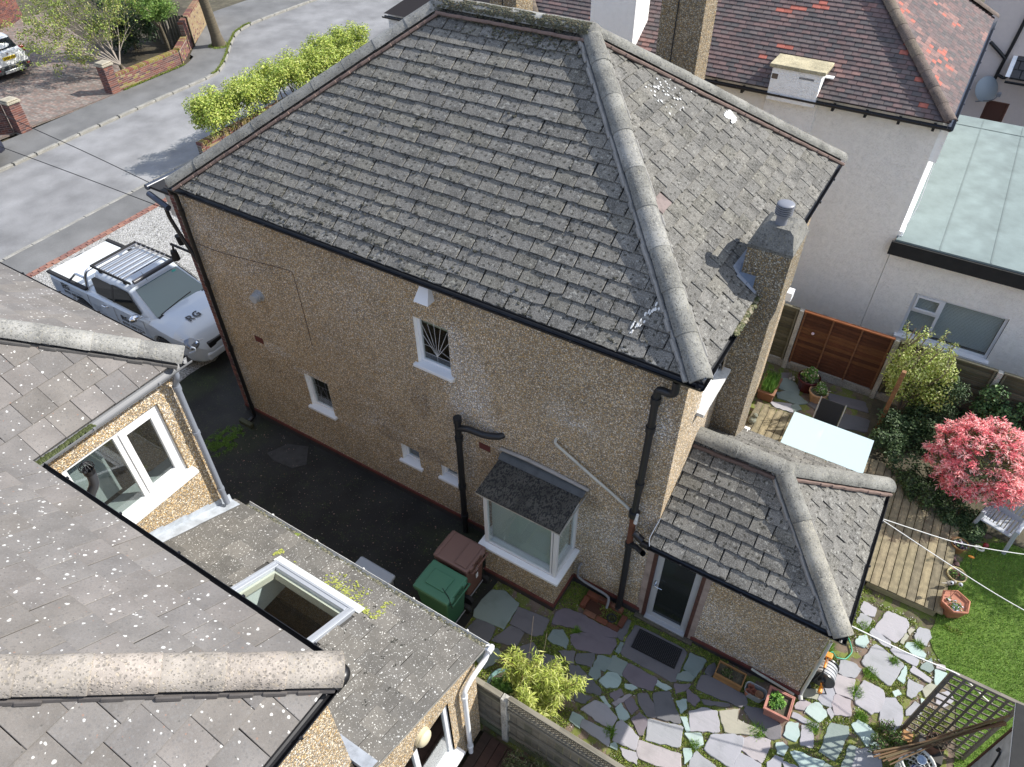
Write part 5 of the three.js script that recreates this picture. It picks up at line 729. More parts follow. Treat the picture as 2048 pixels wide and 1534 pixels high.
// ---- rear extension
{
  const EX = 2.70, EZ = -2.4;
  part('extension_wall', [wallFace([0, 0, 0], [1, 0, 0], EX, 2.4, [[0.06, 0.86, 0.05, 2.12]], dashCol(14, [[1.8, 0.25, 1.2, 0.2, 0.6], [0.03, 0.8, 0.12, 1.2, 0.6]]), 0.12), wallFace([EX, 0, 0], [0, 0, -1], -EZ, 2.4, [], dashCol(15), 0.2), wallFace([EX, 0, EZ], [-1, 0, 0], EX, 2.4, [], null, 0.4)], K.pebble, house);
  const pl = part('extension_plinth', [bx(0.93, EX + 0.02, -0.05, 0.10, 0.0, 0.022), bx(EX, EX + 0.021, -0.05, 0.10, EZ, 0.0)], mat([0.05, 0.045, 0.045], { t: T.brick, bump: 0.006 }), house);
  part('plinth_band', [bx(0.93, EX + 0.03, 0.10, 0.165, 0.0, 0.028), bx(0.0, 0.0 + 0.002, 0.1, 0.16, 0.0, 0.02)], K.redpaint, pl);
  const dr = part('door', [rbx(0.10, 0.205, 0.09, 2.09, -0.075, -0.03, 0.005, 1), rbx(0.715, 0.82, 0.09, 2.09, -0.075, -0.03, 0.005, 1), rbx(0.205, 0.715, 0.09, 0.20, -0.075, -0.03, 0.005, 1), rbx(0.205, 0.715, 1.99, 2.09, -0.075, -0.03, 0.005, 1)], mat([0.42, 0.43, 0.44], { roughness: 0.35 }), house);
  part('door_pane', [bx(0.2, 0.72, 0.19, 2.0, -0.056, -0.05)], mat([0.020, 0.024, 0.022], { roughness: 0.12 }), dr);
  part('handle', [tube([[0.155, 1.06, -0.03], [0.155, 1.06, 0.02], [0.20, 1.06, 0.028], [0.285, 1.06, 0.024]], 0.010, 8, 20), bx(0.138, 0.172, 0.96, 1.16, -0.031, -0.022)], K.chrome, dr);
  part('door_frame', [bx(0.04, 0.10, 0.03, 2.13, -0.10, 0.012), bx(0.82, 0.88, 0.03, 2.13, -0.10, 0.012), bx(0.10, 0.82, 2.09, 2.13, -0.10, 0.010)], K.brownwood, dr);
  part('threshold', [rbx(0.10, 0.82, 0.055, 0.095, -0.09, 0.05, 0.006, 1)], K.alu, dr);
  part('door_step', [rbx(-0.06, 0.98, -0.05, 0.055, -0.1, 0.10, 0.012, 1)], mat([0.42, 0.38, 0.30], { t: T.conc, bump: 0.004 }), house);
  part('door_reveal', [bx(-0.06, 0.04, 0.06, 2.2, 0.001, 0.010), bx(0.88, 0.97, 0.06, 2.2, 0.001, 0.010)], mat([0.38, 0.30, 0.26], { t: T.brick, bump: 0.002 }), house);
  const e = 2.443, t = 0.665, ER = hipSlopes(-3.2, 2.76, -2.66, 0.30, e, t);
  ER.side.O = [0.005, e, 0.30]; const L = 2.755; ER.side.poly = [[0, 0], [L, 0], [L - ER.half, ER.s], [0, ER.s]]; ER.far.poly = [[0, 0], [L, 0], [L, ER.s], [ER.half, ER.s]];
  const er = part('extension_roof', deckGeo([ER.side, ER.rear, ER.far]), K.tileHidden, house), base = { tw: 0.325, ex: 0.199, th: 0.021, gap: 0.013, rough: 0.012, mats: tileMats };
  placeTiles([...slopeTiles({ ...base, ...ER.side, shift: 0.18 }, 51), ...slopeTiles({ ...base, ...ER.rear, th: 0.010, mats: [tileMats[0], tileMats[2], tileMats[4]] }, 52), ...slopeTiles({ ...base, ...ER.far }, 53)], er, 'tile');
  const nS = N3(0, 1, t), nR = N3(t, 1, 0), nF = N3(0, 1, -t), ap = [2.76 - ER.half, ER.ridgeY, ER.zc];
  ridgeRun([2.76, e, 0.30], ap, nS, nR, 0.145, 0.7, [K.ridge, mat([1.0, 0.97, 0.88], { t: T.conc, bump: 0.006 })], er, 'hip_tile', 61, 0.055); ridgeRun([2.76, e, -2.66], ap, nR, nF, 0.145, 0.7, K.ridge, er, 'hip_tile', 62, 0.055); ridgeRun(ap, [0.0, ER.ridgeY, ER.zc], nS, nF, 0.155, 0.6, K.ridge, er, 'ridge_tile', 63, 0.055);
  bedding([2.76, e, -2.66], ap, V3(...nR).add(V3(...nF)).toArray(), 0.15, 0.02, K.mortar, er, 64); bedding(ap, [0.05, ER.ridgeY, ER.zc], [0, 1, 0], 0.16, 0.045, mat([0.12, 0.085, 0.075], { t: T.brick, bump: 0.004 }), er, 65); bedding([2.76, e, 0.3], ap, V3(...nS).add(V3(...nR)).toArray(), 0.14, 0.03, K.mortarGrey, er, 66);
  { const c = new THREE.SphereGeometry(0.155, 16, 10); c.scale(1, 0.8, 1); c.translate(ap[0], ap[1] + 0.02, ap[2]); part('ridge_end', clean(c), K.ridge, er); }
  part('fascia', [bx(0.0, 2.72, 2.28, 2.40, 0.20, 0.22), bx(2.70, 2.72, 2.28, 2.40, -2.5, 0.20), bx(0, 2.7, 2.27, 2.28, 0.0, 0.22)], K.blackMatt, house);
  gutter([0.02, 2.42, 0.315], [2.84, 2.405, 0.315], [0, 0, 1], 0.056, K.black, house); gutter([2.785, 2.41, 0.36], [2.785, 2.41, -2.72], [1, 0, 0], 0.05, K.black, house);
  part('gutter_end', [cyl([0.02, 2.40, 0.31], [-0.12, 2.33, 0.26], 0.055, 0.055, 12), cyl([-0.12, 2.36, 0.24], [-0.28, 2.40, 0.2], 0.06, 0.055, 12)], K.black, house);
  part('lead_soaker', [tube([[0.02, 2.46, 0.34], [-0.02, 2.55, 0.26], [0.01, 2.75, 0.0]], 0.007, 6, 14)], K.lead, house);
}
// ================================================================== THE NEAR NEIGHBOUR (bottom left)
const nl = thing('neighbour_house', 'nearest house at bottom left with large flat lichen-spotted roof tiles and skylight', 'house', [-6, 0, 8]);
{
  const t = 0.62, n = Math.hypot(1, t), u = 1 / n, v = t / n, e = 5.45;
  const wingWall = dashCol(21), pale = (f, k = 1.12) => (a, b) => f(a, b).map(q => q * k);
  part('wall', [wallFace([-5.80, 0, 5.1], [0, 0, -1], 2.05, 5.42, [[0.38, 1.73, 3.66, 4.95]], pale(wingWall), 0.13), wallFace([-5.80, 0, 3.05], [-1, 0, 0], 7.7, 5.42, [], null, 0.5), wallFace([-1.33, 0, 5.08], [-1, 0, 0], 4.47, 5.42, [], null, 0.5), wallFace([-1.33, 0, 14], [0, 0, -1], 8.92, 5.42, [], pale(dashCol(22)), 0.3), wallFace([-13.5, 0, 3.05], [0, 0, 1], 11, 5.42, [], null, 1), wallFace([-13.5, 0, 14], [1, 0, 0], 12.17, 5.42, [], null, 1)], K.pebblePale, nl);
  const S = { wingSide: { O: [-5.64, e, 2.90], U: [-1, 0, 0], V: [0, v, u], poly: [[0, 0], [7.9, 0], [7.9, 3.9 * n], [3.9, 3.9 * n]] },
    wingRear: { O: [-5.64, e, 4.93], U: [0, 0, -1], V: [-u, v, 0], poly: [[0, 0], [2.03, 0], [2.03 - 3.9, 3.9 * n], [-3.9, 3.9 * n]] },
    mainSide: { O: [-1.18, e, 4.93], U: [-1, 0, 0], V: [0, v, u], poly: [[0, 0], [4.46, 0], [8.36, 3.9 * n], [3.9, 3.9 * n]] },
    mainRear: { O: [-1.18, e, 14], U: [0, 0, -1], V: [-u, v, 0], poly: [[0, 0], [9.07, 0], [5.17, 3.9 * n], [0, 3.9 * n]] } };
  const cap = [[-13.5, 5.1], [-5.0, 5.1], [-5.0, 14], [-13.5, 14]];
  const roofL = part('roof', [deckGeo(Object.values(S))], K.tileHidden, nl);
  const base = { tw: 0.318, ex: 0.335, th: 0.011, gap: 0.005, rough: 0.004, mats: flatMats };
  placeTiles([...slopeTiles({ ...base, ...S.wingSide }, 71), ...slopeTiles({ ...base, ...S.wingRear, shift: 0.1 }, 72), ...slopeTiles({ ...base, ...S.mainSide, shift: 0.05 }, 73), ...slopeTiles({ ...base, ...S.mainRear }, 74)], roofL, 'tile');
  const nZ = N3(0, 1, -t), nX = N3(t, 1, 0), q = 3.9;
  ridgeRun([-5.64, e, 2.90], [-5.64 - q, e + q * t, 2.90 + q], nZ, nX, 0.155, 0.5, [mat([1.0, 1.0, 0.98], { t: T.conc, bump: 0.005 }), mat([0.92, 0.92, 0.91], { t: T.conc, bump: 0.005 })], roofL, 'hip_tile', 81, 0.05);
  ridgeRun([-1.18, e, 4.93], [-1.18 - q, e + q * t, 4.93 + q], nZ, nX, 0.16, 0.48, [mat([1.18, 1.06, 0.98], { t: T.conc, bump: 0.008 }), mat([1.06, 0.97, 0.90], { t: T.conc, bump: 0.006 })], roofL, 'hip_tile', 82, 0.05);
  bedding([-1.18, e, 4.93], [-1.18 - q, e + q * t, 4.93 + q], V3(...nZ).add(V3(...nX)).toArray(), 0.138, 0.045, mat([0.10, 0.09, 0.085], { t: T.brick, bump: 0.005 }), roofL, 83); bedding([-5.64, e, 2.9], [-5.64 - q, e + q * t, 2.9 + q], V3(...nZ).add(V3(...nX)).toArray(), 0.134, 0.045, mat([0.10, 0.095, 0.09], { t: T.brick, bump: 0.005 }), roofL, 84);
  { const g = new THREE.BufferGeometry(), P = [], A = V3(-5.64, e, 4.93), D = V3(-1, t, 1).normalize(), s = V3(1, 0, 1).normalize(), L = 5, y = 0.02; const a = A.clone().addScaledVector(s, -0.1).add(V3(0, y + 0.03, 0)), b = A.clone().addScaledVector(s, 0.1).add(V3(0, y + 0.03, 0)), c = A.clone().add(V3(0, y - 0.02, 0)); for (const [m, k] of [[a, c], [c, b]]) { const m2 = m.clone().addScaledVector(D, L), k2 = k.clone().addScaledVector(D, L); P.push(...m.toArray(), ...k.toArray(), ...k2.toArray(), ...m.toArray(), ...k2.toArray(), ...m2.toArray()); } g.setAttribute('position', new THREE.Float32BufferAttribute(P, 3)); g.computeVertexNormals(); part('valley_lining', metreUV(g), K.lead, roofL); }
  part('end_hook', [tube([[-5.58, 5.50, 2.83], [-5.52, 5.53, 2.78], [-5.50, 5.58, 2.78], [-5.53, 5.60, 2.80], [-5.55, 5.57, 2.81]], 0.010, 6, 24)], K.lead, roofL);
  // fascias and gutters
  part('fascia', [bx(-5.73, -5.71, 5.24, 5.41, 2.98, 4.98)], K.white, nl); part('fascia', [bx(-13.4, -5.72, 5.24, 5.41, 2.98, 3.0), bx(-5.70, -1.25, 5.24, 5.41, 5.0, 5.02), bx(-1.26, -1.24, 5.24, 5.41, 5.02, 14)], K.blackMatt, nl); part('soffit', [bx(-5.8, -5.73, 5.24, 5.25, 3.0, 5.0), bx(-1.33, -1.26, 5.24, 5.25, 5.0, 14), bx(-5.8, -1.25, 5.24, 5.25, 5.02, 5.08)], K.white, nl);
  gutter([-13.4, 5.40, 2.885], [-5.58, 5.40, 2.885], [0, 0, -1], 0.06, K.black, nl); gutter([-5.625, 5.40, 2.84], [-5.625, 5.40, 4.95], [1, 0, 0], 0.06, K.grey, nl); gutter([-5.66, 5.40, 4.915], [-1.20, 5.395, 4.915], [0, 0, -1], 0.062, K.black, nl); gutter([-1.165, 5.395, 5.0], [-1.165, 5.39, 14], [1, 0, 0], 0.062, K.black, nl);
  part('gutter_corner', [tube([[-1.30, 5.375, 4.915], [-1.20, 5.375, 4.905], [-1.165, 5.375, 4.94], [-1.165, 5.375, 5.06]], 0.062, 12, 20)], K.black, nl);
  part('gutter_patch', [rbx(-1.30, -1.20, 5.47, 5.50, 4.95, 5.02, 0.01, 1), rbx(-1.26, -1.18, 5.445, 5.475, 5.0, 5.08, 0.008, 1)], K.lead, nl);
  part('downpipe', [tube([[-5.625, 5.36, 3.08], [-5.63, 5.26, 3.08], [-5.68, 5.18, 3.09], [-5.70, 5.05, 3.10], [-5.70, 4.0, 3.11], [-5.70, 2.80, 3.12], [-5.67, 2.70, 3.13]], 0.042, 12, 40), cyl([-5.70, 5.02, 3.1], [-5.70, 5.1, 3.1], 0.052, 0.052, 12), cyl([-5.70, 4.2, 3.11], [-5.70, 4.25, 3.11], 0.052, 0.052, 12), cyl([-5.70, 3.0, 3.12], [-5.70, 3.05, 3.12], 0.052, 0.052, 12)], K.greyPipe, nl);
  // the big upstairs window
  const w = windowUnit(nl, 'window', [-5.80, 3.66, 4.72], [0, 0, -1], [1, 0, 0], 1.35, 1.29, { rec: 0.04, fr: 0.07, sillOut: 0.12, mull: [0.72], sillDrop: 0.06, reveal: K.pebblePlain });
  part('sash', w.mk([rbx(0.755, 0.845, 0.07, 1.22, -0.075, -0.02, 0.006, 1), rbx(1.20, 1.28, 0.07, 1.22, -0.075, -0.02, 0.006, 1), rbx(0.845, 1.20, 0.07, 0.15, -0.075, -0.02, 0.006, 1), rbx(0.845, 1.20, 1.14, 1.22, -0.075, -0.02, 0.006, 1)]), K.white, w.f);
  part('net_curtain', w.mk([bx(0.05, 0.6, 0.1, 1.25, -0.42, -0.40), bx(0.02, 1.33, 0.0, 0.03, -0.4, -0.12)]), mat([0.24, 0.27, 0.27], { roughness: 0.9 }), w.f);
  part('vent_pipe', [tube([[-5.06, 3.2, 4.80], [-5.06, 4.95, 4.80], [-5.05, 5.10, 4.78], [-5.02, 5.22, 4.70], [-5.01, 5.34, 4.68], [-5.01, 5.42, 4.68]], 0.052, 14, 40)], mat([0.045, 0.048, 0.055], { roughness: 0.4 }), nl);
  { const g = [cyl([-5.01, 5.40, 4.68], [-5.01, 5.46, 4.68], 0.062, 0.062, 14, true)]; for (let i = 0; i < 6; i++) { const a = i * Math.PI / 6, c = Math.cos(a) * 0.07, s = Math.sin(a) * 0.07; g.push(tube([[-5.01 + c * 0.8, 5.45, 4.68 + s * 0.8], [-5.01 + c * 1.1, 5.50, 4.68 + s * 1.1], [-5.01, 5.57, 4.68], [-5.01 - c * 1.1, 5.50, 4.68 - s * 1.1], [-5.01 - c * 0.8, 5.45, 4.68 - s * 0.8]], 0.005, 5, 20)); } part('wire_balloon', g, K.black, nl); }
  // ---- lean-to with the skylight
  const lt = 0.41, ln = Math.hypot(1, lt), lu = 1 / ln, lv = lt / ln, ly = z => 2.52 + lt * (z - 2.95), L = { O: [-1.15, 2.52, 2.95], U: [-1, 0, 0], V: [0, lv, lu] };
  const sk = { x0: -4.24, x1: -2.80, z0: 3.52, z1: 4.62 }, rect = (x0, x1, z0, z1) => ({ ...L, poly: [[-1.15 - x1, (z0 - 2.95) * ln], [-1.15 - x0, (z0 - 2.95) * ln], [-1.15 - x0, (z1 - 2.95) * ln], [-1.15 - x1, (z1 - 2.95) * ln]] });
  const lean = part('lean_to_roof', deckGeo([rect(-5.78, -1.15, 2.95, sk.z0), rect(-5.78, sk.x0, sk.z0, sk.z1), rect(sk.x1, -1.15, sk.z0, sk.z1), rect(-5.78, -1.15, sk.z1, 5.06)], 0.006), K.tileHidden, nl);
  const lt2 = slopeTiles({ ...rect(-5.78, -1.15, 2.95, 5.06), tw: 0.318, ex: 0.315, th: 0.011, gap: 0.005, rough: 0.004, mats: leanMats }, 91).filter(q => !(q.c.x > sk.x0 - 0.02 && q.c.x < sk.x1 + 0.02 && q.c.z > sk.z0 - 0.02 && q.c.z < sk.z1));
  placeTiles(lt2, lean, 'tile');
  part('lean_to_wall', [wallFace([-1.25, 0, 5.08], [0, 0, -1], 2.03, 2.5, [[0.10, 1.42, 0.62, 2.18]], pale(dashCol(23)), 0.13), wallFace([-1.25, 0, 3.05], [-1, 0, 0], 4.55, 2.5, [], null, 0.4), wallFace([-1.25, 2.5, 5.08], [0, 0, -1], 2.03, 1, [], pale(dashCol(24)), 0.13, x => Math.max(0.01, lt * (2.03 - x)))], K.pebblePale, nl);
  const lw = windowUnit(nl, 'window', [-1.25, 0.62, 4.98], [0, 0, -1], [1, 0, 0], 1.32, 1.56, { rec: 0.03, fr: 0.08, sillOut: 0.14, mull: [0.66] });
  part('verge_board', [(() => { const P = [], z0 = 2.93, z1 = 5.08, a = (z, d) => [-1.155, ly(z) + d, z], b = (z, d) => [-1.175, ly(z) + d, z]; const Q = [a(z0, 0.0), a(z1, 0.0), a(z1, -0.07), a(z0, -0.07)]; P.push(...Q[0], ...Q[2], ...Q[1], ...Q[0], ...Q[3], ...Q[2]); const g = new THREE.BufferGeometry(); g.setAttribute('position', new THREE.Float32BufferAttribute(P, 3)); g.computeVertexNormals(); return metreUV(g); })()], K.mortarGrey, nl);
  gutter([-5.6, 2.475, 2.885], [-1.10, 2.465, 2.885], [0, 0, -1], 0.056, K.whitePaint, nl, 'lean_to_gutter');
  part('gutter_stop', [rbx(-1.12, -1.06, 2.42, 2.52, 2.83, 2.95, 0.02, 1), cyl([-1.14, 2.46, 2.885], [-1.14, 2.36, 2.885], 0.045, 0.04, 12)], K.white, nl);
  part('white_downpipe', [tube([[-1.13, 2.38, 2.90], [-1.13, 2.30, 2.98], [-1.16, 2.22, 3.25], [-1.17, 2.12, 3.40], [-1.17, 1.9, 3.42], [-1.17, 1.0, 3.42], [-1.17, 0.12, 3.42]], 0.037, 12, 50), cyl([-1.17, 1.95, 3.42], [-1.17, 2.02, 3.42], 0.047, 0.047, 12), cyl([-1.17, 0.3, 3.42], [-1.17, 0.36, 3.42], 0.047, 0.047, 12)], K.white, nl);
  { const dm = new THREE.SphereGeometry(0.115, 24, 12); dm.scale(0.55, 1, 1); dm.translate(-1.20, 2.33, 4.2); part('bulkhead_lamp', [clean(dm), cyl([-1.25, 2.33, 4.2], [-1.215, 2.33, 4.2], 0.125, 0.125, 24)], mat([0.62, 0.55, 0.38], { roughness: 0.4 }), nl); }
  // flashings
  const fl = []; for (let i = 0; i < 6; i++) { const z0 = 2.99 + i * 0.35, z1 = z0 + 0.36; fl.push((() => { const P = [], g = new THREE.BufferGeometry(), A = [-5.79, ly(z0) + 0.16, z0], B = [-5.79, ly(z1) + 0.13, z1], C = [-5.785, ly(z1) + 0.04, z1], D = [-5.785, ly(z0) + 0.04, z0], E = [-5.60, ly(z0) + 0.034 + i % 2 * 0.004, z0], F = [-5.60, ly(z1) + 0.034 + i % 2 * 0.004, z1]; P.push(...A, ...C, ...B, ...A, ...D, ...C, ...D, ...E, ...F, ...D, ...F, ...C); g.setAttribute('position', new THREE.Float32BufferAttribute(P, 3)); g.computeVertexNormals(); return metreUV(g); })()); }
  part('lead_flashing', fl, mat([0.44, 0.48, 0.53], { t: T.brick, bump: 0.004, roughness: 0.45 }), nl);
  part('lead_flashing', [(() => { const P = [], g = new THREE.BufferGeometry(); for (let i = 0; i < 8; i++) { const x0 = -1.16 - i * 0.5, x1 = x0 - 0.51, z0 = 4.90, y = 0.036 + (i % 2) * 0.004; P.push(x0, ly(z0) + y, z0, x1, ly(5.07) + 0.04, 5.07, x1, ly(z0) + y, z0, x0, ly(z0) + y, z0, x0, ly(5.07) + 0.04, 5.07, x1, ly(5.07) + 0.04, 5.07, x0, ly(5.07) + 0.04, 5.07, x1, 3.55, 5.072, x1, ly(5.07) + 0.04, 5.07, x0, ly(5.07) + 0.04, 5.07, x0, 3.55, 5.072, x1, 3.55, 5.072); } g.setAttribute('position', new THREE.Float32BufferAttribute(P, 3)); g.computeVertexNormals(); return metreUV(g); })()], K.lead, nl);
  // skylight
  const B = new THREE.Matrix4().makeBasis(V3(-1, 0, 0), V3(0, lv, lu), V3(0, lu, -lv)); B.setPosition(sk.x1, ly(sk.z0), sk.z0); const W = sk.x1 - sk.x0, H = (sk.z1 - sk.z0) * ln, mk = l => merge(l).applyMatrix4(B);
  const f = part('skylight', mk([rbx(0, 0.10, 0, H, -0.02, 0.07, 0.012, 1), rbx(W - 0.10, W, 0, H, -0.02, 0.07, 0.012, 1), rbx(0.10, W - 0.10, 0, 0.11, -0.02, 0.065, 0.012, 1), rbx(0.10, W - 0.10, H - 0.1, H, -0.02, 0.065, 0.012, 1), rbx(0.012, 0.05, 0.02, H, 0.07, 0.082, 0.004, 1), rbx(W - 0.05, W - 0.012, 0.02, H, 0.07, 0.082, 0.004, 1), rbx(0.05, W - 0.05, 0.012, 0.05, 0.065, 0.078, 0.004, 1)]), mat([0.42, 0.45, 0.50], { roughness: 0.35, metalness: 0.3 }), nl);
  part('pane', mk([bx(0.09, W - 0.09, 0.10, H - 0.09, 0.012, 0.018)]), K.glass, f);
  part('inner_frame', mk([bx(0.10, 0.14, 0.11, H - 0.1, -0.10, -0.0), bx(W - 0.14, W - 0.10, 0.11, H - 0.1, -0.10, -0.0), bx(0.14, W - 0.14, 0.11, 0.15, -0.10, -0.0)]), mat([0.55, 0.53, 0.45], { roughness: 0.5 }), f);
  part('light_well', [bx(sk.x0 - 0.02, sk.x0, 2.15, 2.76, sk.z0, sk.z1), bx(sk.x1, sk.x1 + 0.02, 2.15, 2.76, sk.z0, sk.z1), bx(sk.x0, sk.x1, 2.15, 2.74, sk.z0 - 0.02, sk.z0)], mat([0.62, 0.66, 0.66], { roughness: 0.9 }), f);
  part('room_floor', [bx(-5.7, -1.3, 0.02, 0.04, 3.1, 5.0)], mat([0.06, 0.045, 0.035], { t: T.wood }), nl);
  part('apron', (() => { const g = [], d = []; for (let i = 0; i < 30; i++) { const a = i / 30 * (W + 0.12) - 0.06; d.push(rbx(a, a + (W + 0.12) / 30 - 0.003, -0.13, 0.0, 0.018, 0.032, 0.004, 1)); } return mk(d); })(), mat([0.58, 0.62, 0.62], { roughness: 0.5 }), f);
  // yellow moss on the lean-to, black moss in its gutter
  const R = rng(97), bl = []; const cl = (x, z, s, c, up = 0.026) => { const q = new THREE.IcosahedronGeometry(1, 0); q.scale(s, s * 0.3, s * (0.7 + 0.9 * R())); q.rotateY(R() * 6); q.rotateX(-0.39); q.translate(x, ly(z) + up, z); const cc = new Float32Array(q.attributes.position.count * 3); for (let k = 0; k < cc.length; k += 3) { cc[k] = c[0]; cc[k + 1] = c[1]; cc[k + 2] = c[2]; } q.setAttribute('color', new THREE.BufferAttribute(cc, 3)); bl.push(clean(q)); };
  for (let i = 0; i < 5200; i++) { const x = rr(-4.4, -2.5), z = rr(3.08, 3.46); const d = fbm(x * 3.3, z * 2.2, 99, 3), k = Math.max(Math.exp(-Math.pow((x + 4.32) / 0.09, 2)) * 1.3, Math.exp(-Math.pow((x + 2.72) / 0.14, 2)) * 1.2, 0.25); if (R() < k * sstep(0.4, 0.62, d) * (0.4 + sstep(3.1, 3.45, z))) cl(x, z, 0.005 + 0.010 * R(), pick([[0.29, 0.33, 0.05], [0.36, 0.38, 0.09], [0.22, 0.25, 0.05]])); }
  for (let i = 0; i < 26; i++) { const x = rr(-2.7, -1.3), z = 2.95 + Math.round(rr(0, 5)) * 0.293 + 0.05 * R(); for (let k = 0; k < 6; k++) cl(x + rr(-0.02, 0.02), z + rr(-0.04, 0.04), 0.004 + 0.008 * R(), [0.03, 0.03, 0.024]); }
  for (let i = 0; i < 900; i++) { const x = rr(-5.6, -1.15); const q = fbm(x * 3, 1, 98, 3); cl(x, 2.89 + rr(-0.03, 0.04), 0.008 + 0.012 * R(), pick(q > 0.55 && x < -4.5 ? [[0.14, 0.19, 0.03], [0.2, 0.22, 0.06]] : [[0.05, 0.05, 0.035], [0.09, 0.09, 0.06], [0.16, 0.15, 0.10]]), -0.03); }
  for (let i = 0; i < 260; i++) { const z = rr(4.2, 4.95); const q = new THREE.IcosahedronGeometry(0.01 + 0.018 * R(), 0); q.translate(-5.63 + rr(-0.03, 0.03), 5.385, z); const cc = new Float32Array(q.attributes.position.count * 3); for (let k = 0; k < cc.length; k += 3) { cc[k] = 0.07; cc[k + 1] = 0.085; cc[k + 2] = 0.03; } q.setAttribute('color', new THREE.BufferAttribute(cc, 3)); bl.push(clean(q)); }
  stuff('moss', bl, K.leafMatt, 'yellow and black moss on the lean-to roof and its gutter', null, lean);
}
// ================================================================== THE WHITE RENDERED HOUSE BEYOND
const nr = thing('white_rendered_house', 'white rendered house with dark red clay tile roof at top right', 'house', [-3, 0, -12.6]);
{
  const t = 0.71, e = 5.757, xb = 1.56, zb = -8.88, za = -16.3, R4 = hipSlopes(-12, xb, za, zb, e, t);
  const rc = (s, marks = []) => (u, y) => { let v = 0.97 + 0.06 * fbm(u * 0.5 + s, y * 0.5, 111, 4) - 0.06 * sstep(0.58, 0.7, fbm(u * 2.2 + s, y * 0.6, 113, 4)); return [v, v * 0.985, v * 0.955]; };
  part('wall', [wallFace([-12, 0, -9.05], [1, 0, 0], 13.45, 5.7, [], rc(1), 0.4), wallFace([1.45, 0, -9.05], [0, 0, -1], 7.0, 5.7, [], rc(2), 0.5)], K.render, nr);
  for (const [a, b] of [[-1.9, -0.85], [-6.1, -5.0]]) part('chimney_breast', bx(a, b, 0, 5.6, -9.06, -9.0), K.render, nr);
  const rf = part('roof', deckGeo([R4.side, R4.rear, R4.far]), mat([0.03, 0.025, 0.026], { roughness: 1 }), nr);
  const red = [[-2.30, -9.43], [-2.05, -9.68], [-1.87, -9.68], [-1.9, -10.4], [-2.1, -10.4], [-2.3, -10.4], [-1.7, -10.52], [-1.5, -10.6], [0.32, -9.95], [0.36, -10.05], [0.72, -9.55], [0.95, -9.08]];
  const pkS = (c, R) => { for (const q of red) if (Math.hypot(c.x - q[0], (c.z - q[1]) * 1.2) < 0.085) return clayRed; return fbm(c.x * 1.6, c.z * 1.6, 115, 3) > 0.68 && R() < 0.5 ? clayPink : null; };
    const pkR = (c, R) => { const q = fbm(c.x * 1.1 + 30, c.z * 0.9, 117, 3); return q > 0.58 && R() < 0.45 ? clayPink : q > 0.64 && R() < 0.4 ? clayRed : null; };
  const base = { tw: 0.170, ex: 0.104, th: 0.015, gap: 0.004, rough: 0.003, mats: clayMats };
  const inside = q => q.c.x > -9;
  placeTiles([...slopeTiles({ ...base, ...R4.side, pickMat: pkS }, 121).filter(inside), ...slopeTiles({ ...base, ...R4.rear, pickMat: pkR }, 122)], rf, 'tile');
  const nS = N3(0, 1, t), nR = N3(t, 1, 0), nF = N3(0, 1, -t), ap = [xb - R4.half, R4.ridgeY, R4.zc], hm = [[0.22, 0.17, 0.15], [0.19, 0.15, 0.14], [0.25, 0.20, 0.16]].map(c => mat(c, { t: T.conc, bump: 0.006 })).map(m => (m.color.multiplyScalar(2.2), m));
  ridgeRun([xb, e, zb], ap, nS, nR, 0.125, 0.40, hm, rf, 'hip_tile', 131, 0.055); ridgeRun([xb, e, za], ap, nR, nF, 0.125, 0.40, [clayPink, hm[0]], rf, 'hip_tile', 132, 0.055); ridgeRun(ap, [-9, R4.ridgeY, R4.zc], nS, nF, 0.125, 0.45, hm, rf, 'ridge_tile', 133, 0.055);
  ridgeRun([-7.4, 5.9, -9.1], [-9.2, 7.3, -10.8], nS, N3(-1, 1, 0), 0.12, 0.4, hm, rf, 'hip_tile', 134, 0.055);
  gutter([-12, 5.70, -8.86], [1.62, 5.69, -8.86], [0, 0, 1], 0.06, K.black, nr); gutter([1.6, 5.69, -8.82], [1.6, 5.70, -16.4], [1, 0, 0], 0.06, mat([0.04, 0.045, 0.06], { roughness: 0.3 }), nr);
  for (let x = -8; x < 1.5; x += 0.62) part('rafter_foot', [bx(x, x + 0.05, 5.55, 5.66, -9.05, -8.90)], K.blackMatt, nr);
  // squat stack at the eaves with a slab top
  const st = part('chimney_stump', [rbx(-1.86, -0.88, 5.55, 6.20, -9.42, -8.84, 0.02, 1)], mat([1.12, 1.13, 1.14], { t: T.render, bump: 0.012 }), nr);
  part('slab_top', [rbx(-1.92, -0.82, 6.20, 6.27, -9.47, -8.80, 0.012, 1)], mat([1.5, 1.35, 0.95], { t: T.conc, bump: 0.004 }), st); part('vent_grille', [...Array(14)].map((_, i) => bx(-1.30 + i * 0.021, -1.288 + i * 0.021, 6.06, 6.10, -8.843, -8.836)), K.blackMatt, st); part('spalled_patch', [rbx(-1.84, -1.72, 5.98, 6.08, -8.848, -8.834, 0.003, 1)], mat([0.16, 0.12, 0.09], { t: T.brick, bump: 0.008 }), st);
  part('side_flashing', [bx(-0.88, -0.72, 6.06, 6.08, -9.4, -9.15)], K.white, st);
  const wc = part('white_chimney', [rbx(-6.07, -5.0, 5.4, 8.6, -9.75, -8.98, 0.02, 1)], K.renderWhite, nr); part('cap', [rbx(-6.15, -4.92, 8.6, 8.72, -9.83, -8.9, 0.02, 1)], K.ridge, wc);
  // flat-roofed extension
  const ex = part('extension_wall', [wallFace([1.46, 0, -9.05], [1, 0, 0], 6.5, 2.95, [[0.78, 2.62, 0.92, 2.06]], rc(5), 0.4), wallFace([7.9, 0, -9.05], [0, 0, -1], 7, 2.95, [], rc(6), 0.6)], K.render, nr);
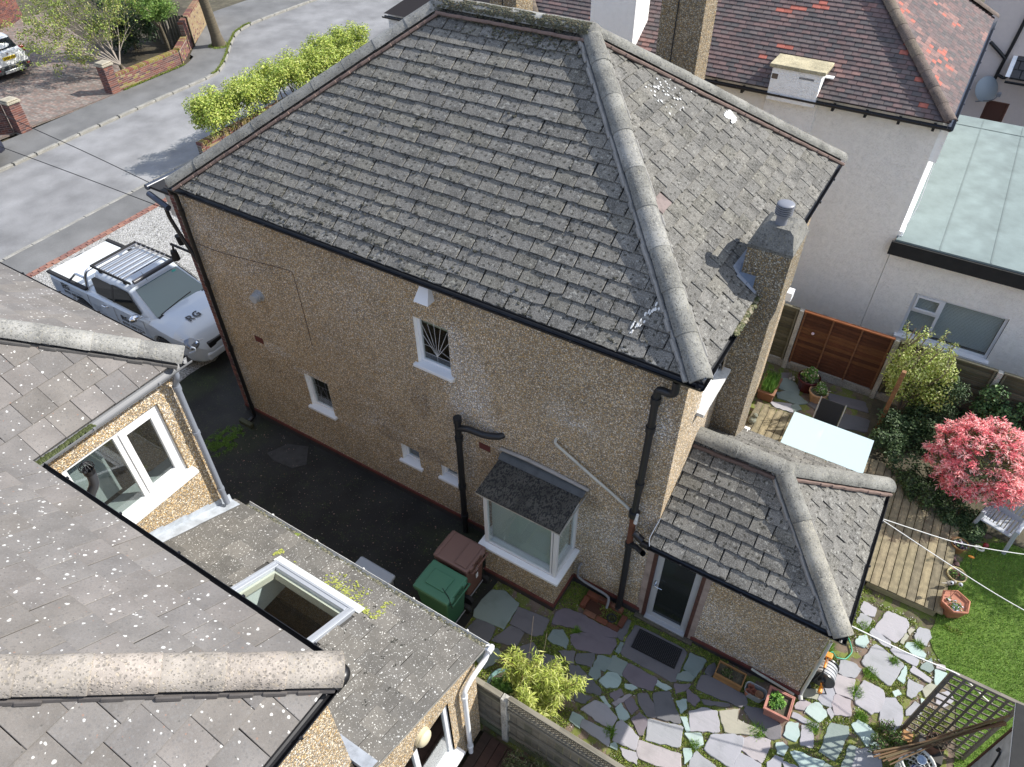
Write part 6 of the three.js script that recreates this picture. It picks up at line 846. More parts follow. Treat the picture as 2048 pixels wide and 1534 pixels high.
  part('flat_roof', [poly([[1.46, -8.9], [8.0, -8.9], [8.0, -16.6], [1.46, -16.6]], 3.14, 3.24)], K.felt, nr); { const g = []; for (const x of [2.3, 3.25, 4.2]) g.push(bx(x, x + 0.03, 3.241, 3.247, -16.5, -8.92)); for (const z of [-15.9]) g.push(bx(1.5, 8, 3.248, 3.253, z, z + 0.03)); part('felt_lap', g, mat([0.82, 0.82, 0.82], { t: T.felt }), nr); }
  part('fascia', [bx(1.40, 8.05, 2.90, 3.20, -8.90, -8.84)], mat([0.018, 0.018, 0.018], { t: T.brick, bump: 0.004 }), nr); part('felt_upstand', [rbx(1.455, 1.55, 3.24, 3.36, -16, -9.05, 0.02, 1)], K.renderWhite, nr);
  const w = windowUnit(nr, 'window', [2.24, 0.92, -9.05], [1, 0, 0], [0, 0, 1], 1.84, 1.14, { rec: 0.05, fr: 0.06, sillOut: 0.12, mull: [0.60], trans: [[0.06, 0.57, 0.68]] });
  part('opening_light', w.mk([rbx(0.06, 0.57, 0.71, 0.76, -0.06, -0.02, 0.005, 1), rbx(0.06, 0.57, 1.03, 1.08, -0.06, -0.02, 0.005, 1), rbx(0.06, 0.11, 0.76, 1.03, -0.06, -0.02, 0.005, 1), rbx(0.52, 0.57, 0.76, 1.03, -0.06, -0.02, 0.005, 1)]), K.white, w.f);
  const sl = []; for (let y = 0.08; y < 1.06; y += 0.034) sl.push(bx(0.06, 1.78, y, y + 0.028, -0.17, -0.166)); part('blind', w.mk(sl), K.blind, w.f);
  part('eaves_box', [bx(1.46, 1.60, 4.9, 5.6, -9.5, -9.1)], K.renderWhite, nr); part('cable', [tube([[1.56, 5.5, -9.2], [1.58, 4.6, -9.3], [1.60, 3.9, -9.2], [1.5, 3.3, -9.0], [1.45, 3.1, -8.98]], 0.008, 5, 30)], K.white, nr);
  part('verge_render', [bx(1.448, 1.462, 3.24, 5.5, -10.4, -9.06)], K.renderWhite, nr);
}
const pk = thing('pink_rendered_house', 'pale pink rendered wall behind the green flat roof with black drainpipes', 'house', [4, 0, -23]);
{
  part('wall', [wallFace([1.15, 0, -20.5], [1, 0, 0], 9, 6.9, [[1.15, 1.78, 1.80, 2.46]], null, 1), wallFace([1.15, 0, -27], [0, 0, 1], 6.5, 6.9, [], null, 1)], K.renderPink, pk);
  windowUnit(pk, 'window', [2.30, 1.80, -20.5], [1, 0, 0], [0, 0, 1], 0.63, 0.66, { rec: 0.03, fr: 0.05, frameMat: K.brownwood, sill: false, pane: mat([0.12, 0.06, 0.05], { roughness: 0.2 }) });
  part('drainpipe', [tube([[2.41, 5.9, -20.42], [2.32, 4.28, -20.42], [2.25, 3.36, -20.42], [2.23, 2.44, -20.42]], 0.05, 8, 20)], K.black, pk); part('drainpipe', [tube([[1.72, 4.11, -20.42], [2.07, 3.88, -20.4], [2.3, 3.7, -20.42]], 0.05, 8, 12)], K.black, pk); part('drainpipe', [tube([[2.27, 3.25, -20.42], [2.47, 3.19, -20.4], [2.58, 3.38, -20.3]], 0.045, 8, 12)], K.black, pk);
  const rs = { O: [2.58, 3.38, -19.8], U: [1, 0, 0], V: [0, 0.5, -0.866] }, rf = part('lower_roof', deckGeo([{ ...rs, poly: [[0, 0], [5, 0], [5, 1.6], [0, 1.6]] }]), K.tileHidden, pk);
  placeTiles(slopeTiles({ ...rs, poly: [[0, 0], [3, 0], [3, 1.6], [0, 1.6]], tw: 0.27, ex: 0.33, th: 0.03, gap: 0.02, rough: 0.006, mats: [mat([0.05, 0.05, 0.052], { roughness: 0.6 })] }, 141), rf, 'tile');
  part('verge', (() => { const g = new THREE.BufferGeometry(), P = [2.46, 3.42, -19.8, 2.58, 3.42, -19.8, 2.58, 4.22, -21.2, 2.46, 3.42, -19.8, 2.58, 4.22, -21.2, 2.46, 4.22, -21.2]; g.setAttribute('position', new THREE.Float32BufferAttribute(P, 3)); g.computeVertexNormals(); return metreUV(g); })(), K.renderWhite, pk); gutter([2.5, 3.31, -19.75], [6, 3.31, -19.75], [0, 0, 1], 0.055, K.black, pk);
}
{
  const d = thing('satellite_dish', 'grey oval satellite dish mounted above the small brown window', 'dish', [2.1, 2.8, -20.3]); const g = new THREE.SphereGeometry(0.82, 28, 10, 0, 6.2832, 0, 0.48); g.translate(0, -0.76, 0); g.rotateX(0.9); g.rotateZ(-0.75); g.rotateY(0.2); g.translate(2.16, 2.90, -20.1); part('reflector', clean(g), mat([0.32, 0.36, 0.38], { roughness: 0.5 }), d); part('arm', [tube([[2.0, 2.45, -20.2], [2.4, 2.75, -19.7], [2.5, 2.92, -19.7]], 0.022, 6, 12), rbx(2.44, 2.56, 2.87, 2.98, -19.76, -19.64, 0.01, 1), tube([[2.06, 2.8, -20.5], [2.12, 2.83, -20.2]], 0.03, 6, 6)], K.grey, d);
}
// ================================================================== FOLIAGE HELPERS
// leaves: folded diamonds scattered in clumps; blobs = [[x,y,z,rx,ry,rz], ...]
function leaves(n, blobs, size, asp, cols, seed, o = {}) {
  const R = rng(seed), P = [], C = [], vol = blobs.map(b => b[3] * b[4] * b[5]), tot = vol.reduce((a, b) => a + b, 0), shell = o.shell ?? 0.5, up = o.up ?? 0.3, hole = o.hole ?? 0.3;
  for (let i = 0; i < n; i++) {
    let q = R() * tot, k = 0; while (k < vol.length - 1 && (q -= vol[k]) > 0) k++; const b = blobs[k];
    let d = V3(R() * 2 - 1, R() * 2 - 1, R() * 2 - 1); if (d.length() > 1 || d.length() < 0.02) { i--; continue; } const rad = Math.pow(R(), shell); d.normalize();
    const x = b[0] + d.x * b[3] * rad, y = b[1] + d.y * b[4] * rad, z = b[2] + d.z * b[5] * rad; if (y < 0.02) continue; if (vnoise(x / (size * 5) + 50, z / (size * 5) + y / (size * 5) * 0.7 + 50, seed) < hole) continue;
    const l = size * (0.6 + 0.8 * R()), w = l * asp, nrm = d.clone().multiplyScalar(0.6).add(V3(R() - 0.5, R() - 0.5 + up, R() - 0.5)).normalize(), t = V3(R() - 0.5, (R() - 0.5) * (o.flat ?? 1) + (o.droop ?? 0), R() - 0.5); t.addScaledVector(nrm, -t.dot(nrm)).normalize(); const s = V3().crossVectors(nrm, t), c = cols[Math.floor(R() * cols.length)], m = 0.75 + 0.5 * R(), f = w * 0.25;
    const p0 = [x, y, z], p2 = [x + t.x * l, y + t.y * l, z + t.z * l], mid = sg => [x + t.x * l * 0.45 + s.x * w * 0.5 * sg + nrm.x * f, y + t.y * l * 0.45 + s.y * w * 0.5 * sg + nrm.y * f, z + t.z * l * 0.45 + s.z * w * 0.5 * sg + nrm.z * f];
    P.push(...p0, ...mid(1), ...p2, ...p0, ...p2, ...mid(-1)); for (let v = 0; v < 6; v++) C.push(c[0] * m, c[1] * m, c[2] * m);
  }
  const g = new THREE.BufferGeometry(); g.setAttribute('position', new THREE.Float32BufferAttribute(P, 3)); g.setAttribute('color', new THREE.Float32BufferAttribute(C, 3)); g.setAttribute('uv', new THREE.Float32BufferAttribute(new Float32Array(P.length / 3 * 2), 2)); g.computeVertexNormals(); return g;
}
function scatter(c, r, n, s, seed) { const R = rng(seed), o = []; for (let i = 0; i < n; i++) { const a = R() * 6.283, e = Math.acos(2 * R() - 1), q = Math.pow(R(), 0.4); o.push([c[0] + r[0] * q * Math.sin(e) * Math.cos(a), c[1] + r[1] * q * Math.cos(e), c[2] + r[2] * q * Math.sin(e) * Math.sin(a), s * (0.7 + 0.6 * R()), s * (0.6 + 0.5 * R()), s * (0.7 + 0.6 * R())]); } return o; }
function branch(list, p, dir, len, r, depth, R, spread, tips, bend = 0.25) {
  const pts = [p.toArray()], d = dir.clone().normalize(); let q = p.clone(); for (let i = 0; i < 3; i++) { d.add(V3(R() - 0.5, R() - 0.4, R() - 0.5).multiplyScalar(bend)).normalize(); q = q.clone().addScaledVector(d, len / 3); pts.push(q.toArray()); }
  for (let i = 0; i < 3; i++) list.push(cyl(pts[i], pts[i + 1], r * (1 - i * 0.2), r * (1 - (i + 1) * 0.2), depth > 1 ? 7 : 4, true));
  if (depth <= 0) { tips.push(q.toArray()); return; } tips.push(pts[2]);
  const k = depth > 1 ? 3 : 2 + (R() < 0.5 ? 1 : 0); for (let i = 0; i < k; i++) { const nd = d.clone().add(V3(R() - 0.5, (R() - 0.5) * 0.8, R() - 0.5).multiplyScalar(spread)).normalize(), st = V3(...pts[1 + Math.floor(R() * 2.99)]); branch(list, st, nd, len * (0.6 + 0.25 * R()), r * 0.5, depth - 1, R, spread, tips, bend); }
}
// ================================================================== STREET SIDE
function brickWall(name, label, a, b, h, o = {}) {
  const th = o.th || 0.215, A = V3(a[0], 0, a[1]), B = V3(b[0], 0, b[1]), D = B.clone().sub(A), L = D.length(), ang = Math.atan2(-D.z, D.x); const g = thing(name, label, o.cat || 'wall', [a[0], 0, a[1]], null, true, ang);
  const y0 = o.y0 || 0, core = part('mortar_core', bx(0, L, -0.1, h - 0.004, -th / 2 + 0.006, th / 2 - 0.006), o.mortar || mat([0.33, 0.30, 0.26], { t: T.brick, bump: 0.003 }), g);
  const full = metreUV(new RoundedBoxGeometry(0.215, 0.065, th, 1, 0.006)), mats = o.mats || brickMats, ms2 = o.mats2;
  for (let r = 0; r * 0.075 + 0.07 < h; r++) for (let x = (r % 2 ? -0.1125 : 0); x < L; x += 0.225) { const x0 = Math.max(0, x), x1 = Math.min(L, x + 0.215); if (x1 - x0 < 0.03) continue; const m = shadow(new THREE.Mesh(x1 - x0 > 0.21 ? full : metreUV(new RoundedBoxGeometry(x1 - x0, 0.065, th, 1, 0.006)), ms2 && rnd() < (o.mix2 ? o.mix2(x / L, r * 0.075 / h) : 0.3) ? pick(ms2) : pick(mats))); m.name = 'brick'; m.position.set((x0 + x1) / 2, 0.037 + r * 0.075, rr(-0.002, 0.002)); g.add(m); }
  if (o.coping) { const cg = metreUV(new RoundedBoxGeometry(0.066, 0.105, th + 0.04, 1, 0.008)); for (let x = 0.035; x < L; x += 0.077) { const m = shadow(new THREE.Mesh(cg, pick(o.coping))); m.name = 'coping_brick'; m.position.set(x, h + 0.05 + rr(-0.003, 0.003), 0); m.rotation.x = rr(-0.01, 0.01); g.add(m); } }
  return g;
}
function pillar(label, x, z, h, turn) {
  const g = thing('brick_pillar', label, 'pillar', [x, 0, z], 'brick gate pillars', true, turn), s = 0.44; part('mortar_core', bx(-s / 2 + 0.006, s / 2 - 0.006, -0.1, h, -s / 2 + 0.006, s / 2 - 0.006), mat([0.36, 0.33, 0.29], { t: T.brick }), g);
  const b = metreUV(new RoundedBoxGeometry(0.215, 0.065, 0.1025, 1, 0.006)); for (let r = 0; r * 0.075 + 0.07 < h; r++) for (let k = 0; k < 4; k++) for (let i = 0; i < 2; i++) { const m = shadow(new THREE.Mesh(b, pick(brickMats))); m.name = 'brick'; const e = s / 2 - 0.05, q = (i - 0.5) * 0.222 + (r % 2 ? 0.0 : 0), y = 0.037 + r * 0.075; if (k === 0) m.position.set(q, y, e); if (k === 1) m.position.set(q, y, -e); if (k > 1) { m.rotation.y = Math.PI / 2; m.position.set(k === 2 ? e : -e, y, q * (r % 2 ? 0.98 : 0.5)); } g.add(m); }
  part('cap_stone', [rbx(-0.27, 0.27, h, h + 0.075, -0.27, 0.27, 0.015, 1), rbx(-0.23, 0.23, h + 0.075, h + 0.14, -0.23, 0.23, 0.04, 2)], mat([1.3, 1.2, 1.0], { t: T.conc, bump: 0.006 }), g); return g;
}
pillar('brick gate pillar with stone cap at the left edge of the drive', -28.25, -6.12, 1.08, 0.09); pillar('brick gate pillar with stone cap joined to the low wall', -28.68, -10.36, 1.08, 0.09);
const moss2 = [[0.25, 0.19, 0.05], [0.33, 0.27, 0.08], [0.36, 0.28, 0.14]].map(c => mat(c, { t: T.brick, bump: 0.006 }));
brickWall('low_garden_wall', 'low red brick garden wall with mossy coping between pillar and bend', [-28.66, -10.6], [-28.92, -14.0], 0.55, { coping: [...moss2, brickMats[2]], mats2: moss2, mix2: (u, v) => 0.75 * Math.max(0, 0.5 - u) + 0.1 });
brickWall('angled_garden_wall', 'short red brick wall turning away from the road', [-28.94, -14.04], [-30.0, -15.3], 0.58, { coping: [...moss2, ...brickMats], mats2: moss2, mix2: () => 0.15 });
brickWall('tall_garden_wall', 'tall yellowish brick wall behind the street tree', [-30.05, -15.38], [-33.4, -19.5], 1.15, { coping: [...brickMats, ...brickYellow], mats: [...brickYellow, brickYellow[0]], mats2: brickMats, mix2: (u) => 0.12 + (u < 0.12 ? 0.8 : 0) });
brickWall('side_garden_wall', 'red brick wall beside the parked dark car', [-28.5, -5.86], [-30.5, -3.0], 0.9, { coping: brickMats });
{ // curved brick front of the house across the road
  const g = thing('brick_bay_front', 'curved red brick bay of a house in the top left corner', 'house', [-43.6, 0, -12.4], null, true); const rad = 2.6; part('wall', [cyl([0, 0, 0], [0, 4, 0], rad - 0.012, rad - 0.012, 40)], mat([0.42, 0.36, 0.32], { t: T.brick }), g); const b = metreUV(new RoundedBoxGeometry(0.215, 0.065, 0.06, 1, 0.006)); let n = 0;
  for (let r = 0; r < 22 && n < 300; r++) for (let k = 0; k < 26; k++) { const a = -0.9 + (k + (r % 2) * 0.5) * 0.0875; const m = shadow(new THREE.Mesh(b, pick(brickMats))); m.name = 'brick'; m.position.set(Math.cos(a) * (rad - 0.03), 0.04 + r * 0.075, -Math.sin(a) * (rad - 0.03)); m.rotation.y = a + Math.PI / 2; if (inView(V3(-43.6 + m.position.x, m.position.y, -12.4 + m.position.z), 1.02)) { g.add(m); n++; } }
}
// near low wall and the hedge over it
brickWall('hedge_wall', 'mossy brown brick wall below the yellow green hedge', [-19.72, -7.55], [-20.2, -15.6], 0.85, { coping: [...moss2, brickMats[1]], mats2: moss2, mix2: () => 0.4 });
{
  const h = thing('hedge', 'long yellow green privet hedge beside the roof and road', 'hedge', [-19.9, 0, -12]); const R = rng(151), st = [], bl = []; for (let i = 0; i < 260; i++) { const t = Math.floor(i / 4) / 64, z = -7.9 - t * 8.4; bl.push([-19.75 - t * 0.3 + (R() - 0.5) * 1.25, 1.75 + t * 0.2 + (R() - 0.5) * 0.75, z + (R() - 0.5) * 0.4, 0.30, 0.28, 0.32]); } for (let i = 0; i < 34; i++) { const z = -8.3 - i * 0.22 - R() * 0.1, x = -19.55 - i * 0.01; st.push(tube([[x, 0.02, z], [x + (R() - 0.5) * 0.2, 0.6, z + (R() - 0.5) * 0.2], [x - (R() - 0.3) * 0.6, 1.3, z + (R() - 0.3) * 0.5], [x - (R() - 0.4) * 0.9, 1.75, z + (R() - 0.3) * 0.6]], 0.022, 5, 8)); }
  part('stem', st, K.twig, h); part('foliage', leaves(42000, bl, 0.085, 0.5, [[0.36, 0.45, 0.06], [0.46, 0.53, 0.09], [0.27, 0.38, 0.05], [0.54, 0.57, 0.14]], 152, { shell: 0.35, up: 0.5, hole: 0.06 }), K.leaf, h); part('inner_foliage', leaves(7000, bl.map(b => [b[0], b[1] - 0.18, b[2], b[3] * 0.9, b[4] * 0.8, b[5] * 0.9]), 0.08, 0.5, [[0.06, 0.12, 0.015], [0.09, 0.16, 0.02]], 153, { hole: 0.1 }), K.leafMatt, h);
}
{ // the sparse young tree behind the wall
  const g = thing('young_tree', 'spreading young tree with sparse lime leaves behind the brick pillar', 'tree', [-29.7, 0, -11.7]), R = rng(161), l = [], tips = []; const p = V3(-29.75, 0, -11.75), top = V3(-29.7, 0.55, -11.65); l.push(cyl(p.toArray(), top.toArray(), 0.10, 0.075, 9)); for (let i = 0; i < 9; i++) { const a = -1.2 + i * 0.42; branch(l, top, V3(-0.9 + (R() - 0.5) * 1.1, 0.55 + 0.3 * R(), 0.25 + (i - 4) * 0.22), 1.5 + R() * 0.8, 0.035, 3, R, 1.25, tips, 0.3); } part('trunk', [l[0]], K.bark, g); part('branches', l.slice(1), mat([0.30, 0.26, 0.22], { roughness: 1 }), g);
  part('crown', leaves(10500, tips.map(t => [t[0], t[1], t[2], 0.28, 0.22, 0.28]), 0.085, 0.6, [[0.25, 0.33, 0.05], [0.34, 0.42, 0.08], [0.18, 0.26, 0.05], [0.42, 0.40, 0.14]], 162, { hole: 0.35 }), K.leaf, g);
}
{
  const g = thing('evergreen_shrub', 'dark glossy evergreen behind the young tree', 'shrub', [-32.3, 0, -14.2]); part('stem', [cyl([-32.3, 0, -14.2], [-32.3, 1.4, -14.2], 0.07, 0.04, 7)], K.bark, g); part('crown', leaves(9000, scatter([-32.4, 1.3, -14.1], [1.6, 1.2, 1.2], 26, 0.5, 171), 0.11, 0.5, [[0.02, 0.045, 0.015], [0.03, 0.06, 0.02], [0.045, 0.08, 0.03]], 172, { hole: 0.1 }), K.leafMatt, g);
  const h = thing('green_shrub_tree', 'bright green leafy tree over the timber fence', 'tree', [-30.6, 0, -15.0]), R = rng(173), l = [], tips = []; l.push(cyl([-30.75, 0, -14.9], [-30.6, 1.2, -14.7], 0.10, 0.08, 8)); for (let i = 0; i < 7; i++) branch(l, V3(-30.6, 1.1, -14.7), V3(R() - 0.5, 0.7, R() - 0.5), 0.9 + R() * 0.5, 0.035, 2, R, 1.3, tips); part('trunk', [l[0]], K.bark, h); part('branches', l.slice(1), K.twig, h); part('crown', leaves(12000, [...tips.map(t => [t[0], t[1], t[2], 0.34, 0.28, 0.34]), ...scatter([-30.5, 2.3, -14.7], [1.2, 0.7, 0.9], 12, 0.4, 174)], 0.08, 0.55, [[0.13, 0.26, 0.03], [0.20, 0.33, 0.05], [0.09, 0.19, 0.025], [0.26, 0.36, 0.07]], 175, { hole: 0.25 }), K.leaf, h);
  const f = thing('timber_fence', 'weathered timber fence with leaning posts behind the low wall', 'fence', [-31.8, 0, -15.6]); for (let i = 0; i < 14; i++) part('board', rbx(-33.2 + i * 0.21, -33.02 + i * 0.21, 0, 1.3 + 0.05 * rnd(), -15.75 - i * 0.02, -15.72 - i * 0.02, 0.006, 1), mat([0.16, 0.145, 0.11], { t: T.wood, bump: 0.003 }), f); for (const x of [-32.7, -31.9, -31.2]) part('post', cyl([x, 0, -15.45], [x - 0.12, 1.1, -15.55], 0.06, 0.055, 8), mat([0.24, 0.22, 0.19], { t: T.wood }), f);
  const t = thing('street_tree', 'bare trunk of the street tree on the far pavement', 'tree', [-29.45, 0, -16.7]); { const q = [[-29.45, -0.02, -16.7], [-29.4, 0.5, -16.62], [-29.3, 1.6, -16.45], [-29.15, 2.8, -16.2], [-29.0, 4.2, -15.9], [-28.9, 6, -15.7]], rad = [0.34, 0.25, 0.22, 0.20, 0.19, 0.15], gg = []; for (let i = 0; i < 5; i++) gg.push(cyl(q[i], q[i + 1], rad[i], rad[i + 1], 14, true)); part('trunk', gg, K.bark, t); const R2 = rng(177), l2 = [], tp = []; for (let i = 0; i < 8; i++) branch(l2, V3(-28.95, 5.4 + 0.1 * i, -15.75), V3(R2() - 0.5, 0.6, R2() - 0.5), 1.9, 0.08, 2, R2, 1.2, tp); part('limbs', l2, K.bark, t); part('crown', leaves(7000, tp.map(a => [a[0], a[1], a[2], 0.6, 0.5, 0.6]), 0.11, 0.6, [[0.20, 0.30, 0.05], [0.27, 0.36, 0.07]], 178, { hole: 0.35 }), K.leaf, t); }
  stuff('verge_weeds', blades(7000, R3 => { const k = R3(), z = -13.9 - 6 * R3(); if (k < 0.55) return [farKerb(z) - 0.1 + 0.12 * (R3() - 0.5), 0, z]; if (k < 0.8) { const a = R3() * 6.28, r = 0.5 * R3(); return [-29.4 + Math.cos(a) * r, 0, -16.65 + Math.sin(a) * r]; } const u = R3(); return [-28.52 - 0.26 * u + 0.10 * R3(), 0, -10.7 - 3.4 * u]; }, 0.07, 0.012, mossCols, 0.8, 179), K.leafMatt, 'weeds along the far kerb and the foot of the wall', 'weeds');
}
single('telephone_wire', tube([[-9.62, 5.14, -0.2], [-12, 5.5, -0.06], [-15, 6.0, 0.25], [-20, 7.0, 1.0]], 0.008, 5, 30), K.blackMatt, 'upper overhead telephone wire running left from the roof corner', 'wire', 'overhead wires'); single('telephone_wire', tube([[-9.62, 4.75, -0.2], [-12, 4.98, 0.06], [-15, 5.35, 0.5], [-20, 6.1, 1.3]], 0.008, 5, 30), K.blackMatt, 'lower overhead telephone wire running left from the roof corner', 'wire', 'overhead wires');
// ================================================================== THE GARDEN
// ---- timber deck
{
  const d = thing('timber_deck', 'weathered grooved timber deck beside the extension and lawn', 'deck', [2.5, 0, -4.2]); const ms = [[1.15, 1.12, 1.05], [0.95, 0.95, 0.92], [1.28, 1.24, 1.12], [0.82, 0.82, 0.80], [1.08, 1.07, 0.98]].map(c => mat(c, { t: T.deck, bump: 0.006, roughness: 0.9 }));
  for (let i = 0, x = 0.12; x < 4.28; i++, x += 0.1485) { const z1 = x < 2.80 ? -2.46 : -2.6 - 0.004 * (i % 3), z0 = x < 0.95 ? -6.05 : -5.62, R = rng(200 + i), g = rbx(x, x + 0.138, 0.122, 0.15 + 0.003 * R(), z0, z1, 0.005, 1), uv = g.attributes.uv, p = g.attributes.position, o = R() * 3, o2 = R() * 5; for (let k = 0; k < uv.count; k++) uv.setXY(k, p.getX(k) - x + Math.floor(o) * 0.6, p.getZ(k) + o2); part('plank', g, ms[Math.floor(R() * 5)], d); }
  part('edge_board', rbx(3.2, 4.32, 0.0, 0.118, -2.63, -2.60, 0.005, 1), mat([0.28, 0.25, 0.15], { t: T.wood, bump: 0.002 }), d); part('edge_board', rbx(4.285, 4.315, 0.0, 0.118, -5.6, -2.632, 0.005, 1), mat([0.2, 0.18, 0.12], { t: T.wood, bump: 0.002 }), d); part('joist', [bx(0.2, 4.2, 0.0, 0.12, -5.5, -5.45), bx(0.2, 4.2, 0.0, 0.12, -4.2, -4.15), bx(2.9, 4.2, 0.0, 0.12, -3.2, -3.15)], K.brownwood, d);
}
// ---- table and sling chair
{
  const t = thing('glass_table', 'long pale glass topped table on the deck', 'table', [1.73, 0.15, -4.84]); part('table_top', rbx(0.95, 2.51, 0.868, 0.880, -5.34, -4.33, 0.004, 1), mat([0.47, 0.59, 0.61], { roughness: 0.05, clearcoat: 1, clearcoatRoughness: 0.02 }), t); part('frame', [rbx(0.98, 2.48, 0.83, 0.866, -4.38, -4.35, 0.006, 1), rbx(0.98, 2.48, 0.83, 0.866, -5.32, -5.29, 0.006, 1), rbx(0.98, 1.01, 0.83, 0.866, -5.29, -4.38, 0.006, 1), rbx(2.45, 2.48, 0.83, 0.866, -5.29, -4.38, 0.006, 1)], K.blackMatt, t); for (const x of [1.02, 2.44]) for (const z of [-5.26, -4.41]) part('leg', cyl([x, 0.15, z], [x, 0.83, z], 0.022, 0.022, 10), K.blackMatt, t);
  const c = thing('sling_chair', 'black sling garden chair tucked behind the glass table', 'chair', [1.55, 0.03, -5.8]); const fr = mat([0.55, 0.56, 0.58], { roughness: 0.35, metalness: 0.5 }), sl = mat([0.018, 0.020, 0.024], { roughness: 0.75 }); part('seat', rbx(1.33, 1.79, 0.47, 0.485, -5.78, -5.38, 0.005, 1), sl, c); { const g = rbx(1.33, 1.79, 0, 0.52, -0.006, 0.006, 0.004, 1); g.rotateX(-0.28); g.translate(0, 0.48, -5.78); part('backrest', g, sl, c); } for (const x of [1.31, 1.81]) { part('side_frame', tube([[x, 0.03, -5.35], [x, 0.46, -5.38], [x, 0.475, -5.5], [x, 0.475, -5.76], [x, 0.6, -5.82], [x, 1.0, -5.93]], 0.012, 8, 40), fr, c); part('leg', tube([[x, 0.47, -5.6], [x, 0.03, -5.95]], 0.012, 8, 4), fr, c); }
}
// ---- panel fence at the back
{
  const f = thing('back_fence', 'overlap panel fence with concrete posts, one panel painted red brown', 'fence', [3, 0, -7.7]), red = [[0.16, 0.058, 0.026], [0.105, 0.038, 0.018], [0.20, 0.085, 0.035], [0.135, 0.05, 0.024]].map(c => mat(c, { t: T.wood, bump: 0.003 })), old = [[0.135, 0.12, 0.075], [0.095, 0.088, 0.058], [0.165, 0.15, 0.10], [0.12, 0.11, 0.065]].map(c => mat(c, { t: T.wood, bump: 0.003 }));
  [[-1.72, 0.20, 0], [0.30, 2.20, 1], [2.31, 4.15, 0], [4.26, 6.1, 0], [6.2, 8.0, 0]].forEach(([x0, x1, pr]) => { const ms = pr ? red : old; for (let i = 0, y = 0.22; y < 1.60; i++, y += 0.094) { const g = rbx(x0, x1, 0, 0.125, -0.006, 0.006, 0.004, 1), p = g.attributes.position; for (let k = 0; k < p.count; k++) p.setY(k, p.getY(k) + 0.006 * Math.sin(p.getX(k) * 5 + i * 1.7)); g.rotateX(0.22); g.translate(0, y, -7.71); part('slat', g, pick(ms), f); } for (let k = 0; k < (pr ? 4 : 3); k++) { const x = lerp(x0 + 0.02, x1 - 0.06, k / (pr ? 3 : 2)) + (pr && k > 0 && k < 3 ? 0 : 0); part('batten', rbx(x, x + 0.04, 0.22, 1.66, -7.684, -7.650, 0.004, 1), pr ? mat([0.21, 0.095, 0.045], { t: T.wood }) : ms[2], f); } part('capping', rbx(x0, x1, 1.665, 1.70, -7.73, -7.655, 0.006, 1), pr ? mat([0.42, 0.15, 0.06], { t: T.wood }) : old[2], f); part('gravel_board', rbx(x0, x1, 0.0, 0.21, -7.725, -7.675, 0.008, 1), K.concrete, f); });
  for (const x of [0.25, 2.255, 4.205, 6.15]) part('post', [rbx(x - 0.05, x + 0.05, -0.05, 1.68, -7.755, -7.645, 0.012, 1)], K.concretePost, f); part('glass_charm', clean(new THREE.IcosahedronGeometry(0.035, 1).translate(0.62, 1.2, -7.64)), mat([0.7, 0.55, 0.6], { roughness: 0.05 }), f);
}
single('leaning_post', [(() => { const g = rbx(-0.04, 0.04, 0, 2.02, -0.04, 0.04, 0.01, 1); g.rotateX(0.18); g.rotateZ(0.02); g.translate(2.56, 0, -6.65); return g; })()], mat([0.30, 0.15, 0.07], { t: T.wood, bump: 0.002 }), 'leaning brown timber post in the flower bed', 'post');
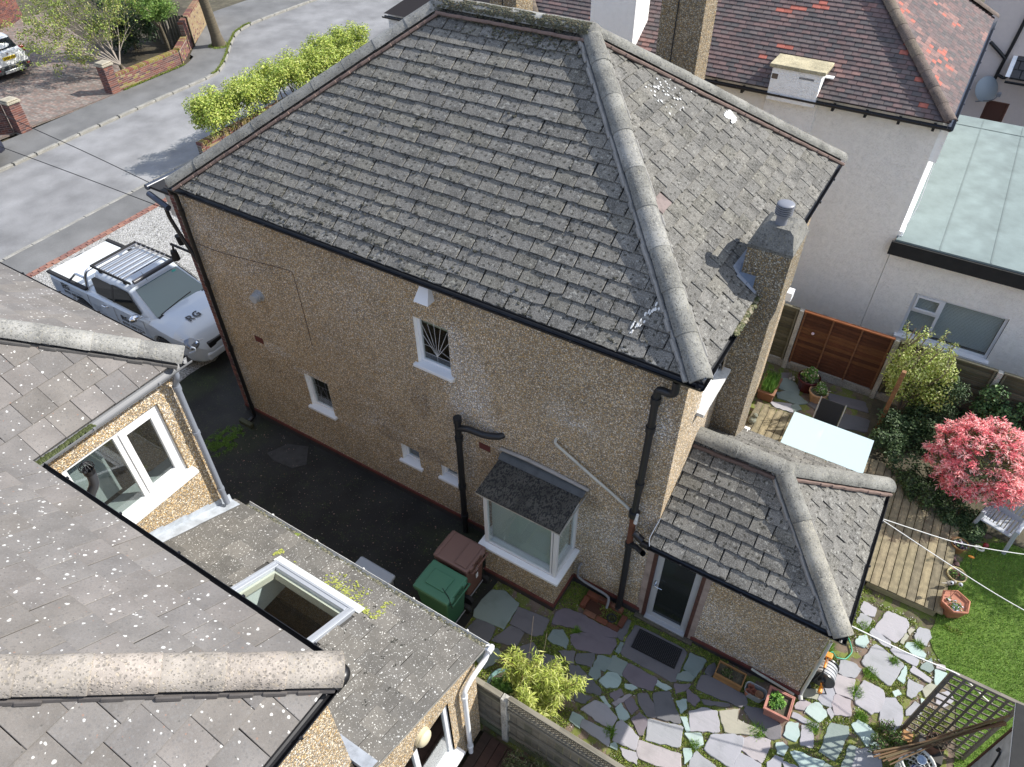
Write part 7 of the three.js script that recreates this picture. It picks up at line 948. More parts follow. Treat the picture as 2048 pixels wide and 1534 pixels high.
// ---- planted bed
function shrub(name, label, base, parts, cat = 'shrub', stems = []) { const g = thing(name, label, cat, base); if (stems.length) part('stem', stems, K.twig, g); parts.forEach(p => part(p[0], p[1], p[2] || K.leaf, g)); return g; }
{
  const R = rng(301), st = [], bl = scatter([2.85, 1.15, -7.2], [0.62, 0.72, 0.38], 30, 0.24, 302); for (let i = 0; i < 17; i++) { const a = R() * 6.28, x = 2.85 + Math.cos(a) * 0.5, z = -7.25 + Math.sin(a) * 0.3, y = 2.0 + R() * 0.5, x1 = 2.85 + Math.cos(a) * 0.85 * R() + (R() - 0.3) * 0.4, z1 = z + (R() - 0.5) * 0.3; st.push(tube([[2.85, 0.02, -7.25], [2.85 + Math.cos(a) * 0.2, 0.9, -7.25], [x, 1.6, z], [x1, y, z1]], 0.012, 5, 14)); for (let k = 0; k < 7; k++) bl.push([lerp(x, x1, k / 6), lerp(1.6, y, k / 6), lerp(z, z1, k / 6), 0.075, 0.09, 0.075]); }
  shrub('lime_shrub', 'tall lime yellow shrub with upright shoots against the fence', [2.85, 0, -7.25], [['foliage', leaves(9500, bl, 0.055, 0.55, [[0.42, 0.50, 0.11], [0.52, 0.57, 0.16], [0.32, 0.41, 0.07], [0.58, 0.60, 0.26]], 303, { hole: 0.25 })]], 'shrub', st);
  const dk = [[0.025, 0.055, 0.018], [0.04, 0.08, 0.025], [0.06, 0.11, 0.035], [0.09, 0.14, 0.05]];
  shrub('dark_shrub', 'dark green leafy shrub between leaning post and pink shrub', [3.1, 0, -6.4], [['foliage', leaves(11000, scatter([3.15, 0.45, -6.35], [0.75, 0.42, 0.75], 40, 0.22, 311), 0.055, 0.6, dk, 312, { hole: 0.2 }), K.leafMatt]]);
  shrub('dark_shrub', 'low dark green plants under the pink shrub by the deck', [3.9, 0, -5.5], [['foliage', leaves(11000, scatter([3.85, 0.22, -5.35], [0.62, 0.24, 0.6], 40, 0.18, 313), 0.05, 0.55, [[0.03, 0.06, 0.018], [0.05, 0.09, 0.025], [0.07, 0.12, 0.03], [0.035, 0.05, 0.02]], 314, { hole: 0.22 }), K.leafMatt]]);
  shrub('dark_shrub', 'dark trailing plants between deck end and plastic chair', [4.5, 0, -4.9], [['foliage', leaves(6500, scatter([4.5, 0.14, -4.85], [0.35, 0.16, 0.42], 26, 0.14, 315), 0.045, 0.6, dk, 316, { hole: 0.22 }), K.leafMatt]]);
  shrub('ivy', 'ivy with pale new leaves climbing the fence at the right edge', [4.6, 0, -7.5], [['foliage', leaves(8500, scatter([4.75, 0.75, -7.45], [0.75, 0.8, 0.22], 36, 0.22, 317), 0.06, 0.8, [[0.05, 0.11, 0.03], [0.08, 0.16, 0.045], [0.12, 0.20, 0.06], [0.04, 0.08, 0.025]], 318, { hole: 0.25 }), K.leafMatt]], 'climber');
  shrub('dark_shrub', 'dark shrub with small leaves beside the lime shrub', [3.45, 0, -7.2], [['foliage', leaves(5500, scatter([3.5, 0.8, -7.15], [0.35, 0.75, 0.3], 22, 0.2, 319), 0.05, 0.5, dk, 320, { hole: 0.25 }), K.leafMatt]]);
  // pink shrub: rosettes of narrow leaves at the ends of every shoot
  const g = thing('pink_shrub', 'rounded shrub with coral pink young leaves beside the plastic chair', 'shrub', [4.25, 0, -5.6]), P = [], Q = [], S = []; const heads = []; for (let i = 0; i < 430; i++) { const a = R() * 6.28, e = Math.acos(1 - R() * 1.3), q = 0.78 + 0.3 * R(); heads.push([4.30 + 0.86 * q * Math.sin(e) * Math.cos(a), 1.10 + 0.82 * q * Math.cos(e), -5.55 + 0.84 * q * Math.sin(e) * Math.sin(a)]); } const cp = [[0.86, 0.22, 0.24], [0.90, 0.34, 0.34], [0.78, 0.15, 0.18], [0.93, 0.47, 0.45], [0.92, 0.60, 0.54]];
  const mk = []; heads.forEach((h, i) => { if (vnoise(h[0] * 3.1, h[2] * 3.1 + h[1] * 2, 7) < 0.16) return; const c = [cp[i % 5], cp[(i + 2) % 5]]; mk.push(leaves(34, [[h[0], h[1], h[2], 0.08, 0.05, 0.08]], 0.075, 0.24, c, 330 + i, { hole: -1, up: 0.9, flat: 0.5, shell: 0.5 })); });
  part('young_leaves', mk, K.leaf, g); part('foliage', leaves(5200, heads.map(h => [4.28 + (h[0] - 4.28) * 0.78, h[1] - 0.12, -5.55 + (h[2] + 5.55) * 0.78, 0.16, 0.14, 0.16]), 0.07, 0.3, [[0.10, 0.13, 0.03], [0.16, 0.17, 0.05], [0.26, 0.14, 0.07], [0.06, 0.09, 0.025]], 331, { hole: 0.2 }), K.leafMatt, g);
  for (let i = 0; i < 14; i++) { const h = heads[i * 9]; S.push(tube([[4.28, 0.02, -5.58], [lerp(4.28, h[0], 0.4), 0.45, lerp(-5.58, h[2], 0.4)], [h[0], h[1] - 0.06, h[2]]], 0.014, 5, 10)); } part('stem', S, K.bark, g);
}
{ const R = rng(395), t = thing('garden_tree', 'small leafy tree just beyond the right edge of the picture', 'tree', [7.5, 0, -6.3]), l = [], tips = []; l.push(cyl([7.5, 0, -6.3], [7.45, 1.9, -6.25], 0.07, 0.05, 8)); for (let i = 0; i < 7; i++) branch(l, V3(7.45, 1.8, -6.25), V3(R() - 0.5, 0.7, R() - 0.5), 0.7, 0.03, 2, R, 1.3, tips); part('trunk', [l[0]], K.bark, t); part('branches', l.slice(1), K.twig, t); part('crown', leaves(3600, tips.map(q => [q[0], q[1], q[2], 0.26, 0.22, 0.26]), 0.09, 0.55, [[0.10, 0.2, 0.03], [0.14, 0.25, 0.04]], 396, { hole: 0.3 }), K.leaf, t); }
// ---- pots behind the table
function pot(name, label, x, z, r0, r1, h, m, cat = 'plant pot', y = 0.0) { const g = thing(name, label, cat, [x, y, z]); const L = new THREE.LatheGeometry([[0.001, 0.01], [r0, 0.01], [r0, 0], [r1 * 0.97, h * 0.86], [r1 * 1.05, h * 0.86], [r1 * 1.05, h], [r1 * 0.93, h], [r1 * 0.9, h * 0.82], [0.001, h * 0.82]].map(p => new THREE.Vector2(...p)), 28); L.translate(x, y, z); part('pot', metreUV(L), m, g); const s = new THREE.CircleGeometry(r1 * 0.9, 20); s.rotateX(-Math.PI / 2); s.translate(x, y + h * 0.83, z); part('compost', metreUV(s), K.soil, g); return g; }
const fol = (g, n, bl, sz, asp, cols, seed, o) => part('foliage', leaves(n, bl, sz, asp, cols, seed, { hole: 0.1, ...o }), K.leafMatt, g);
const gr1 = [[0.10, 0.22, 0.03], [0.15, 0.28, 0.05], [0.07, 0.16, 0.03]];
{
  const a = pot('maroon_pot', 'glazed maroon pot with leafy plant by the red fence panel', 0.90, -7.20, 0.17, 0.24, 0.36, mat([0.07, 0.012, 0.015], { roughness: 0.25 })); fol(a, 700, scatter([0.9, 0.42, -7.2], [0.2, 0.12, 0.2], 10, 0.1, 341), 0.06, 0.6, [...gr1, [0.5, 0.45, 0.3]], 342);
  const b = pot('pale_terracotta_pot', 'pale terracotta pot with daisies standing on the slate slabs', 1.20, -6.92, 0.13, 0.20, 0.30, K.terracottaPale); fol(b, 700, scatter([1.2, 0.37, -6.92], [0.15, 0.1, 0.15], 8, 0.09, 343), 0.055, 0.35, [...gr1, [0.6, 0.58, 0.45]], 344);
  const c = thing('herb_planter', 'brown trough of upright grassy herbs against the house wall', 'planter', [0.2, 0, -6.6]); part('trough', [rbx(0.03, 0.37, 0, 0.24, -6.95, -6.30, 0.02, 1), rbx(0.01, 0.39, 0.20, 0.25, -6.97, -6.28, 0.01, 1)], mat([0.22, 0.10, 0.055], { roughness: 0.7 }), c); part('leaves', blades(900, R => [0.06 + 0.28 * R(), 0.24, -6.92 + 0.58 * R()], 0.20, 0.008, [[0.12, 0.26, 0.04], [0.2, 0.34, 0.08], [0.08, 0.18, 0.03]], 0.3, 345), K.leafMatt, c);
  const d = thing('bird_cage_ornament', 'small wire bird cage ornament holding white stones', 'ornament', [0.55, 0, -7.35]), w = []; for (let i = 0; i < 8; i++) { const q = i * Math.PI / 4, x = Math.cos(q) * 0.1, z = Math.sin(q) * 0.1; w.push(tube([[0.55 + x, 0, -7.35 + z], [0.55 + x, 0.22, -7.35 + z], [0.55 + x * 0.6, 0.32, -7.35 + z * 0.6], [0.55, 0.36, -7.35]], 0.004, 4, 14)); } const rg = new THREE.TorusGeometry(0.1, 0.005, 5, 20); rg.rotateX(Math.PI / 2); rg.translate(0.55, 0.12, -7.35); w.push(clean(rg)); part('wires', w, mat([0.20, 0.17, 0.13]), d); part('stones', [[0, 0], [0.05, 0.03], [-0.04, 0.04], [0.01, -0.05]].map(q => clean(new THREE.IcosahedronGeometry(0.035, 1).translate(0.55 + q[0], 0.035, -7.35 + q[1]))), mat([0.5, 0.48, 0.42]), d);
  const e = thing('frog_ornament', 'mottled stone frog ornament by the foot of the house wall', 'ornament', [0.2, 0.15, -5.35]), bd = new THREE.SphereGeometry(0.09, 14, 10); bd.scale(1, 0.9, 1.15); bd.translate(0.2, 0.22, -5.35); const hd = new THREE.SphereGeometry(0.06, 12, 8); hd.translate(0.23, 0.32, -5.40); part('body', [clean(bd), clean(hd)], mat([0.9, 0.95, 0.8], { t: T.conc, bump: 0.01 }), e);
  single('white_tile', rbx(0.14, 0.26, 0.15, 0.30, -5.02, -4.86, 0.01, 1), K.white, 'small white block on the deck against the house wall', 'block');
}
// ---- pots along the lawn side of the deck
{
  const g = thing('hexagonal_planter', 'six sided terracotta planter at the corner of the deck', 'planter', [4.53, 0, -2.86]), L = new THREE.LatheGeometry([[0.001, 0.01], [0.17, 0.01], [0.17, 0], [0.235, 0.27], [0.245, 0.27], [0.245, 0.31], [0.215, 0.31], [0.205, 0.26], [0.001, 0.26]].map(p => new THREE.Vector2(...p)), 6); L.translate(4.53, 0, -2.86); part('pot', metreUV(L), K.terracotta, g); fol(g, 420, scatter([4.55, 0.28, -2.84], [0.14, 0.03, 0.14], 8, 0.06, 351), 0.045, 0.4, [...gr1, [0.25, 0.3, 0.3], [0.6, 0.65, 0.75]], 352);
  const b = pot('cream_bowl_pot', 'cream glazed bowl pot resting in the grass beside the deck', 4.50, -3.54, 0.11, 0.155, 0.20, mat([0.52, 0.44, 0.22], { roughness: 0.4 })); fol(b, 130, scatter([4.5, 0.2, -3.54], [0.08, 0.03, 0.08], 4, 0.05, 353), 0.05, 0.4, [...gr1, [0.25, 0.08, 0.08]], 354);
  const c = pot('brown_bowl_pot', 'brown bowl pot with dark pansies near the plastic chair', 4.46, -4.27, 0.10, 0.14, 0.20, mat([0.30, 0.16, 0.06], { roughness: 0.5 })); fol(c, 240, scatter([4.46, 0.22, -4.27], [0.1, 0.04, 0.1], 6, 0.05, 355), 0.045, 0.7, [[0.06, 0.12, 0.03], [0.55, 0.5, 0.55], [0.10, 0.03, 0.08]], 356);
  const d = thing('bird_ornament', 'small grey bird ornament on a rod by the hexagonal planter', 'ornament', [4.4, 0, -3.2]), bo = new THREE.SphereGeometry(0.05, 14, 10); bo.scale(1.5, 0.85, 0.85); bo.rotateY(0.6); bo.translate(4.40, 0.27, -3.22); const he = new THREE.SphereGeometry(0.032, 10, 8); he.translate(4.46, 0.30, -3.26); part('body', [clean(bo), clean(he), cyl([4.36, 0.27, -3.19], [4.27, 0.29, -3.13], 0.02, 0.006, 6)], mat([0.33, 0.30, 0.25]), d); part('rod', cyl([4.4, 0, -3.2], [4.4, 0.25, -3.22], 0.005, 0.005, 5), K.blackMatt, d);
  const e = thing('shell_heap', 'little heap of pine cones and shells at the deck edge', 'ornament', [4.44, 0, -3.92]), R = rng(357); part('shells', [...Array(26)].map(() => { const q = new THREE.IcosahedronGeometry(0.022 + 0.02 * R(), 1); q.scale(1, 0.7, 1); q.translate(4.44 + (R() - 0.5) * 0.2, 0.02 + 0.06 * R(), -3.92 + (R() - 0.5) * 0.24); return clean(q); }), mat([0.24, 0.14, 0.12]), e);
  const f = thing('garden_spinner', 'thin garden stake with orange fish spinner in the lawn', 'ornament', [4.72, 0, -3.8]); part('stake', cyl([4.78, 0, -3.7], [4.62, 0.36, -3.9], 0.004, 0.004, 5), K.blackMatt, f); const fs = new THREE.SphereGeometry(0.04, 10, 8); fs.scale(1.4, 0.5, 0.6); fs.translate(4.62, 0.37, -3.9); part('fish', clean(fs), K.orange, f);
  const m = thing('cup_ornament', 'white teacup ornament on a stake beside a red strawberry ornament', 'ornament', [4.76, 0, -4.2]); const cu = new THREE.TorusGeometry(0.07, 0.018, 8, 20); cu.rotateX(1.2); cu.translate(4.75, 0.26, -4.28); part('cup', clean(cu), mat([0.55, 0.53, 0.46]), m); part('stake', cyl([4.76, 0, -4.2], [4.75, 0.24, -4.28], 0.005, 0.005, 5), K.blackMatt, m); const sb = new THREE.SphereGeometry(0.05, 12, 8); sb.scale(1, 1.2, 1); sb.translate(4.86, 0.2, -4.46); part('strawberry', [clean(sb), cyl([4.86, 0, -4.44], [4.86, 0.16, -4.46], 0.005, 0.005, 5)], mat([0.22, 0.02, 0.03], { roughness: 0.3 }), m);
  const w = thing('wire_windmill', 'pair of small metal owl ornaments on stakes in the hexagonal planter', 'ornament', [4.42, 0.27, -2.95]); for (const [x, z, y] of [[4.36, -3.02, 0.52], [4.50, -3.08, 0.50]]) { part('stake', cyl([4.45, 0.27, -2.93], [x, y, z], 0.004, 0.004, 5), K.blackMatt, w); const o = new THREE.SphereGeometry(0.035, 12, 8); o.translate(x, y, z); part('head', clean(o), mat([0.42, 0.44, 0.48], { roughness: 0.3 }), w); part('eye', cyl([x - 0.005, y + 0.02, z + 0.028], [x - 0.008, y + 0.025, z + 0.036], 0.014, 0.014, 10), K.black, w); }
}
// ---- moulded plastic armchair
{
  const c = thing('plastic_chair', 'grey white plastic garden armchair at the edge of the lawn', 'chair', [4.98, 0, -5.0], null, true, -0.30), m = mat([0.40, 0.43, 0.47], { roughness: 0.45 });
  for (let i = 0; i < 7; i++) { const x = -0.21 + i * 0.062; part('seat_slat', rbx(x, x + 0.048, 0.395, 0.42, -0.22, 0.16, 0.008, 1), m, c); } part('seat_rim', [rbx(-0.27, 0.27, 0.385, 0.425, 0.16, 0.26, 0.02, 2), rbx(-0.27, 0.27, 0.385, 0.42, -0.27, -0.22, 0.015, 1), rbx(-0.27, -0.215, 0.385, 0.422, -0.22, 0.16, 0.012, 1), rbx(0.225, 0.27, 0.385, 0.422, -0.22, 0.16, 0.012, 1)], m, c);
  const bk = []; for (let i = 0; i < 7; i++) { const g = rbx(-0.22 + i * 0.064, -0.175 + i * 0.064, 0, 0.46, -0.012, 0.012, 0.008, 1); g.rotateX(-0.32); g.translate(0, 0.42, -0.25); part('back_slat', g, m, c); } for (const y of [0.0, 0.46]) { const g = rbx(-0.27, 0.27, y - 0.01, y + 0.07, -0.016, 0.016, 0.015, 2); g.rotateX(-0.32); g.translate(0, 0.42, -0.25); part('back_rail', g, m, c); }
  for (const s of [1, -1]) { part('arm', [rbx(s * 0.26, s * 0.335, 0.60, 0.635, -0.30, 0.30, 0.014, 2)], m, c); part('leg', (() => { const g = rbx(-0.035, 0.035, 0, 0.61, -0.045, 0.045, 0.015, 1), p = g.attributes.position; for (let k = 0; k < p.count; k++) { const y = p.getY(k); p.setXYZ(k, p.getX(k) + s * (0.29 + 0.04 * (1 - y / 0.6)), y, p.getZ(k) * (0.7 + 0.6 * y / 0.6) + 0.24 + 0.05 * (1 - y / 0.6)); } return g; })(), m, c); part('leg', (() => { const g = rbx(-0.03, 0.03, 0, 0.61, -0.03, 0.03, 0.012, 1), p = g.attributes.position; for (let k = 0; k < p.count; k++) { const y = p.getY(k); p.setXYZ(k, p.getX(k) + s * (0.29 + 0.03 * (1 - y / 0.6)), y, p.getZ(k) - 0.27 - 0.09 * (1 - y / 0.6)); } return g; })(), m, c); }
}
// ---- things along the extension wall
{
  const t = thing('wooden_trough', 'weathered orange wooden trough with withered plants by the extension wall', 'planter', [1.70, 0.02, 0.29]), wd = mat([0.36, 0.19, 0.07], { t: T.wood, bump: 0.002 }); for (const [a, b, c, d] of [[1.48, 1.93, 0.17, 0.19], [1.48, 1.93, 0.40, 0.42], [1.48, 1.50, 0.19, 0.40], [1.91, 1.93, 0.19, 0.40]]) part('side_board', rbx(a, b, 0.03, 0.20, c, d, 0.004, 1), wd, t); part('compost', bx(1.5, 1.91, 0.03, 0.15, 0.19, 0.40), K.soil, t); fol(t, 170, scatter([1.68, 0.17, 0.3], [0.14, 0.02, 0.06], 6, 0.05, 361), 0.05, 0.35, [[0.10, 0.14, 0.04], [0.16, 0.14, 0.07], [0.06, 0.09, 0.02]], 362);
  const b = thing('clear_tub', 'translucent plastic tub holding stacked clay pots', 'tub', [2.13, 0.02, 0.36]); const s = new THREE.Shape(), w = 0.155, h = 0.095, r = 0.07; s.moveTo(-w + r, -h); s.lineTo(w - r, -h); s.quadraticCurveTo(w, -h, w, -h + r); s.lineTo(w, h - r); s.quadraticCurveTo(w, h, w - r, h); s.lineTo(-w + r, h); s.quadraticCurveTo(-w, h, -w, h - r); s.lineTo(-w, -h + r); s.quadraticCurveTo(-w, -h, -w + r, -h); const ring = s.getPoints(6), P = []; for (let i = 0; i < ring.length - 1; i++) { const p = ring[i], q = ring[i + 1], f = (v, y, k) => [2.13 + v.x * k, y, 0.36 + v.y * k]; P.push(...f(p, 0.03, 0.86), ...f(q, 0.03, 0.86), ...f(q, 0.2, 1), ...f(p, 0.03, 0.86), ...f(q, 0.2, 1), ...f(p, 0.2, 1), ...f(p, 0.2, 1), ...f(q, 0.2, 1), ...f(q, 0.205, 1.08), ...f(p, 0.2, 1), ...f(q, 0.205, 1.08), ...f(p, 0.205, 1.08)); } const g = new THREE.BufferGeometry(); g.setAttribute('position', new THREE.Float32BufferAttribute(P, 3)); g.computeVertexNormals(); part('tub', metreUV(g), mat([0.50, 0.53, 0.56], { roughness: 0.35, transmission: 0.5, thickness: 0 }), b);
  [[2.05, 0.31, 0.05], [2.03, 0.41, 0.045], [2.11, 0.36, 0.045], [2.20, 0.37, 0.065]].forEach(([x, z, r2], i) => { const q = thing('clay_pot', ['small clay pot at the back of the clear tub', 'small clay pot at the front left of the clear tub', 'small clay pot in the middle of the clear tub', 'pale clay pot upright at the right end of the clear tub'][i], 'plant pot', [x, 0.04, z], 'clay pots in the tub'); const L = new THREE.LatheGeometry([[0.001, 0.005], [r2 * 0.65, 0.005], [r2 * 0.92, 0.1], [r2, 0.1], [r2, 0.13], [r2 * 0.88, 0.13], [r2 * 0.6, 0.02], [0.001, 0.02]].map(v => new THREE.Vector2(...v)), 20); L.translate(x, 0.04, z); part('pot', metreUV(L), i === 3 ? K.terracottaPale : K.terracotta, q); });
  const pl = thing('square_planter', 'square terracotta planter full of green seedlings at the extension corner', 'planter', [2.49, 0.02, 0.40], null, true, 0.03), wall = (x0, x1, z0, z1) => { const q = rbx(x0, x1, 0.0, 0.27, z0, z1, 0.006, 1), p = q.attributes.position; for (let k = 0; k < p.count; k++) { const f = 0.82 + 0.18 * p.getY(k) / 0.27; p.setX(k, p.getX(k) * f); p.setZ(k, p.getZ(k) * f); } return q; }; part('box', [wall(-0.18, 0.18, 0.165, 0.19), wall(-0.18, 0.18, -0.19, -0.165), wall(0.155, 0.18, -0.165, 0.165), wall(-0.18, -0.155, -0.165, 0.165), rbx(-0.195, 0.195, 0.235, 0.275, 0.185, 0.205, 0.005, 1), rbx(-0.195, 0.195, 0.235, 0.275, -0.205, -0.185, 0.005, 1), rbx(0.175, 0.195, 0.235, 0.275, -0.185, 0.185, 0.005, 1), rbx(-0.195, -0.175, 0.235, 0.275, -0.185, 0.185, 0.005, 1)], mat([0.46, 0.20, 0.15], { t: T.brick, roughness: 0.7 }), pl); part('compost', bx(-0.15, 0.15, 0.05, 0.22, -0.16, 0.16), K.soil, pl); part('foliage', leaves(900, scatter([0, 0.25, 0], [0.13, 0.03, 0.14], 12, 0.05, 363), 0.04, 0.6, [[0.12, 0.27, 0.03], [0.18, 0.34, 0.05], [0.08, 0.2, 0.03]], 364, { hole: 0.05, up: 0.8 }), K.leafMatt, pl);
  const hr = thing('hose_reel', 'black and orange hose reel wound with grey hose on the end wall', 'hose reel', [2.95, 0, -0.45]), blk = mat([0.022, 0.024, 0.028], { roughness: 0.35 }); for (const z of [-0.30, -0.58]) { const d = new THREE.CylinderGeometry(0.19, 0.19, 0.022, 32); d.rotateX(Math.PI / 2); d.translate(2.95, 0.30, z); part('drum_side', clean(d), blk, hr); } const co = []; for (let i = 0; i < 9; i++) { const q = new THREE.TorusGeometry(0.155 + (i % 2) * 0.012, 0.014, 7, 36); q.rotateY((i % 3 - 1) * 0.05); q.translate(2.95, 0.30, -0.325 - i * 0.028); co.push(clean(q)); } part('hose', co, mat([0.50, 0.51, 0.52], { roughness: 0.5 }), hr); part('hub', [cyl([2.95, 0.30, -0.29], [2.95, 0.30, -0.24], 0.06, 0.05, 18)], blk, hr); part('crank', [cyl([2.95, 0.30, -0.25], [2.98, 0.22, -0.22], 0.014, 0.014, 8), cyl([2.98, 0.22, -0.23], [2.98, 0.22, -0.12], 0.028, 0.034, 12)], K.orange, hr); part('frame', [tube([[2.80, 0.02, -0.27], [2.86, 0.3, -0.27], [2.90, 0.55, -0.30], [2.90, 0.57, -0.55], [2.86, 0.3, -0.62], [2.80, 0.02, -0.62]], 0.011, 8, 50), tube([[3.10, 0.02, -0.27], [2.96, 0.3, -0.26], [2.90, 0.55, -0.30]], 0.011, 8, 20)], blk, hr); part('handle_grip', [cyl([2.90, 0.57, -0.34], [2.90, 0.57, -0.50], 0.02, 0.02, 10), rbx(2.86, 2.96, 0.55, 0.61, -0.62, -0.52, 0.012, 1), cyl([2.84, 0.36, -0.36], [2.84, 0.36, -0.30], 0.022, 0.022, 10)], K.orange, hr); part('wheel', [cyl([2.80, 0.06, -0.24], [2.80, 0.06, -0.21], 0.06, 0.06, 18)], blk, hr);
  single('garden_hose', tube([[2.90, 0.60, -0.60], [2.96, 0.45, -0.75], [3.08, 0.10, -0.92], [3.22, 0.03, -1.02], [3.28, 0.03, -1.2], [3.18, 0.06, -1.38], [2.95, 0.3, -1.35], [2.76, 0.7, -1.1], [2.74, 0.9, -0.8], [2.735, 0.8, -0.5]], 0.011, 7, 90), K.green, 'green garden hose looping from the reel to the wall tap', 'hose');
  single('wall_waste_pipe', [tube([[2.74, 1.72, -0.05], [2.75, 1.0, -0.04], [2.75, 0.18, -0.03], [2.76, 0.08, 0.02]], 0.026, 10, 20), cyl([2.745, 0.1, 0.0], [2.775, 0.06, 0.05], 0.036, 0.036, 10)], mat([0.62, 0.62, 0.56], { t: T.brick, roughness: 0.6 }), 'white plastic pipe running down the corner of the extension', 'pipe');
  const dm = thing('door_mat', 'black rubber honeycomb door mat on the slate step', 'mat', [0.52, 0.035, 0.44], null, true, 0.03), gg = [rbx(-0.38, 0.38, 0.0, 0.012, 0.17, 0.19, 0.004, 1), rbx(-0.38, 0.38, 0.0, 0.012, -0.19, -0.17, 0.004, 1), rbx(-0.38, -0.36, 0.0, 0.012, -0.17, 0.17, 0.004, 1), rbx(0.36, 0.38, 0.0, 0.012, -0.17, 0.17, 0.004, 1)]; part('rim', gg, K.blackMatt, dm); const hx = []; for (let i = 0; i < 24; i++) for (let j = 0; j < 13; j++) { const q = new THREE.RingGeometry(0.0085, 0.0185, 6); q.rotateX(-Math.PI / 2); q.translate(-0.345 + i * 0.0300, 0.012, -0.156 + j * 0.026 + (i % 2) * 0.013); hx.push(clean(q)); } const hm = stuff('honeycomb', hx, K.blackMatt, null, null, dm);
}
// gully with its brick kerb
{
  const g = thing('drain_gully', 'drain gully framed in red tiles below the waste pipes', 'drain', [-0.5, 0, 0.33]), tm = [[0.19, 0.065, 0.035], [0.14, 0.05, 0.03], [0.22, 0.10, 0.06]].map(c => mat(c, { t: T.brick, roughness: 0.5 })); [[-0.92, -0.70, 0.10, 0.20, 0.12], [-0.70, -0.46, 0.10, 0.18, 0.12], [-0.46, -0.24, 0.10, 0.18, 0.12], [-0.94, -0.84, 0.21, 0.42, 0.09], [-0.22, -0.12, 0.20, 0.42, 0.08], [-0.82, -0.60, 0.42, 0.52, 0.05], [-0.59, -0.38, 0.42, 0.52, 0.05], [-0.37, -0.16, 0.43, 0.52, 0.05]].forEach((q, i) => part('tile', rbx(q[0], q[1], -0.02, q[4], q[2], q[3], 0.008, 1), tm[i % 3], g)); part('basin', bx(-0.84, -0.22, -0.02, 0.012, 0.2, 0.42), mat([0.07, 0.03, 0.02], { roughness: 0.25 }), g); const rg = new THREE.TorusGeometry(0.075, 0.014, 8, 24); rg.rotateX(Math.PI / 2); rg.translate(-0.36, 0.024, 0.33); const bars = [clean(rg)]; for (let i = -2; i <= 2; i++) bars.push(bx(-0.36 + i * 0.024 - 0.004, -0.36 + i * 0.024 + 0.004, 0.018, 0.03, 0.27, 0.39)); part('grating', bars, K.iron, g);
}
// ---- bamboo and its neighbour in the pot
{
  const R = rng(371), g = thing('bamboo', 'yellow green bamboo clump leaning over the panel fence', 'bamboo', [-0.72, 0, 2.3]), st = [], bl = []; for (let i = 0; i < 30; i++) { const a = R() * 6.28, r = 0.45 * Math.sqrt(R()), x = -0.72 + Math.cos(a) * r * 0.8, z = 2.32 + Math.sin(a) * r * 0.7, h = 0.75 + 0.5 * R(), x1 = x + (R() - 0.5) * 0.5 + Math.cos(a) * 0.15, z1 = Math.min(2.86, z + (R() - 0.6) * 0.5); st.push(tube([[-0.72 + Math.cos(a) * 0.1, 0.02, 2.35], [x, h * 0.6, z], [x1, h, z1]], 0.006, 5, 8)); for (let k = 0; k < 6; k++) { const t = k / 5; bl.push([lerp(x, x1, t), lerp(h * 0.45, h, t), Math.min(2.82, lerp(z, z1, t)), 0.10, 0.10, 0.10]); } } part('cane', st, mat([0.30, 0.20, 0.08], { roughness: 0.6 }), g); part('foliage', leaves(9500, bl, 0.095, 0.15, [[0.42, 0.49, 0.08], [0.52, 0.56, 0.12], [0.33, 0.42, 0.05], [0.58, 0.60, 0.20]], 372, { hole: 0.05, up: 0.4, droop: -0.25 }), K.leaf, g); part('bare_twig', [tube([[-1.0, 0.5, 2.1], [-1.08, 1.0, 1.85], [-1.12, 1.5, 1.72]], 0.004, 4, 8), tube([[-0.85, 0.6, 2.1], [-0.82, 1.1, 1.9], [-0.84, 1.4, 1.8]], 0.004, 4, 8)], K.twig, g);
  const b = pot('blue_green_pot', 'large blue green pot with bright leaves against the panel fence', -1.20, 2.42, 0.20, 0.28, 0.38, mat([0.16, 0.28, 0.27], { roughness: 0.35 })); fol(b, 520, scatter([-1.2, 0.38, 2.44], [0.2, 0.06, 0.2], 10, 0.08, 373), 0.06, 0.65, gr1, 374, { up: 0.8 });
}
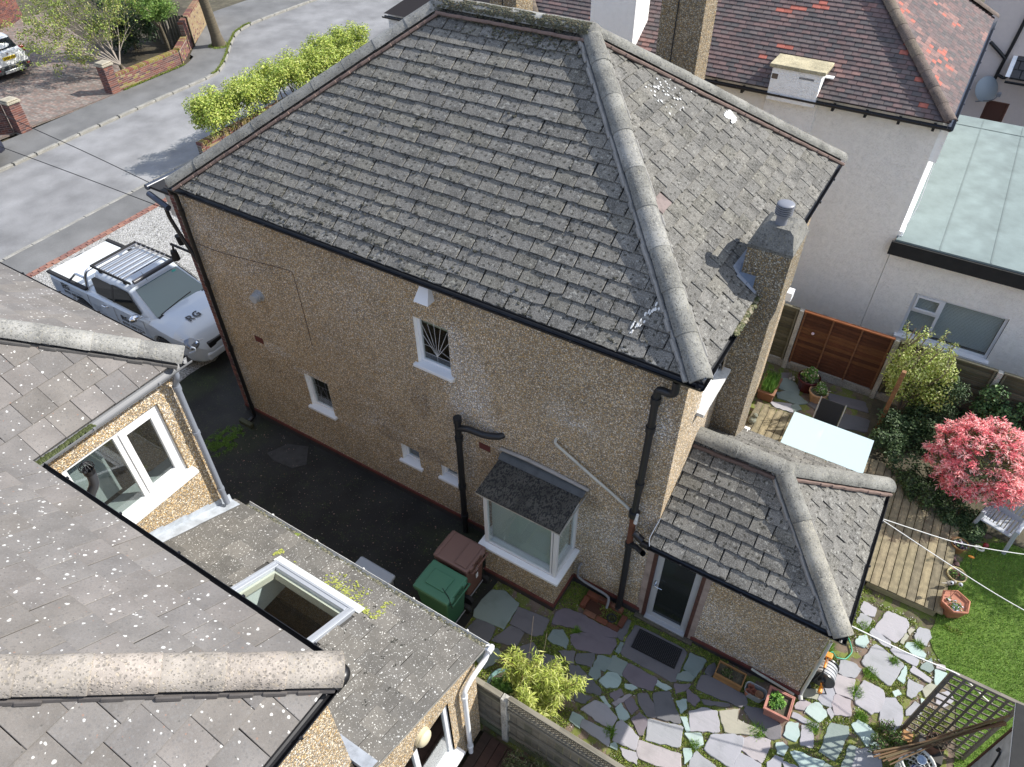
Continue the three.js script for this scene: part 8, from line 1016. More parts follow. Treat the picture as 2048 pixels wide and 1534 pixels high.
// ---- the panel fence at the bottom of the picture
{
  const f = thing('near_fence', 'weathered closeboard fence with lattice top and concrete post in the foreground', 'fence', [0.5, 0, 2.95]), ms = [[0.22, 0.20, 0.155], [0.19, 0.175, 0.135], [0.25, 0.23, 0.18], [0.17, 0.165, 0.12]].map(c => mat(c, { t: T.wood, bump: 0.004 }));
  [[-1.46, -0.91, 1], [-0.79, 1.0, 0], [1.12, 2.9, 0]].forEach(([x0, x1, low]) => { for (let x = x0; x < x1 - 0.02; x += 0.125) part('board', rbx(x, Math.min(x1, x + 0.12), 0.16, low ? 1.38 : 1.20, 2.925, 2.94 + rr(0, 0.003), 0.004, 1), pick(ms), f); for (const y of low ? [0.3, 0.72, 1.16] : [0.25, 0.66, 1.08]) part('rail', rbx(x0, x1, y, y + 0.075, 2.944, 2.985, 0.006, 1), pick(ms), f); part('gravel_board', rbx(x0, x1, 0, 0.15, 2.92, 2.965, 0.006, 1), mat([0.14, 0.16, 0.09], { t: T.wood }), f); part('capping', rbx(x0, x1, low ? 1.38 : 1.205, low ? 1.42 : 1.24, 2.90, 2.98, 0.006, 1), ms[2], f); if (!low) { const y0 = 1.24, y1 = 1.46; part('capping', rbx(x0, x1, y1, y1 + 0.03, 2.905, 2.975, 0.006, 1), ms[0], f); for (let x = x0 - 0.2; x < x1; x += 0.062) for (const s of [1, -1]) { let a = [x, s > 0 ? y0 : y1], b = [x + 0.22, s > 0 ? y1 : y0]; const u0 = Math.max(0, (x0 - a[0]) / 0.22), u1 = Math.min(1, (x1 - a[0]) / 0.22); if (u1 - u0 < 0.15) continue; const A = [lerp(a[0], b[0], u0), lerp(a[1], b[1], u0)], B = [lerp(a[0], b[0], u1), lerp(a[1], b[1], u1)], L = Math.hypot(B[0] - A[0], B[1] - A[1]), g = bx(0, L, -0.011, 0.011, -0.004, 0.004); g.rotateZ(Math.atan2(B[1] - A[1], B[0] - A[0])); g.translate(A[0], A[1], 2.94 + s * 0.0045); part('lattice_strip', g, ms[s > 0 ? 0 : 2], f); } } else { const lat = []; } });
  for (const x of [-0.85, 1.06]) part('post', rbx(x - 0.052, x + 0.052, -0.05, 1.42, 2.89, 3.0, 0.014, 1), K.concretePost, f);
}
{ // neighbour's side of it
  const d = thing('dark_deck', 'dark stained deck boards at the foot of the white downpipe', 'deck', [-0.7, 0, 3.6]); for (let i = 0; i < 9; i++) part('plank', rbx(-1.18 + i * 0.148, -1.04 + i * 0.148, 0.012, 0.06, 3.06, 4.6, 0.004, 1), mat([0.055 + 0.02 * rnd(), 0.035, 0.025], { t: T.wood, bump: 0.002 }), d);
  shrub('fence_shrub', 'dark tangled shrub on the near side of the panel fence', [0.0, 0, 3.4], [['foliage', leaves(4200, scatter([-0.1, 0.35, 3.32], [0.5, 0.3, 0.3], 22, 0.16, 381), 0.045, 0.3, [[0.04, 0.06, 0.02], [0.07, 0.09, 0.03], [0.10, 0.13, 0.04], [0.18, 0.16, 0.10]], 382, { hole: 0.3 }), K.leafMatt]]);
  stuff('rough_grass', blades(9000, R => [0.1 + 2.2 * R(), 0.012, 3.1 + 1.3 * R()], 0.10, 0.006, [[0.10, 0.17, 0.03], [0.16, 0.22, 0.05], [0.07, 0.11, 0.03]], 0.85, 383), K.leafMatt, 'rough grass on the near side of the fence', 'grass');
}
// ---- trellis, canes, basket and shed at the lower right
{
  const t = thing('trellis', 'weathered timber trellis panel standing at the lawn corner', 'trellis', [4.64, 0, -0.35]), m = [[0.17, 0.15, 0.125], [0.21, 0.185, 0.155], [0.14, 0.12, 0.10]].map(c => mat(c, { t: T.wood, bump: 0.002 })); part('frame_post', rbx(4.20, 4.255, 0, 1.84, -0.385, -0.335, 0.005, 1), m[0], t); part('frame_post', rbx(5.03, 5.08, 0, 1.84, -0.385, -0.335, 0.005, 1), m[0], t); part('frame_rail', rbx(4.20, 5.08, 1.842, 1.885, -0.385, -0.335, 0.005, 1), m[1], t); for (let i = 1; i < 6; i++) part('upright', rbx(4.255 + i * 0.13 - 0.017, 4.255 + i * 0.13 + 0.017, 0.06, 1.84, -0.348, -0.336, 0.003, 1), pick(m), t); for (let i = 0; i < 12; i++) part('cross_bar', rbx(4.21, 5.06, 0.10 + i * 0.148, 0.136 + i * 0.148, -0.362, -0.349, 0.003, 1), m[1], t);
  const s = thing('garden_shed', 'pale grey garden shed with brown corner trim at the lower right edge', 'shed', [6, 0, 1.2]); part('wall', [bx(5.0, 5.03, 0, 2.12, 0.03, 2.6), bx(5.03, 7, 0, 2.12, 0.0, 0.03), bx(5.03, 7, 0, 2.12, 2.57, 2.6), bx(6.97, 7, 0, 2.12, 0.03, 2.57)], mat([0.48, 0.50, 0.52], { t: T.brick, roughness: 0.7 }), s); part('corner_trim', [rbx(4.985, 5.03, 0, 2.12, -0.012, 0.03, 0.004, 1)], mat([0.10, 0.045, 0.025], { t: T.wood }), s); part('roof', [(() => { const g = bx(4.9, 7.2, 0, 0.03, -0.12, 2.7); g.rotateZ(0.10); g.translate(0, 1.68, 0); return g; })()], mat([0.02, 0.02, 0.02], { t: T.brick, bump: 0.004 }), s); part('roof_edge', [tube([[4.88, 2.17, -0.12], [4.88, 2.17, 2.7]], 0.012, 6, 4)], K.whitePaint, s); part('door_bolt', [tube([[4.985, 1.55, 0.22], [4.985, 1.50, 0.28], [4.985, 1.0, 0.52]], 0.012, 6, 12), cyl([4.97, 1.56, 0.2], [4.97, 1.50, 0.2], 0.02, 0.02, 8)], K.blackMatt, s); part('shed_door_seam', [bx(4.992, 4.998, 0.1, 2.0, 0.75, 0.76)], K.grey, s);
  const R = rng(391); [...Array(9)].forEach((_, i) => single('garden_cane', tube([[3.75 + R() * 0.25, 0.75 + 0.1 * R(), 0.62 + R() * 0.1], [4.5, 0.92 + R() * 0.1, 0.0 + R() * 0.12], [5.0, 1.45 + R() * 0.25, -0.30 + R() * 0.16]], 0.010 + 0.006 * R(), 6, 10), mat([0.16 + 0.06 * R(), 0.10 + 0.03 * R(), 0.06], { t: T.wood, roughness: 0.7 }), 'brown garden cane in the bundle leaning on the trellis', 'cane', 'bundle of garden canes'));
  const cp = pot('brown_clay_pot', 'brown clay pot with dead stems in front of the trellis', 4.52, -0.02, 0.09, 0.125, 0.26, mat([0.17, 0.085, 0.055], { t: T.brick }), 'plant pot', 0.42); part('dead_stems', [...Array(24)].map(() => tube([[4.52, 0.62, -0.02], [4.52 + (R() - 0.5) * 0.3, 0.75, -0.02 + (R() - 0.5) * 0.3], [4.52 + (R() - 0.5) * 0.6, 0.72 + 0.2 * R(), -0.02 + (R() - 0.5) * 0.5]], 0.004, 4, 8)), K.twig, cp); single('crate', [rbx(4.36, 4.70, 0.0, 0.42, -0.18, 0.14, 0.01, 1)], mat([0.06, 0.055, 0.05], { roughness: 0.8 }), 'dark box under the brown clay pot', 'box');
  const b = thing('laundry_basket', 'white perforated plastic laundry basket of garden oddments', 'basket', [4.38, 0.0, 0.36]), wm = mat([0.62, 0.63, 0.60], { roughness: 0.45 }); for (let j = 0; j < 5; j++) { const q = new THREE.TorusGeometry(0.17 + j * 0.011, 0.012, 6, 36); q.rotateX(Math.PI / 2); q.translate(4.38, 0.12 + j * 0.1, 0.36); part('hoop', clean(q), wm, b); } for (let i = 0; i < 26; i++) { const a = i / 26 * 6.2832; part('rib', tube([[4.38 + Math.cos(a) * 0.165, 0.02, 0.36 + Math.sin(a) * 0.165], [4.38 + Math.cos(a) * 0.215, 0.53, 0.36 + Math.sin(a) * 0.215]], 0.007, 4, 2), wm, b); } const rm = new THREE.TorusGeometry(0.222, 0.02, 8, 40); rm.rotateX(Math.PI / 2); rm.translate(4.38, 0.54, 0.36); part('rim', clean(rm), wm, b); part('base', cyl([4.38, 0.0, 0.36], [4.38, 0.03, 0.36], 0.165, 0.165, 30), wm, b);
  const mg = thing('white_jug', 'blue and white cup lying in the laundry basket', 'cup', [4.40, 0.5, 0.26]), L = new THREE.LatheGeometry([[0.001, 0], [0.05, 0], [0.065, 0.1], [0.06, 0.1], [0.045, 0.01], [0.001, 0.01]].map(v => new THREE.Vector2(...v)), 22); L.rotateX(0.5); L.translate(4.40, 0.50, 0.26); part('cup', clean(L), mat([0.55, 0.63, 0.74], { roughness: 0.3 }), mg); const hh = thing('coiled_cable', 'coil of blue and grey cable in the laundry basket', 'cable', [4.42, 0.42, 0.42]); [0, 1, 2].forEach(i => { const q = new THREE.TorusGeometry(0.11 - i * 0.015, 0.012, 6, 30); q.rotateX(1.3 + i * 0.15); q.translate(4.43, 0.44 + i * 0.025, 0.43); part('coil', clean(q), i === 1 ? mat([0.03, 0.07, 0.25]) : mat([0.4, 0.42, 0.45]), hh); });
  shrub('tangled_stems', 'tangle of weeds and stems at the foot of the trellis', [4.1, 0, 0.1], [['foliage', leaves(1500, scatter([4.05, 0.12, 0.15], [0.35, 0.12, 0.4], 14, 0.1, 392), 0.05, 0.4, [[0.08, 0.15, 0.03], [0.12, 0.2, 0.04], [0.14, 0.10, 0.06]], 393, { hole: 0.2 }), K.leafMatt]], 'plant');
  single('wood_offcut', [rbx(4.22, 4.36, 0.02, 0.10, -0.30, -0.12, 0.006, 1)], mat([0.45, 0.24, 0.10], { t: T.wood }), 'orange wooden offcut at the foot of the trellis', 'wood');
}
// ---- washing lines
single('washing_line', tube([[2.84, 2.36, -2.05], [3.9, 2.1, -2.42], [4.9, 2.02, -2.83], [8, 2.2, -4.0]], 0.007, 5, 40), K.rope, 'upper white washing line running from the extension gutter over the deck', 'washing line', 'washing lines'); single('washing_line', tube([[2.84, 2.35, -2.03], [3.9, 2.12, -1.92], [4.92, 2.02, -1.76], [8, 2.2, -1.2]], 0.007, 5, 40), K.rope, 'lower white washing line running from the extension gutter over the lawn', 'washing line', 'washing lines');
single('line_prop', tube([[2.83, 2.2, -0.1], [3.6, 2.02, -0.22], [4.3, 1.88, -0.36], [4.75, 1.55, -0.42], [5.0, 1.5, -0.4]], 0.010, 6, 40), K.rope, 'white cable strung from the extension corner to the trellis', 'cable');
// ---- wheelie bins and a box lid in the passage
function bin(label, x, z, color, lidCol, oval) {
  const g = thing('wheelie_bin', label, 'bin', [x, 0, z], 'wheelie bins beside the bay window', true), m = mat(color, { roughness: 0.5 }), lm = mat(lidCol, { roughness: 0.45 }), body = rbx(-0.33, 0.30, 0.06, 0.98, -0.27, 0.27, 0.035, 3), p = body.attributes.position; for (let k = 0; k < p.count; k++) { const f = 0.80 + 0.20 * p.getY(k) / 0.98; p.setX(k, 0.02 + (p.getX(k) - 0.02) * f); p.setZ(k, p.getZ(k) * f); } body.computeVertexNormals(); part('body', body, m, g); part('rim', [rbx(-0.355, 0.33, 0.94, 0.99, -0.29, 0.29, 0.02, 2)], m, g);
  const lid = rbx(-0.37, 0.33, 0.99, 1.055, -0.295, 0.295, 0.03, 3), q = lid.attributes.position; for (let k = 0; k < q.count; k++) if (q.getY(k) > 1.03) q.setY(k, q.getY(k) + 0.012 * (1 - Math.pow(q.getX(k) / 0.36, 2)) + 0.012 * (1 - Math.pow(q.getZ(k) / 0.29, 2))); const l = part('lid', lid, lm, g); if (oval) part('lid_panel', [rbx(-0.22, 0.16, 1.06, 1.086, -0.15, 0.15, 0.02, 3)], lm, l); else { part('lid_rib', rbx(-0.34, -0.28, 1.05, 1.072, -0.28, 0.28, 0.01, 2), lm, l); part('lid_panel', rbx(0.05, 0.28, 1.066, 1.084, -0.25, 0.25, 0.012, 2), lm, l); }
  part('lid_grip', [rbx(-0.385, -0.36, 1.0, 1.03, -0.2, 0.2, 0.01, 1)], lm, l); part('handle', [cyl([0.40, 1.0, -0.24], [0.40, 1.0, 0.24], 0.016, 0.016, 10), cyl([0.31, 0.96, -0.22], [0.40, 1.0, -0.24], 0.018, 0.016, 8), cyl([0.31, 0.96, 0.22], [0.40, 1.0, 0.24], 0.018, 0.016, 8), cyl([0.31, 0.96, 0], [0.40, 1.0, 0], 0.016, 0.014, 8)], m, g); part('hinge', [rbx(0.29, 0.36, 0.98, 1.05, -0.22, -0.12, 0.012, 1), rbx(0.29, 0.36, 0.98, 1.05, 0.12, 0.22, 0.012, 1)], lm, g); for (const s of [1, -1]) part('wheel', [cyl([0.27, 0.10, s * 0.21], [0.27, 0.10, s * 0.28], 0.10, 0.10, 22)], K.blackMatt, g); part('axle', cyl([0.27, 0.10, -0.24], [0.27, 0.10, 0.24], 0.012, 0.012, 8), K.grey, g); if (!oval) part('sticker', [bx(0.33, 0.335, 0.62, 0.72, -0.04, 0.02), bx(0.325, 0.330, 0.40, 0.52, -0.04, 0.02)].map(b => b.translate(-0.022, 0.1, 0)), K.white, g); else part('strap', [tube([[0.1, 1.092, 0.10], [0.28, 1.075, 0.18], [0.37, 1.02, 0.25], [0.41, 0.98, 0.26]], 0.006, 5, 14)], K.blackMatt, g); return g;
}
bin('green wheelie bin with oval lid panel nearest the lean-to', -2.83, 1.77, [0.035, 0.125, 0.065], [0.06, 0.185, 0.11], true); bin('brown wheelie bin with pale stickers beside the bay window', -2.90, 1.12, [0.15, 0.075, 0.055], [0.19, 0.11, 0.09], false);
{ const g = thing('storage_box', 'grey plastic storage box half hidden behind the lean-to gutter', 'box', [-4.1, 0, 2.3]); part('box', rbx(-4.5, -3.8, 0.0, 0.52, 1.90, 2.5, 0.03, 2), K.plasticGrey, g); part('lid', rbx(-4.54, -3.76, 0.52, 0.60, 1.86, 2.54, 0.04, 3), mat([0.40, 0.44, 0.50], { roughness: 0.4 }), g); }
single('drain_block', [rbx(-9.42, -9.05, 0.002, 0.10, 0.30, 0.40, 0.01, 1)], mat([0.20, 0.22, 0.12], { t: T.conc, bump: 0.004 }), 'mossy concrete block at the foot of the corner downpipe', 'block');
// ================================================================== VEHICLES
const font = await new FontLoader().loadAsync('fonts/droid/droid_sans_bold.typeface.json');
const fontR = await new FontLoader().loadAsync('fonts/droid/droid_sans_regular.typeface.json');
function text(s, size, f = font) { const g = new TextGeometry(s, { font: f, size, depth: 0.002, curveSegments: 3 }); return clean(g); }
function smooth(g, keepUV) { g.deleteAttribute('normal'); if (!keepUV) g.deleteAttribute('uv'); g = mergeVertices(g, 1e-4); g.computeVertexNormals(); g = g.toNonIndexed(); g.setAttribute('uv', new THREE.Float32BufferAttribute(new Float32Array(g.attributes.position.count * 2), 2)); return g; }
function loftX(st) {                              // st: [x, [[y,z],...]] half sections from sill to centre line, mirrored
  const P = [], n = st[0][1].length; const tri = (a, b, c) => P.push(...a, ...b, ...c);
  for (let i = 0; i + 1 < st.length; i++) for (let k = 0; k + 1 < n; k++) for (const s of [1, -1]) { const f = (t, q) => [t[0], t[1][q][0], t[1][q][1] * s], a = f(st[i], k), b = f(st[i + 1], k), c = f(st[i + 1], k + 1), d = f(st[i], k + 1); if (s > 0) { tri(a, b, c); tri(a, c, d); } else { tri(a, c, b); tri(a, d, c); } }
  for (const [t, sg] of [[st[0], 1], [st[st.length - 1], -1]]) for (let k = 0; k + 1 < n; k++) { const a = t[1][k], b = t[1][k + 1], A = [t[0], a[0], a[1]], B = [t[0], b[0], b[1]], C = [t[0], b[0], -b[1]], D = [t[0], a[0], -a[1]]; if (sg > 0) { tri(A, B, C); tri(A, C, D); } else { tri(A, C, B); tri(A, D, C); } }
  const g = new THREE.BufferGeometry(); g.setAttribute('position', new THREE.Float32BufferAttribute(P, 3)); return g;
}
function creased(g, ang = 0.6) { g.computeVertexNormals(); g = g.index ? g.toNonIndexed() : g; const p = g.attributes.position, fn = [], map = new Map(), a = V3(), b = V3(), c = V3(); for (let i = 0; i < p.count; i += 3) { a.fromBufferAttribute(p, i); b.fromBufferAttribute(p, i + 1).sub(a); c.fromBufferAttribute(p, i + 2).sub(a); fn.push(V3().crossVectors(b, c).normalize()); } const key = i => `${Math.round(p.getX(i) * 2e3)},${Math.round(p.getY(i) * 2e3)},${Math.round(p.getZ(i) * 2e3)}`; for (let i = 0; i < p.count; i++) { const k = key(i); if (!map.has(k)) map.set(k, []); map.get(k).push(Math.floor(i / 3)); } const N = new Float32Array(p.count * 3), co = Math.cos(ang); for (let i = 0; i < p.count; i++) { const f = fn[Math.floor(i / 3)], s = V3(); for (const j of map.get(key(i))) if (fn[j].dot(f) > co) s.add(fn[j]); s.normalize(); N.set([s.x, s.y, s.z], i * 3); } g.setAttribute('normal', new THREE.BufferAttribute(N, 3)); g.setAttribute('uv', new THREE.Float32BufferAttribute(new Float32Array(p.count * 2), 2)); return g; }
function cabin(c, pw = 7) {                       // c: {x0,x1,w,y} rings from the belt up
  const P = [], seg = 56, ring = q => [...Array(seg)].map((_, i) => { const a = i / seg * 2 * Math.PI, e = 2 / pw, cs = Math.cos(a), sn = Math.sin(a); return [(q.x0 + q.x1) / 2 + (q.x1 - q.x0) / 2 * Math.sign(cs) * Math.pow(Math.abs(cs), e), q.y + (q.crown || 0) * (1 - Math.abs(sn)), -q.w * Math.sign(sn) * Math.pow(Math.abs(sn), e)]; }), rs = c.map(ring);
  for (let r = 0; r + 1 < rs.length; r++) for (let i = 0; i < seg; i++) { const j = (i + 1) % seg, a = rs[r][i], b = rs[r][j], d = rs[r + 1][j], e = rs[r + 1][i]; P.push(...a, ...b, ...d, ...a, ...d, ...e); }
  const t = rs[rs.length - 1], m = c[c.length - 1], mid = [(m.x0 + m.x1) / 2, m.y + 0.006, 0]; for (let i = 0; i < seg; i++) P.push(...mid, ...t[i], ...t[(i + 1) % seg]);
  const g = new THREE.BufferGeometry(); g.setAttribute('position', new THREE.Float32BufferAttribute(P, 3)); return creased(g, 0.75);
}
const flatShape = (pts, f) => { const s = new THREE.Shape(pts.map(p => new THREE.Vector2(...p))), g = new THREE.ShapeGeometry(s), p = g.attributes.position; for (let i = 0; i < p.count; i++) p.setXYZ(i, ...f(p.getX(i), p.getY(i))); g.computeVertexNormals(); return clean(g); };
function wheel(parent, x, z, r, w, rim) {
  const s = Math.sign(z), tyre = new THREE.LatheGeometry([[r * 0.62, -w / 2], [r * 0.93, -w / 2], [r, -w * 0.32], [r, w * 0.32], [r * 0.93, w / 2], [r * 0.62, w / 2]].map(p => new THREE.Vector2(...p)), 30); tyre.rotateX(Math.PI / 2); tyre.translate(x, r, z); const t = part('wheel', clean(tyre), K.blackMatt, parent);
  const g = [cyl([x, r, z + s * w * 0.30], [x, r, z + s * w * 0.36], r * 0.18, r * 0.16, 14), cyl([x, r, z - s * w * 0.4], [x, r, z - s * w * 0.38], r * 0.6, r * 0.6, 24)]; for (let i = 0; i < 6; i++) { const a = i * Math.PI / 3; g.push(cyl([x, r, z + s * w * 0.3], [x + Math.cos(a) * r * 0.6, r + Math.sin(a) * r * 0.6, z + s * w * 0.34], r * 0.07, r * 0.085, 6)); } const rg = new THREE.TorusGeometry(r * 0.62, r * 0.045, 8, 30); rg.translate(x, r, z + s * w * 0.36); g.push(clean(rg)); part('rim', g, rim, t);
}
{
  const t = thing('pickup_truck', 'silver white double cab pickup truck with roof rack and RG lettering on the gravel', 'pickup truck', [-13.86, 0, -1.04], null, true, 0.012);
  const paint = mat([0.56, 0.61, 0.67], { roughness: 0.3, clearcoat: 1, clearcoatRoughness: 0.06 }), silver = mat([0.64, 0.66, 0.68], { roughness: 0.35 });
  const ax = [1.60, -1.48], arch = (x, b) => { let y = b; for (const a of ax) if (Math.abs(x - a) < 0.47) y = Math.max(y, 0.36 + Math.sqrt(0.47 * 0.47 - (x - a) * (x - a))); return y; };
  const keys = [[-2.66, 0.60, 0.85, 1.04, 1.12], [-2.60, 0.50, 0.90, 1.08, 1.17], [-2.4, 0.46, 0.915, 1.10, 1.18], [-1.0, 0.42, 0.915, 1.10, 1.18], [0.0, 0.40, 0.915, 1.09, 1.16], [1.30, 0.40, 0.92, 1.06, 1.17], [1.60, 0.40, 0.93, 1.03, 1.165], [2.0, 0.42, 0.925, 0.98, 1.13], [2.3, 0.40, 0.88, 0.93, 1.06], [2.45, 0.38, 0.82, 0.88, 0.98], [2.56, 0.36, 0.74, 0.80, 0.86], [2.64, 0.36, 0.62, 0.70, 0.74], [2.68, 0.40, 0.5, 0.60, 0.62]];
  const at = x => { let i = 0; while (i < keys.length - 2 && keys[i + 1][0] < x) i++; const a = keys[i], b = keys[i + 1], u = clamp((x - a[0]) / (b[0] - a[0])); return [1, 2, 3, 4].map(k => lerp(a[k], b[k], u)); };
  const xs = new Set(keys.map(k => k[0])); for (const a of ax) for (let i = -12; i <= 12; i++) xs.add(a + 0.469 * Math.sin(i / 12 * Math.PI / 2)); const st = [...xs].sort((a, b) => a - b).map(x => { const [b, w, s, y] = at(x), yb = Math.min(arch(x, b), s - 0.05), front = x > 1.2 ? 1 : 0; return [x, [[yb, w - 0.05], [lerp(yb, s, 0.15), w - 0.01], [lerp(yb, s, 0.55), w], [s, w - 0.02], [lerp(s, y, 0.6), w - 0.06 - front * 0.05], [y, w - 0.13 - front * 0.12], [y + 0.012 + front * 0.02, w * 0.5], [y + 0.02 + front * 0.025, 0]]]; });
  const body = part('body', creased(loftX(st), 0.5), paint, t);
  part('cab', cabin([{ x0: -1.04, x1: 1.44, w: 0.85, y: 1.12 }, { x0: -0.99, x1: 1.12, w: 0.79, y: 1.32 }, { x0: -0.92, x1: 0.80, w: 0.725, y: 1.52 }, { x0: -0.86, x1: 0.60, w: 0.675, y: 1.66 }, { x0: -0.80, x1: 0.50, w: 0.63, y: 1.715 }, { x0: -0.70, x1: 0.36, w: 0.5, y: 1.745 }, { x0: -0.3, x1: 0.0, w: 0.15, y: 1.76 }]), paint, t);
  const zy = (y) => { const k = [[1.12, 0.85], [1.32, 0.79], [1.52, 0.725], [1.66, 0.675]]; for (let i = 0; i < 3; i++) if (y <= k[i + 1][0]) return lerp(k[i][1], k[i + 1][1], (y - k[i][0]) / (k[i + 1][0] - k[i][0])); return 0.675; };
  for (const s of [1, -1]) { const m = (x, y) => [x, y, s * (zy(y) + 0.012)]; part('side_window', flatShape([[-0.86, 1.52], [-0.70, 1.22], [-0.10, 1.20], [-0.10, 1.60], [-0.72, 1.61]], m), K.glassCar, t); part('side_window', flatShape([[-0.02, 1.20], [0.92, 1.18], [0.94, 1.24], [0.50, 1.58], [-0.02, 1.60]], m), K.glassCar, t); part('door_pillar', flatShape([[-0.10, 1.19], [-0.02, 1.19], [-0.02, 1.61], [-0.10, 1.61]], m), K.black, t); part('wind_deflector', flatShape([[-0.02, 1.60], [0.50, 1.58], [0.94, 1.24], [0.98, 1.26], [0.53, 1.625], [-0.02, 1.64]], (x, y) => [x, y, s * (zy(y) + 0.03)]), K.black, t); }
  { const xk = y => { const k = [[1.12, 1.44], [1.32, 1.12], [1.52, 0.80], [1.66, 0.60]]; for (let i = 0; i < 3; i++) if (y <= k[i + 1][0]) return lerp(k[i][1], k[i + 1][1], (y - k[i][0]) / (k[i + 1][0] - k[i][0])); return 0.6; }; const w = part('windscreen', flatShape([[-0.72, 1.19], [0.72, 1.19], [0.58, 1.64], [-0.58, 1.64]], (z, y) => [xk(y) + 0.018, y, -z]), K.windscreen, t); part('wiper', [tube([[1.34, 1.20, 0.6], [1.29, 1.23, 0.1], [1.26, 1.25, -0.35]], 0.012, 5, 12), bx(1.30, 1.40, 1.15, 1.185, -0.7, 0.7)], K.black, w); part('tax_sticker', flatShape([[0.42, 1.55], [0.54, 1.55], [0.50, 1.62], [0.40, 1.62]], (z, y) => [xk(y) + 0.024, y, -z]), mat([0.02, 0.38, 0.30], { roughness: 0.4 }), w); }
  part('tonneau_cover', rbx(-2.60, -1.12, 1.185, 1.215, -0.80, 0.80, 0.012, 1), mat([0.70, 0.73, 0.73], { roughness: 0.4 }), t); part('tailgate_handle', bx(-2.62, -2.59, 1.19, 1.22, -0.12, 0.12), K.black, t);
  for (const s of [1, -1]) part('bed_rail', rbx(-2.62, -1.06, 1.185, 1.25, s * 0.80, s * 0.905, 0.02, 2), K.blackMatt, t);
  for (const s of [1, -1]) part('sports_bar', [tube([[-1.13, 1.22, s * 0.78], [-1.11, 1.5, s * 0.72], [-1.08, 1.62, s * 0.66], [-1.08, 1.64, s * 0.5]], 0.038, 10, 24), tube([[-1.16, 1.45, s * 0.74], [-1.45, 1.47, s * 0.76], [-1.58, 1.38, s * 0.77], [-1.78, 1.22, s * 0.79]], 0.032, 10, 24)], K.steel, t); part('sports_bar', tube([[-1.08, 1.64, 0.52], [-1.08, 1.64, -0.52]], 0.036, 10, 4), K.steel, t);
  { const rk = part('roof_rack', [rbx(-0.82, 0.62, 1.80, 1.86, 0.60, 0.64, 0.01, 1), rbx(-0.82, 0.62, 1.80, 1.86, -0.64, -0.60, 0.01, 1), rbx(-0.85, -0.80, 1.80, 1.86, -0.64, 0.64, 0.01, 1), rbx(-0.6, -0.5, 1.71, 1.80, 0.58, 0.62, 0.01, 1), rbx(0.3, 0.4, 1.71, 1.80, 0.58, 0.62, 0.01, 1)], K.blackMatt, t); for (let i = 0; i < 7; i++) part('slat', rbx(-0.72 + i * 0.175, -0.685 + i * 0.175, 1.845, 1.87, -0.60, 0.60, 0.008, 1), mat([0.10, 0.105, 0.13], { roughness: 0.35 }), rk); part('light_bar', cyl([0.64, 1.83, -0.55], [0.64, 1.83, 0.55], 0.055, 0.055, 14), mat([0.06, 0.06, 0.07], { roughness: 0.3 }), rk); part('aerial', cyl([0.70, 1.74, 0.25], [0.62, 1.95, 0.27], 0.006, 0.004, 5), K.blackMatt, rk); }
  for (const s of [1, -1]) { const mg = new THREE.SphereGeometry(0.13, 18, 12); mg.scale(0.75, 0.62, 1); mg.translate(0.98, 1.24, s * 1.04); part('mirror', [clean(mg), cyl([0.98, 1.17, s * 0.86], [0.98, 1.20, s * 1.0], 0.03, 0.03, 8)], K.chrome, t); }
  for (const s of [1, -1]) { const hg = new THREE.SphereGeometry(0.25, 24, 12); hg.scale(1.15, 0.36, 0.75); hg.rotateY(-s * 0.75); hg.rotateZ(-0.35); hg.translate(2.34, 0.91, s * 0.665); const h = part('headlight', clean(hg), mat([0.22, 0.23, 0.25], { roughness: 0.1, metalness: 0.4 }), t); part('projector', [cyl([2.46, 0.89, s * 0.66], [2.53, 0.87, s * 0.68], 0.05, 0.05, 14), cyl([2.36, 0.90, s * 0.76], [2.43, 0.88, s * 0.80], 0.045, 0.045, 14)], K.chrome, h); part('chrome_strip', tube([[2.20, 0.99, s * 0.83], [2.40, 0.96, s * 0.72], [2.52, 0.90, s * 0.52]], 0.012, 6, 14), K.chrome, h); const fg = new THREE.TorusGeometry(0.075, 0.02, 8, 20); fg.rotateY(Math.PI / 2 - s * 0.5); fg.translate(2.56, 0.55, s * 0.66); part('fog_lamp', [clean(fg), cyl([2.52, 0.55, s * 0.65], [2.565, 0.55, s * 0.67], 0.06, 0.06, 14)], K.chrome, t); }
  part('grille', [rbx(2.52, 2.66, 0.60, 0.82, -0.5, 0.5, 0.03, 2)], K.black, t); part('front_bumper', [rbx(2.45, 2.70, 0.36, 0.58, -0.62, 0.62, 0.06, 3)], paint, t);
  for (const x of ax) for (const s of [1, -1]) wheel(t, x, s * 0.80, 0.385, 0.24, K.alu);
  part('wheel_well', [bx(1.15, 2.05, 0.3, 0.8, -0.62, 0.62), bx(-1.95, -1.0, 0.3, 0.8, -0.62, 0.62), bx(-2.5, 2.4, 0.3, 0.45, -0.6, 0.6)], K.blackMatt, t);
  for (const x of [0.62, -0.42]) part('door_handle', tube([[x - 0.11, 0.99, 0.905], [x - 0.05, 1.0, 0.945], [x + 0.06, 1.0, 0.945], [x + 0.11, 0.99, 0.905]], 0.018, 8, 14), K.chrome, t);
  part('door_seam', [-1.06, -0.06, 1.02].map(x => tube([[x, 0.5, 0.917], [x, 0.85, 0.920], [x, 1.08, 0.905]], 0.005, 4, 8)), K.grey, t);
  const ink = mat([0.03, 0.03, 0.035], { roughness: 0.5 }), grey = mat([0.30, 0.33, 0.37], { roughness: 0.5 }), put = (s, size, x, y, m, f, z = 0.9185) => { const g = text(s, size, f); g.translate(x, y, z); part('lettering', g, m, t); };
  put('RG', 0.17, -2.12, 0.93, ink); put('DEVELOPMENTS', 0.052, -1.80, 0.93, grey, fontR); put('0151 440 2714', 0.085, -2.1, 0.80, ink);
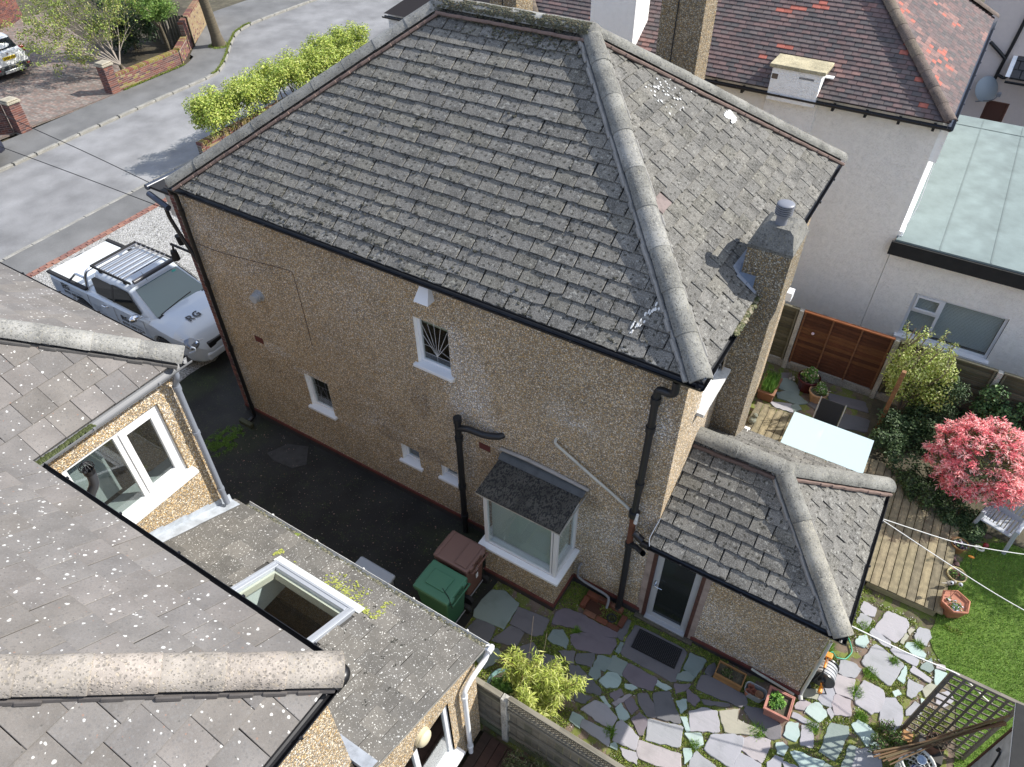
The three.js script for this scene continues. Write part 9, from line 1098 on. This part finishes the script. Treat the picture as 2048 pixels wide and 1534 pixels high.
  put('RG', 0.15, 0.12, 0.80, ink); put('DEVELOPMENTS', 0.050, 0.42, 0.80, grey, fontR); put('0151 440 2714', 0.088, 0.10, 0.66, ink); ['CONVERSIONS', 'EXTENSIONS', 'NEW BUILDS', 'REFURBISHMENTS', 'GENERAL BUILDING'].forEach((s, i) => put(s, 0.036, -0.95 + i * 0.012, 0.84 - i * 0.058, grey, fontR));
  part('swoosh', [flatShape([[-2.55, 0.72], [-2.45, 1.0], [-2.3, 0.92], [-2.2, 1.0], [-2.08, 0.86], [-2.14, 0.72]], (x, y) => [x, y, 0.917]), flatShape([[0.92, 0.62], [1.05, 0.92], [1.12, 0.8], [1.12, 0.55], [1.0, 0.5]], (x, y) => [x, y, 0.922])], mat([0.40, 0.45, 0.52], { roughness: 0.5 }), t);
  { const g = text('RG', 0.2); g.rotateX(-Math.PI / 2); g.rotateY(Math.PI / 2); g.rotateZ(-0.13); g.translate(2.10, 1.175, 0.42); part('lettering', g, ink, t); }
}
function plainCar(name, label, pos, turn, color, o = {}) {
  const t = thing(name, label, 'car', pos, null, true, turn), paint = mat(color, { roughness: 0.3, clearcoat: 1, clearcoatRoughness: 0.05 }), ax = [1.28, -1.27], hR = o.h || 0, arch = (x, b) => { let y = b; for (const a of ax) if (Math.abs(x - a) < 0.40) y = Math.max(y, 0.33 + Math.sqrt(0.16 - (x - a) * (x - a))); return y; };
  const keys = [[-2.14, 0.45, 0.66, 0.72, 0.86], [-2.10, 0.36, 0.80, 0.80, 0.98], [-1.95, 0.32, 0.87, 0.86, 1.03], [-1.2, 0.30, 0.895, 0.90, 1.03], [0.9, 0.28, 0.895, 0.86, 1.0], [1.4, 0.28, 0.88, 0.82, 0.97], [1.85, 0.30, 0.80, 0.74, 0.86], [2.05, 0.30, 0.68, 0.62, 0.70], [2.13, 0.36, 0.5, 0.5, 0.52]], at = x => { let i = 0; while (i < keys.length - 2 && keys[i + 1][0] < x) i++; const a = keys[i], b = keys[i + 1], u = clamp((x - a[0]) / (b[0] - a[0])); return [1, 2, 3, 4].map(k => lerp(a[k], b[k], u) + (k > 2 ? hR : 0)); };
  const xs = new Set(keys.map(k => k[0])); for (const a of ax) for (let i = -10; i <= 10; i++) xs.add(a + 0.399 * Math.sin(i / 10 * Math.PI / 2));
  part('body', creased(loftX([...xs].sort((a, b) => a - b).map(x => { const [b, w, s, y] = at(x), yb = Math.min(arch(x, b), s - 0.05); return [x, [[yb, w - 0.06], [lerp(yb, s, 0.2), w - 0.01], [lerp(yb, s, 0.6), w], [s, w - 0.02], [lerp(s, y, 0.6), w - 0.07], [y, w - 0.16], [y + 0.02, w * 0.5], [y + 0.03, 0]]]; })), 0.5), paint, t);
  const H = o.roof || 1.62, b = 0.96 + hR; part('cabin', cabin([{ x0: -2.02, x1: 1.15, w: 0.80, y: b }, { x0: -1.93, x1: 0.75, w: 0.74, y: lerp(b, H, 0.4) }, { x0: -1.80, x1: 0.42, w: 0.67, y: lerp(b, H, 0.8) }, { x0: -1.66, x1: 0.22, w: 0.61, y: H - 0.05 }, { x0: -1.45, x1: 0.0, w: 0.5, y: H }], 5), paint, t);
  const zz = y => lerp(0.80, 0.67, clamp((y - b) / (H - b) / 0.8)) + 0.012; for (const s of [1, -1]) part('side_window', flatShape([[-1.55, b + 0.1], [0.75, b + 0.06], [0.3, lerp(b, H, 0.78)], [-1.5, lerp(b, H, 0.76)]], (x, y) => [x, y, s * zz(y)]), K.glassCar, t);
  part('rear_window', flatShape([[-0.62, b + 0.10], [0.62, b + 0.10], [0.52, lerp(b, H, 0.78)], [-0.52, lerp(b, H, 0.78)]], (z, y) => [lerp(-2.02, -1.80, clamp((y - b) / (H - b) / 0.8)) - 0.012, y, z]), K.glassCar, t); part('windscreen', flatShape([[-0.66, b + 0.05], [0.66, b + 0.05], [0.55, lerp(b, H, 0.8)], [-0.55, lerp(b, H, 0.8)]], (z, y) => [lerp(1.15, 0.42, clamp((y - b) / (H - b) / 0.8)) + 0.02, y, z]), K.glassCar, t);
  for (const x of ax) for (const s of [1, -1]) wheel(t, x, s * 0.79, 0.34, 0.22, K.alu); part('underbody', bx(-1.9, 1.8, 0.2, 0.4, -0.6, 0.6), K.blackMatt, t);
  return t;
}
{
  const c = plainCar('white_suv', 'white compact SUV seen from behind on the block paved drive', [-35.75, 0.012, -9.08], Math.PI + 0.05, [0.82, 0.83, 0.84], { h: 0.10, roof: 1.66 });
  // in this frame the rear is -x
  part('rear_bumper', rbx(-2.20, -2.0, 0.30, 0.60, -0.84, 0.84, 0.06, 3), mat([0.045, 0.05, 0.055], { roughness: 0.5 }), c); part('skid_plate', rbx(-2.215, -2.1, 0.30, 0.44, -0.45, 0.45, 0.03, 2), K.alu, c);
  for (const s of [1, -1]) { part('tail_light', rbx(-2.10, -1.90, 0.92, 1.16, s * 0.66, s * 0.86, 0.04, 2), mat([0.32, 0.01, 0.015], { roughness: 0.15 }), c); part('reflector', rbx(-2.205, -2.1, 0.46, 0.54, s * 0.60, s * 0.76, 0.02, 2), mat([0.38, 0.01, 0.02], { roughness: 0.2 }), c); }
  const pl = part('number_plate', rbx(-2.165, -2.13, 0.80, 0.93, -0.28, 0.28, 0.004, 1), mat([0.68, 0.50, 0.03], { roughness: 0.4 }), c); const g = text('BX16 UHU', 0.085); g.rotateY(-Math.PI / 2); g.translate(-2.169, 0.825, -0.24); part('lettering', g, K.black, pl); part('badge', cyl([-2.13, 1.03, 0], [-2.15, 1.03, 0], 0.05, 0.05, 18), K.chrome, c);
  const d = plainCar('dark_car', 'dark navy car whose corner shows at the left edge of the picture', [-27.1, 0, -2.45], Math.PI / 2, [0.012, 0.015, 0.035], { roof: 1.5 });
}
renderer.render(scene, camera);
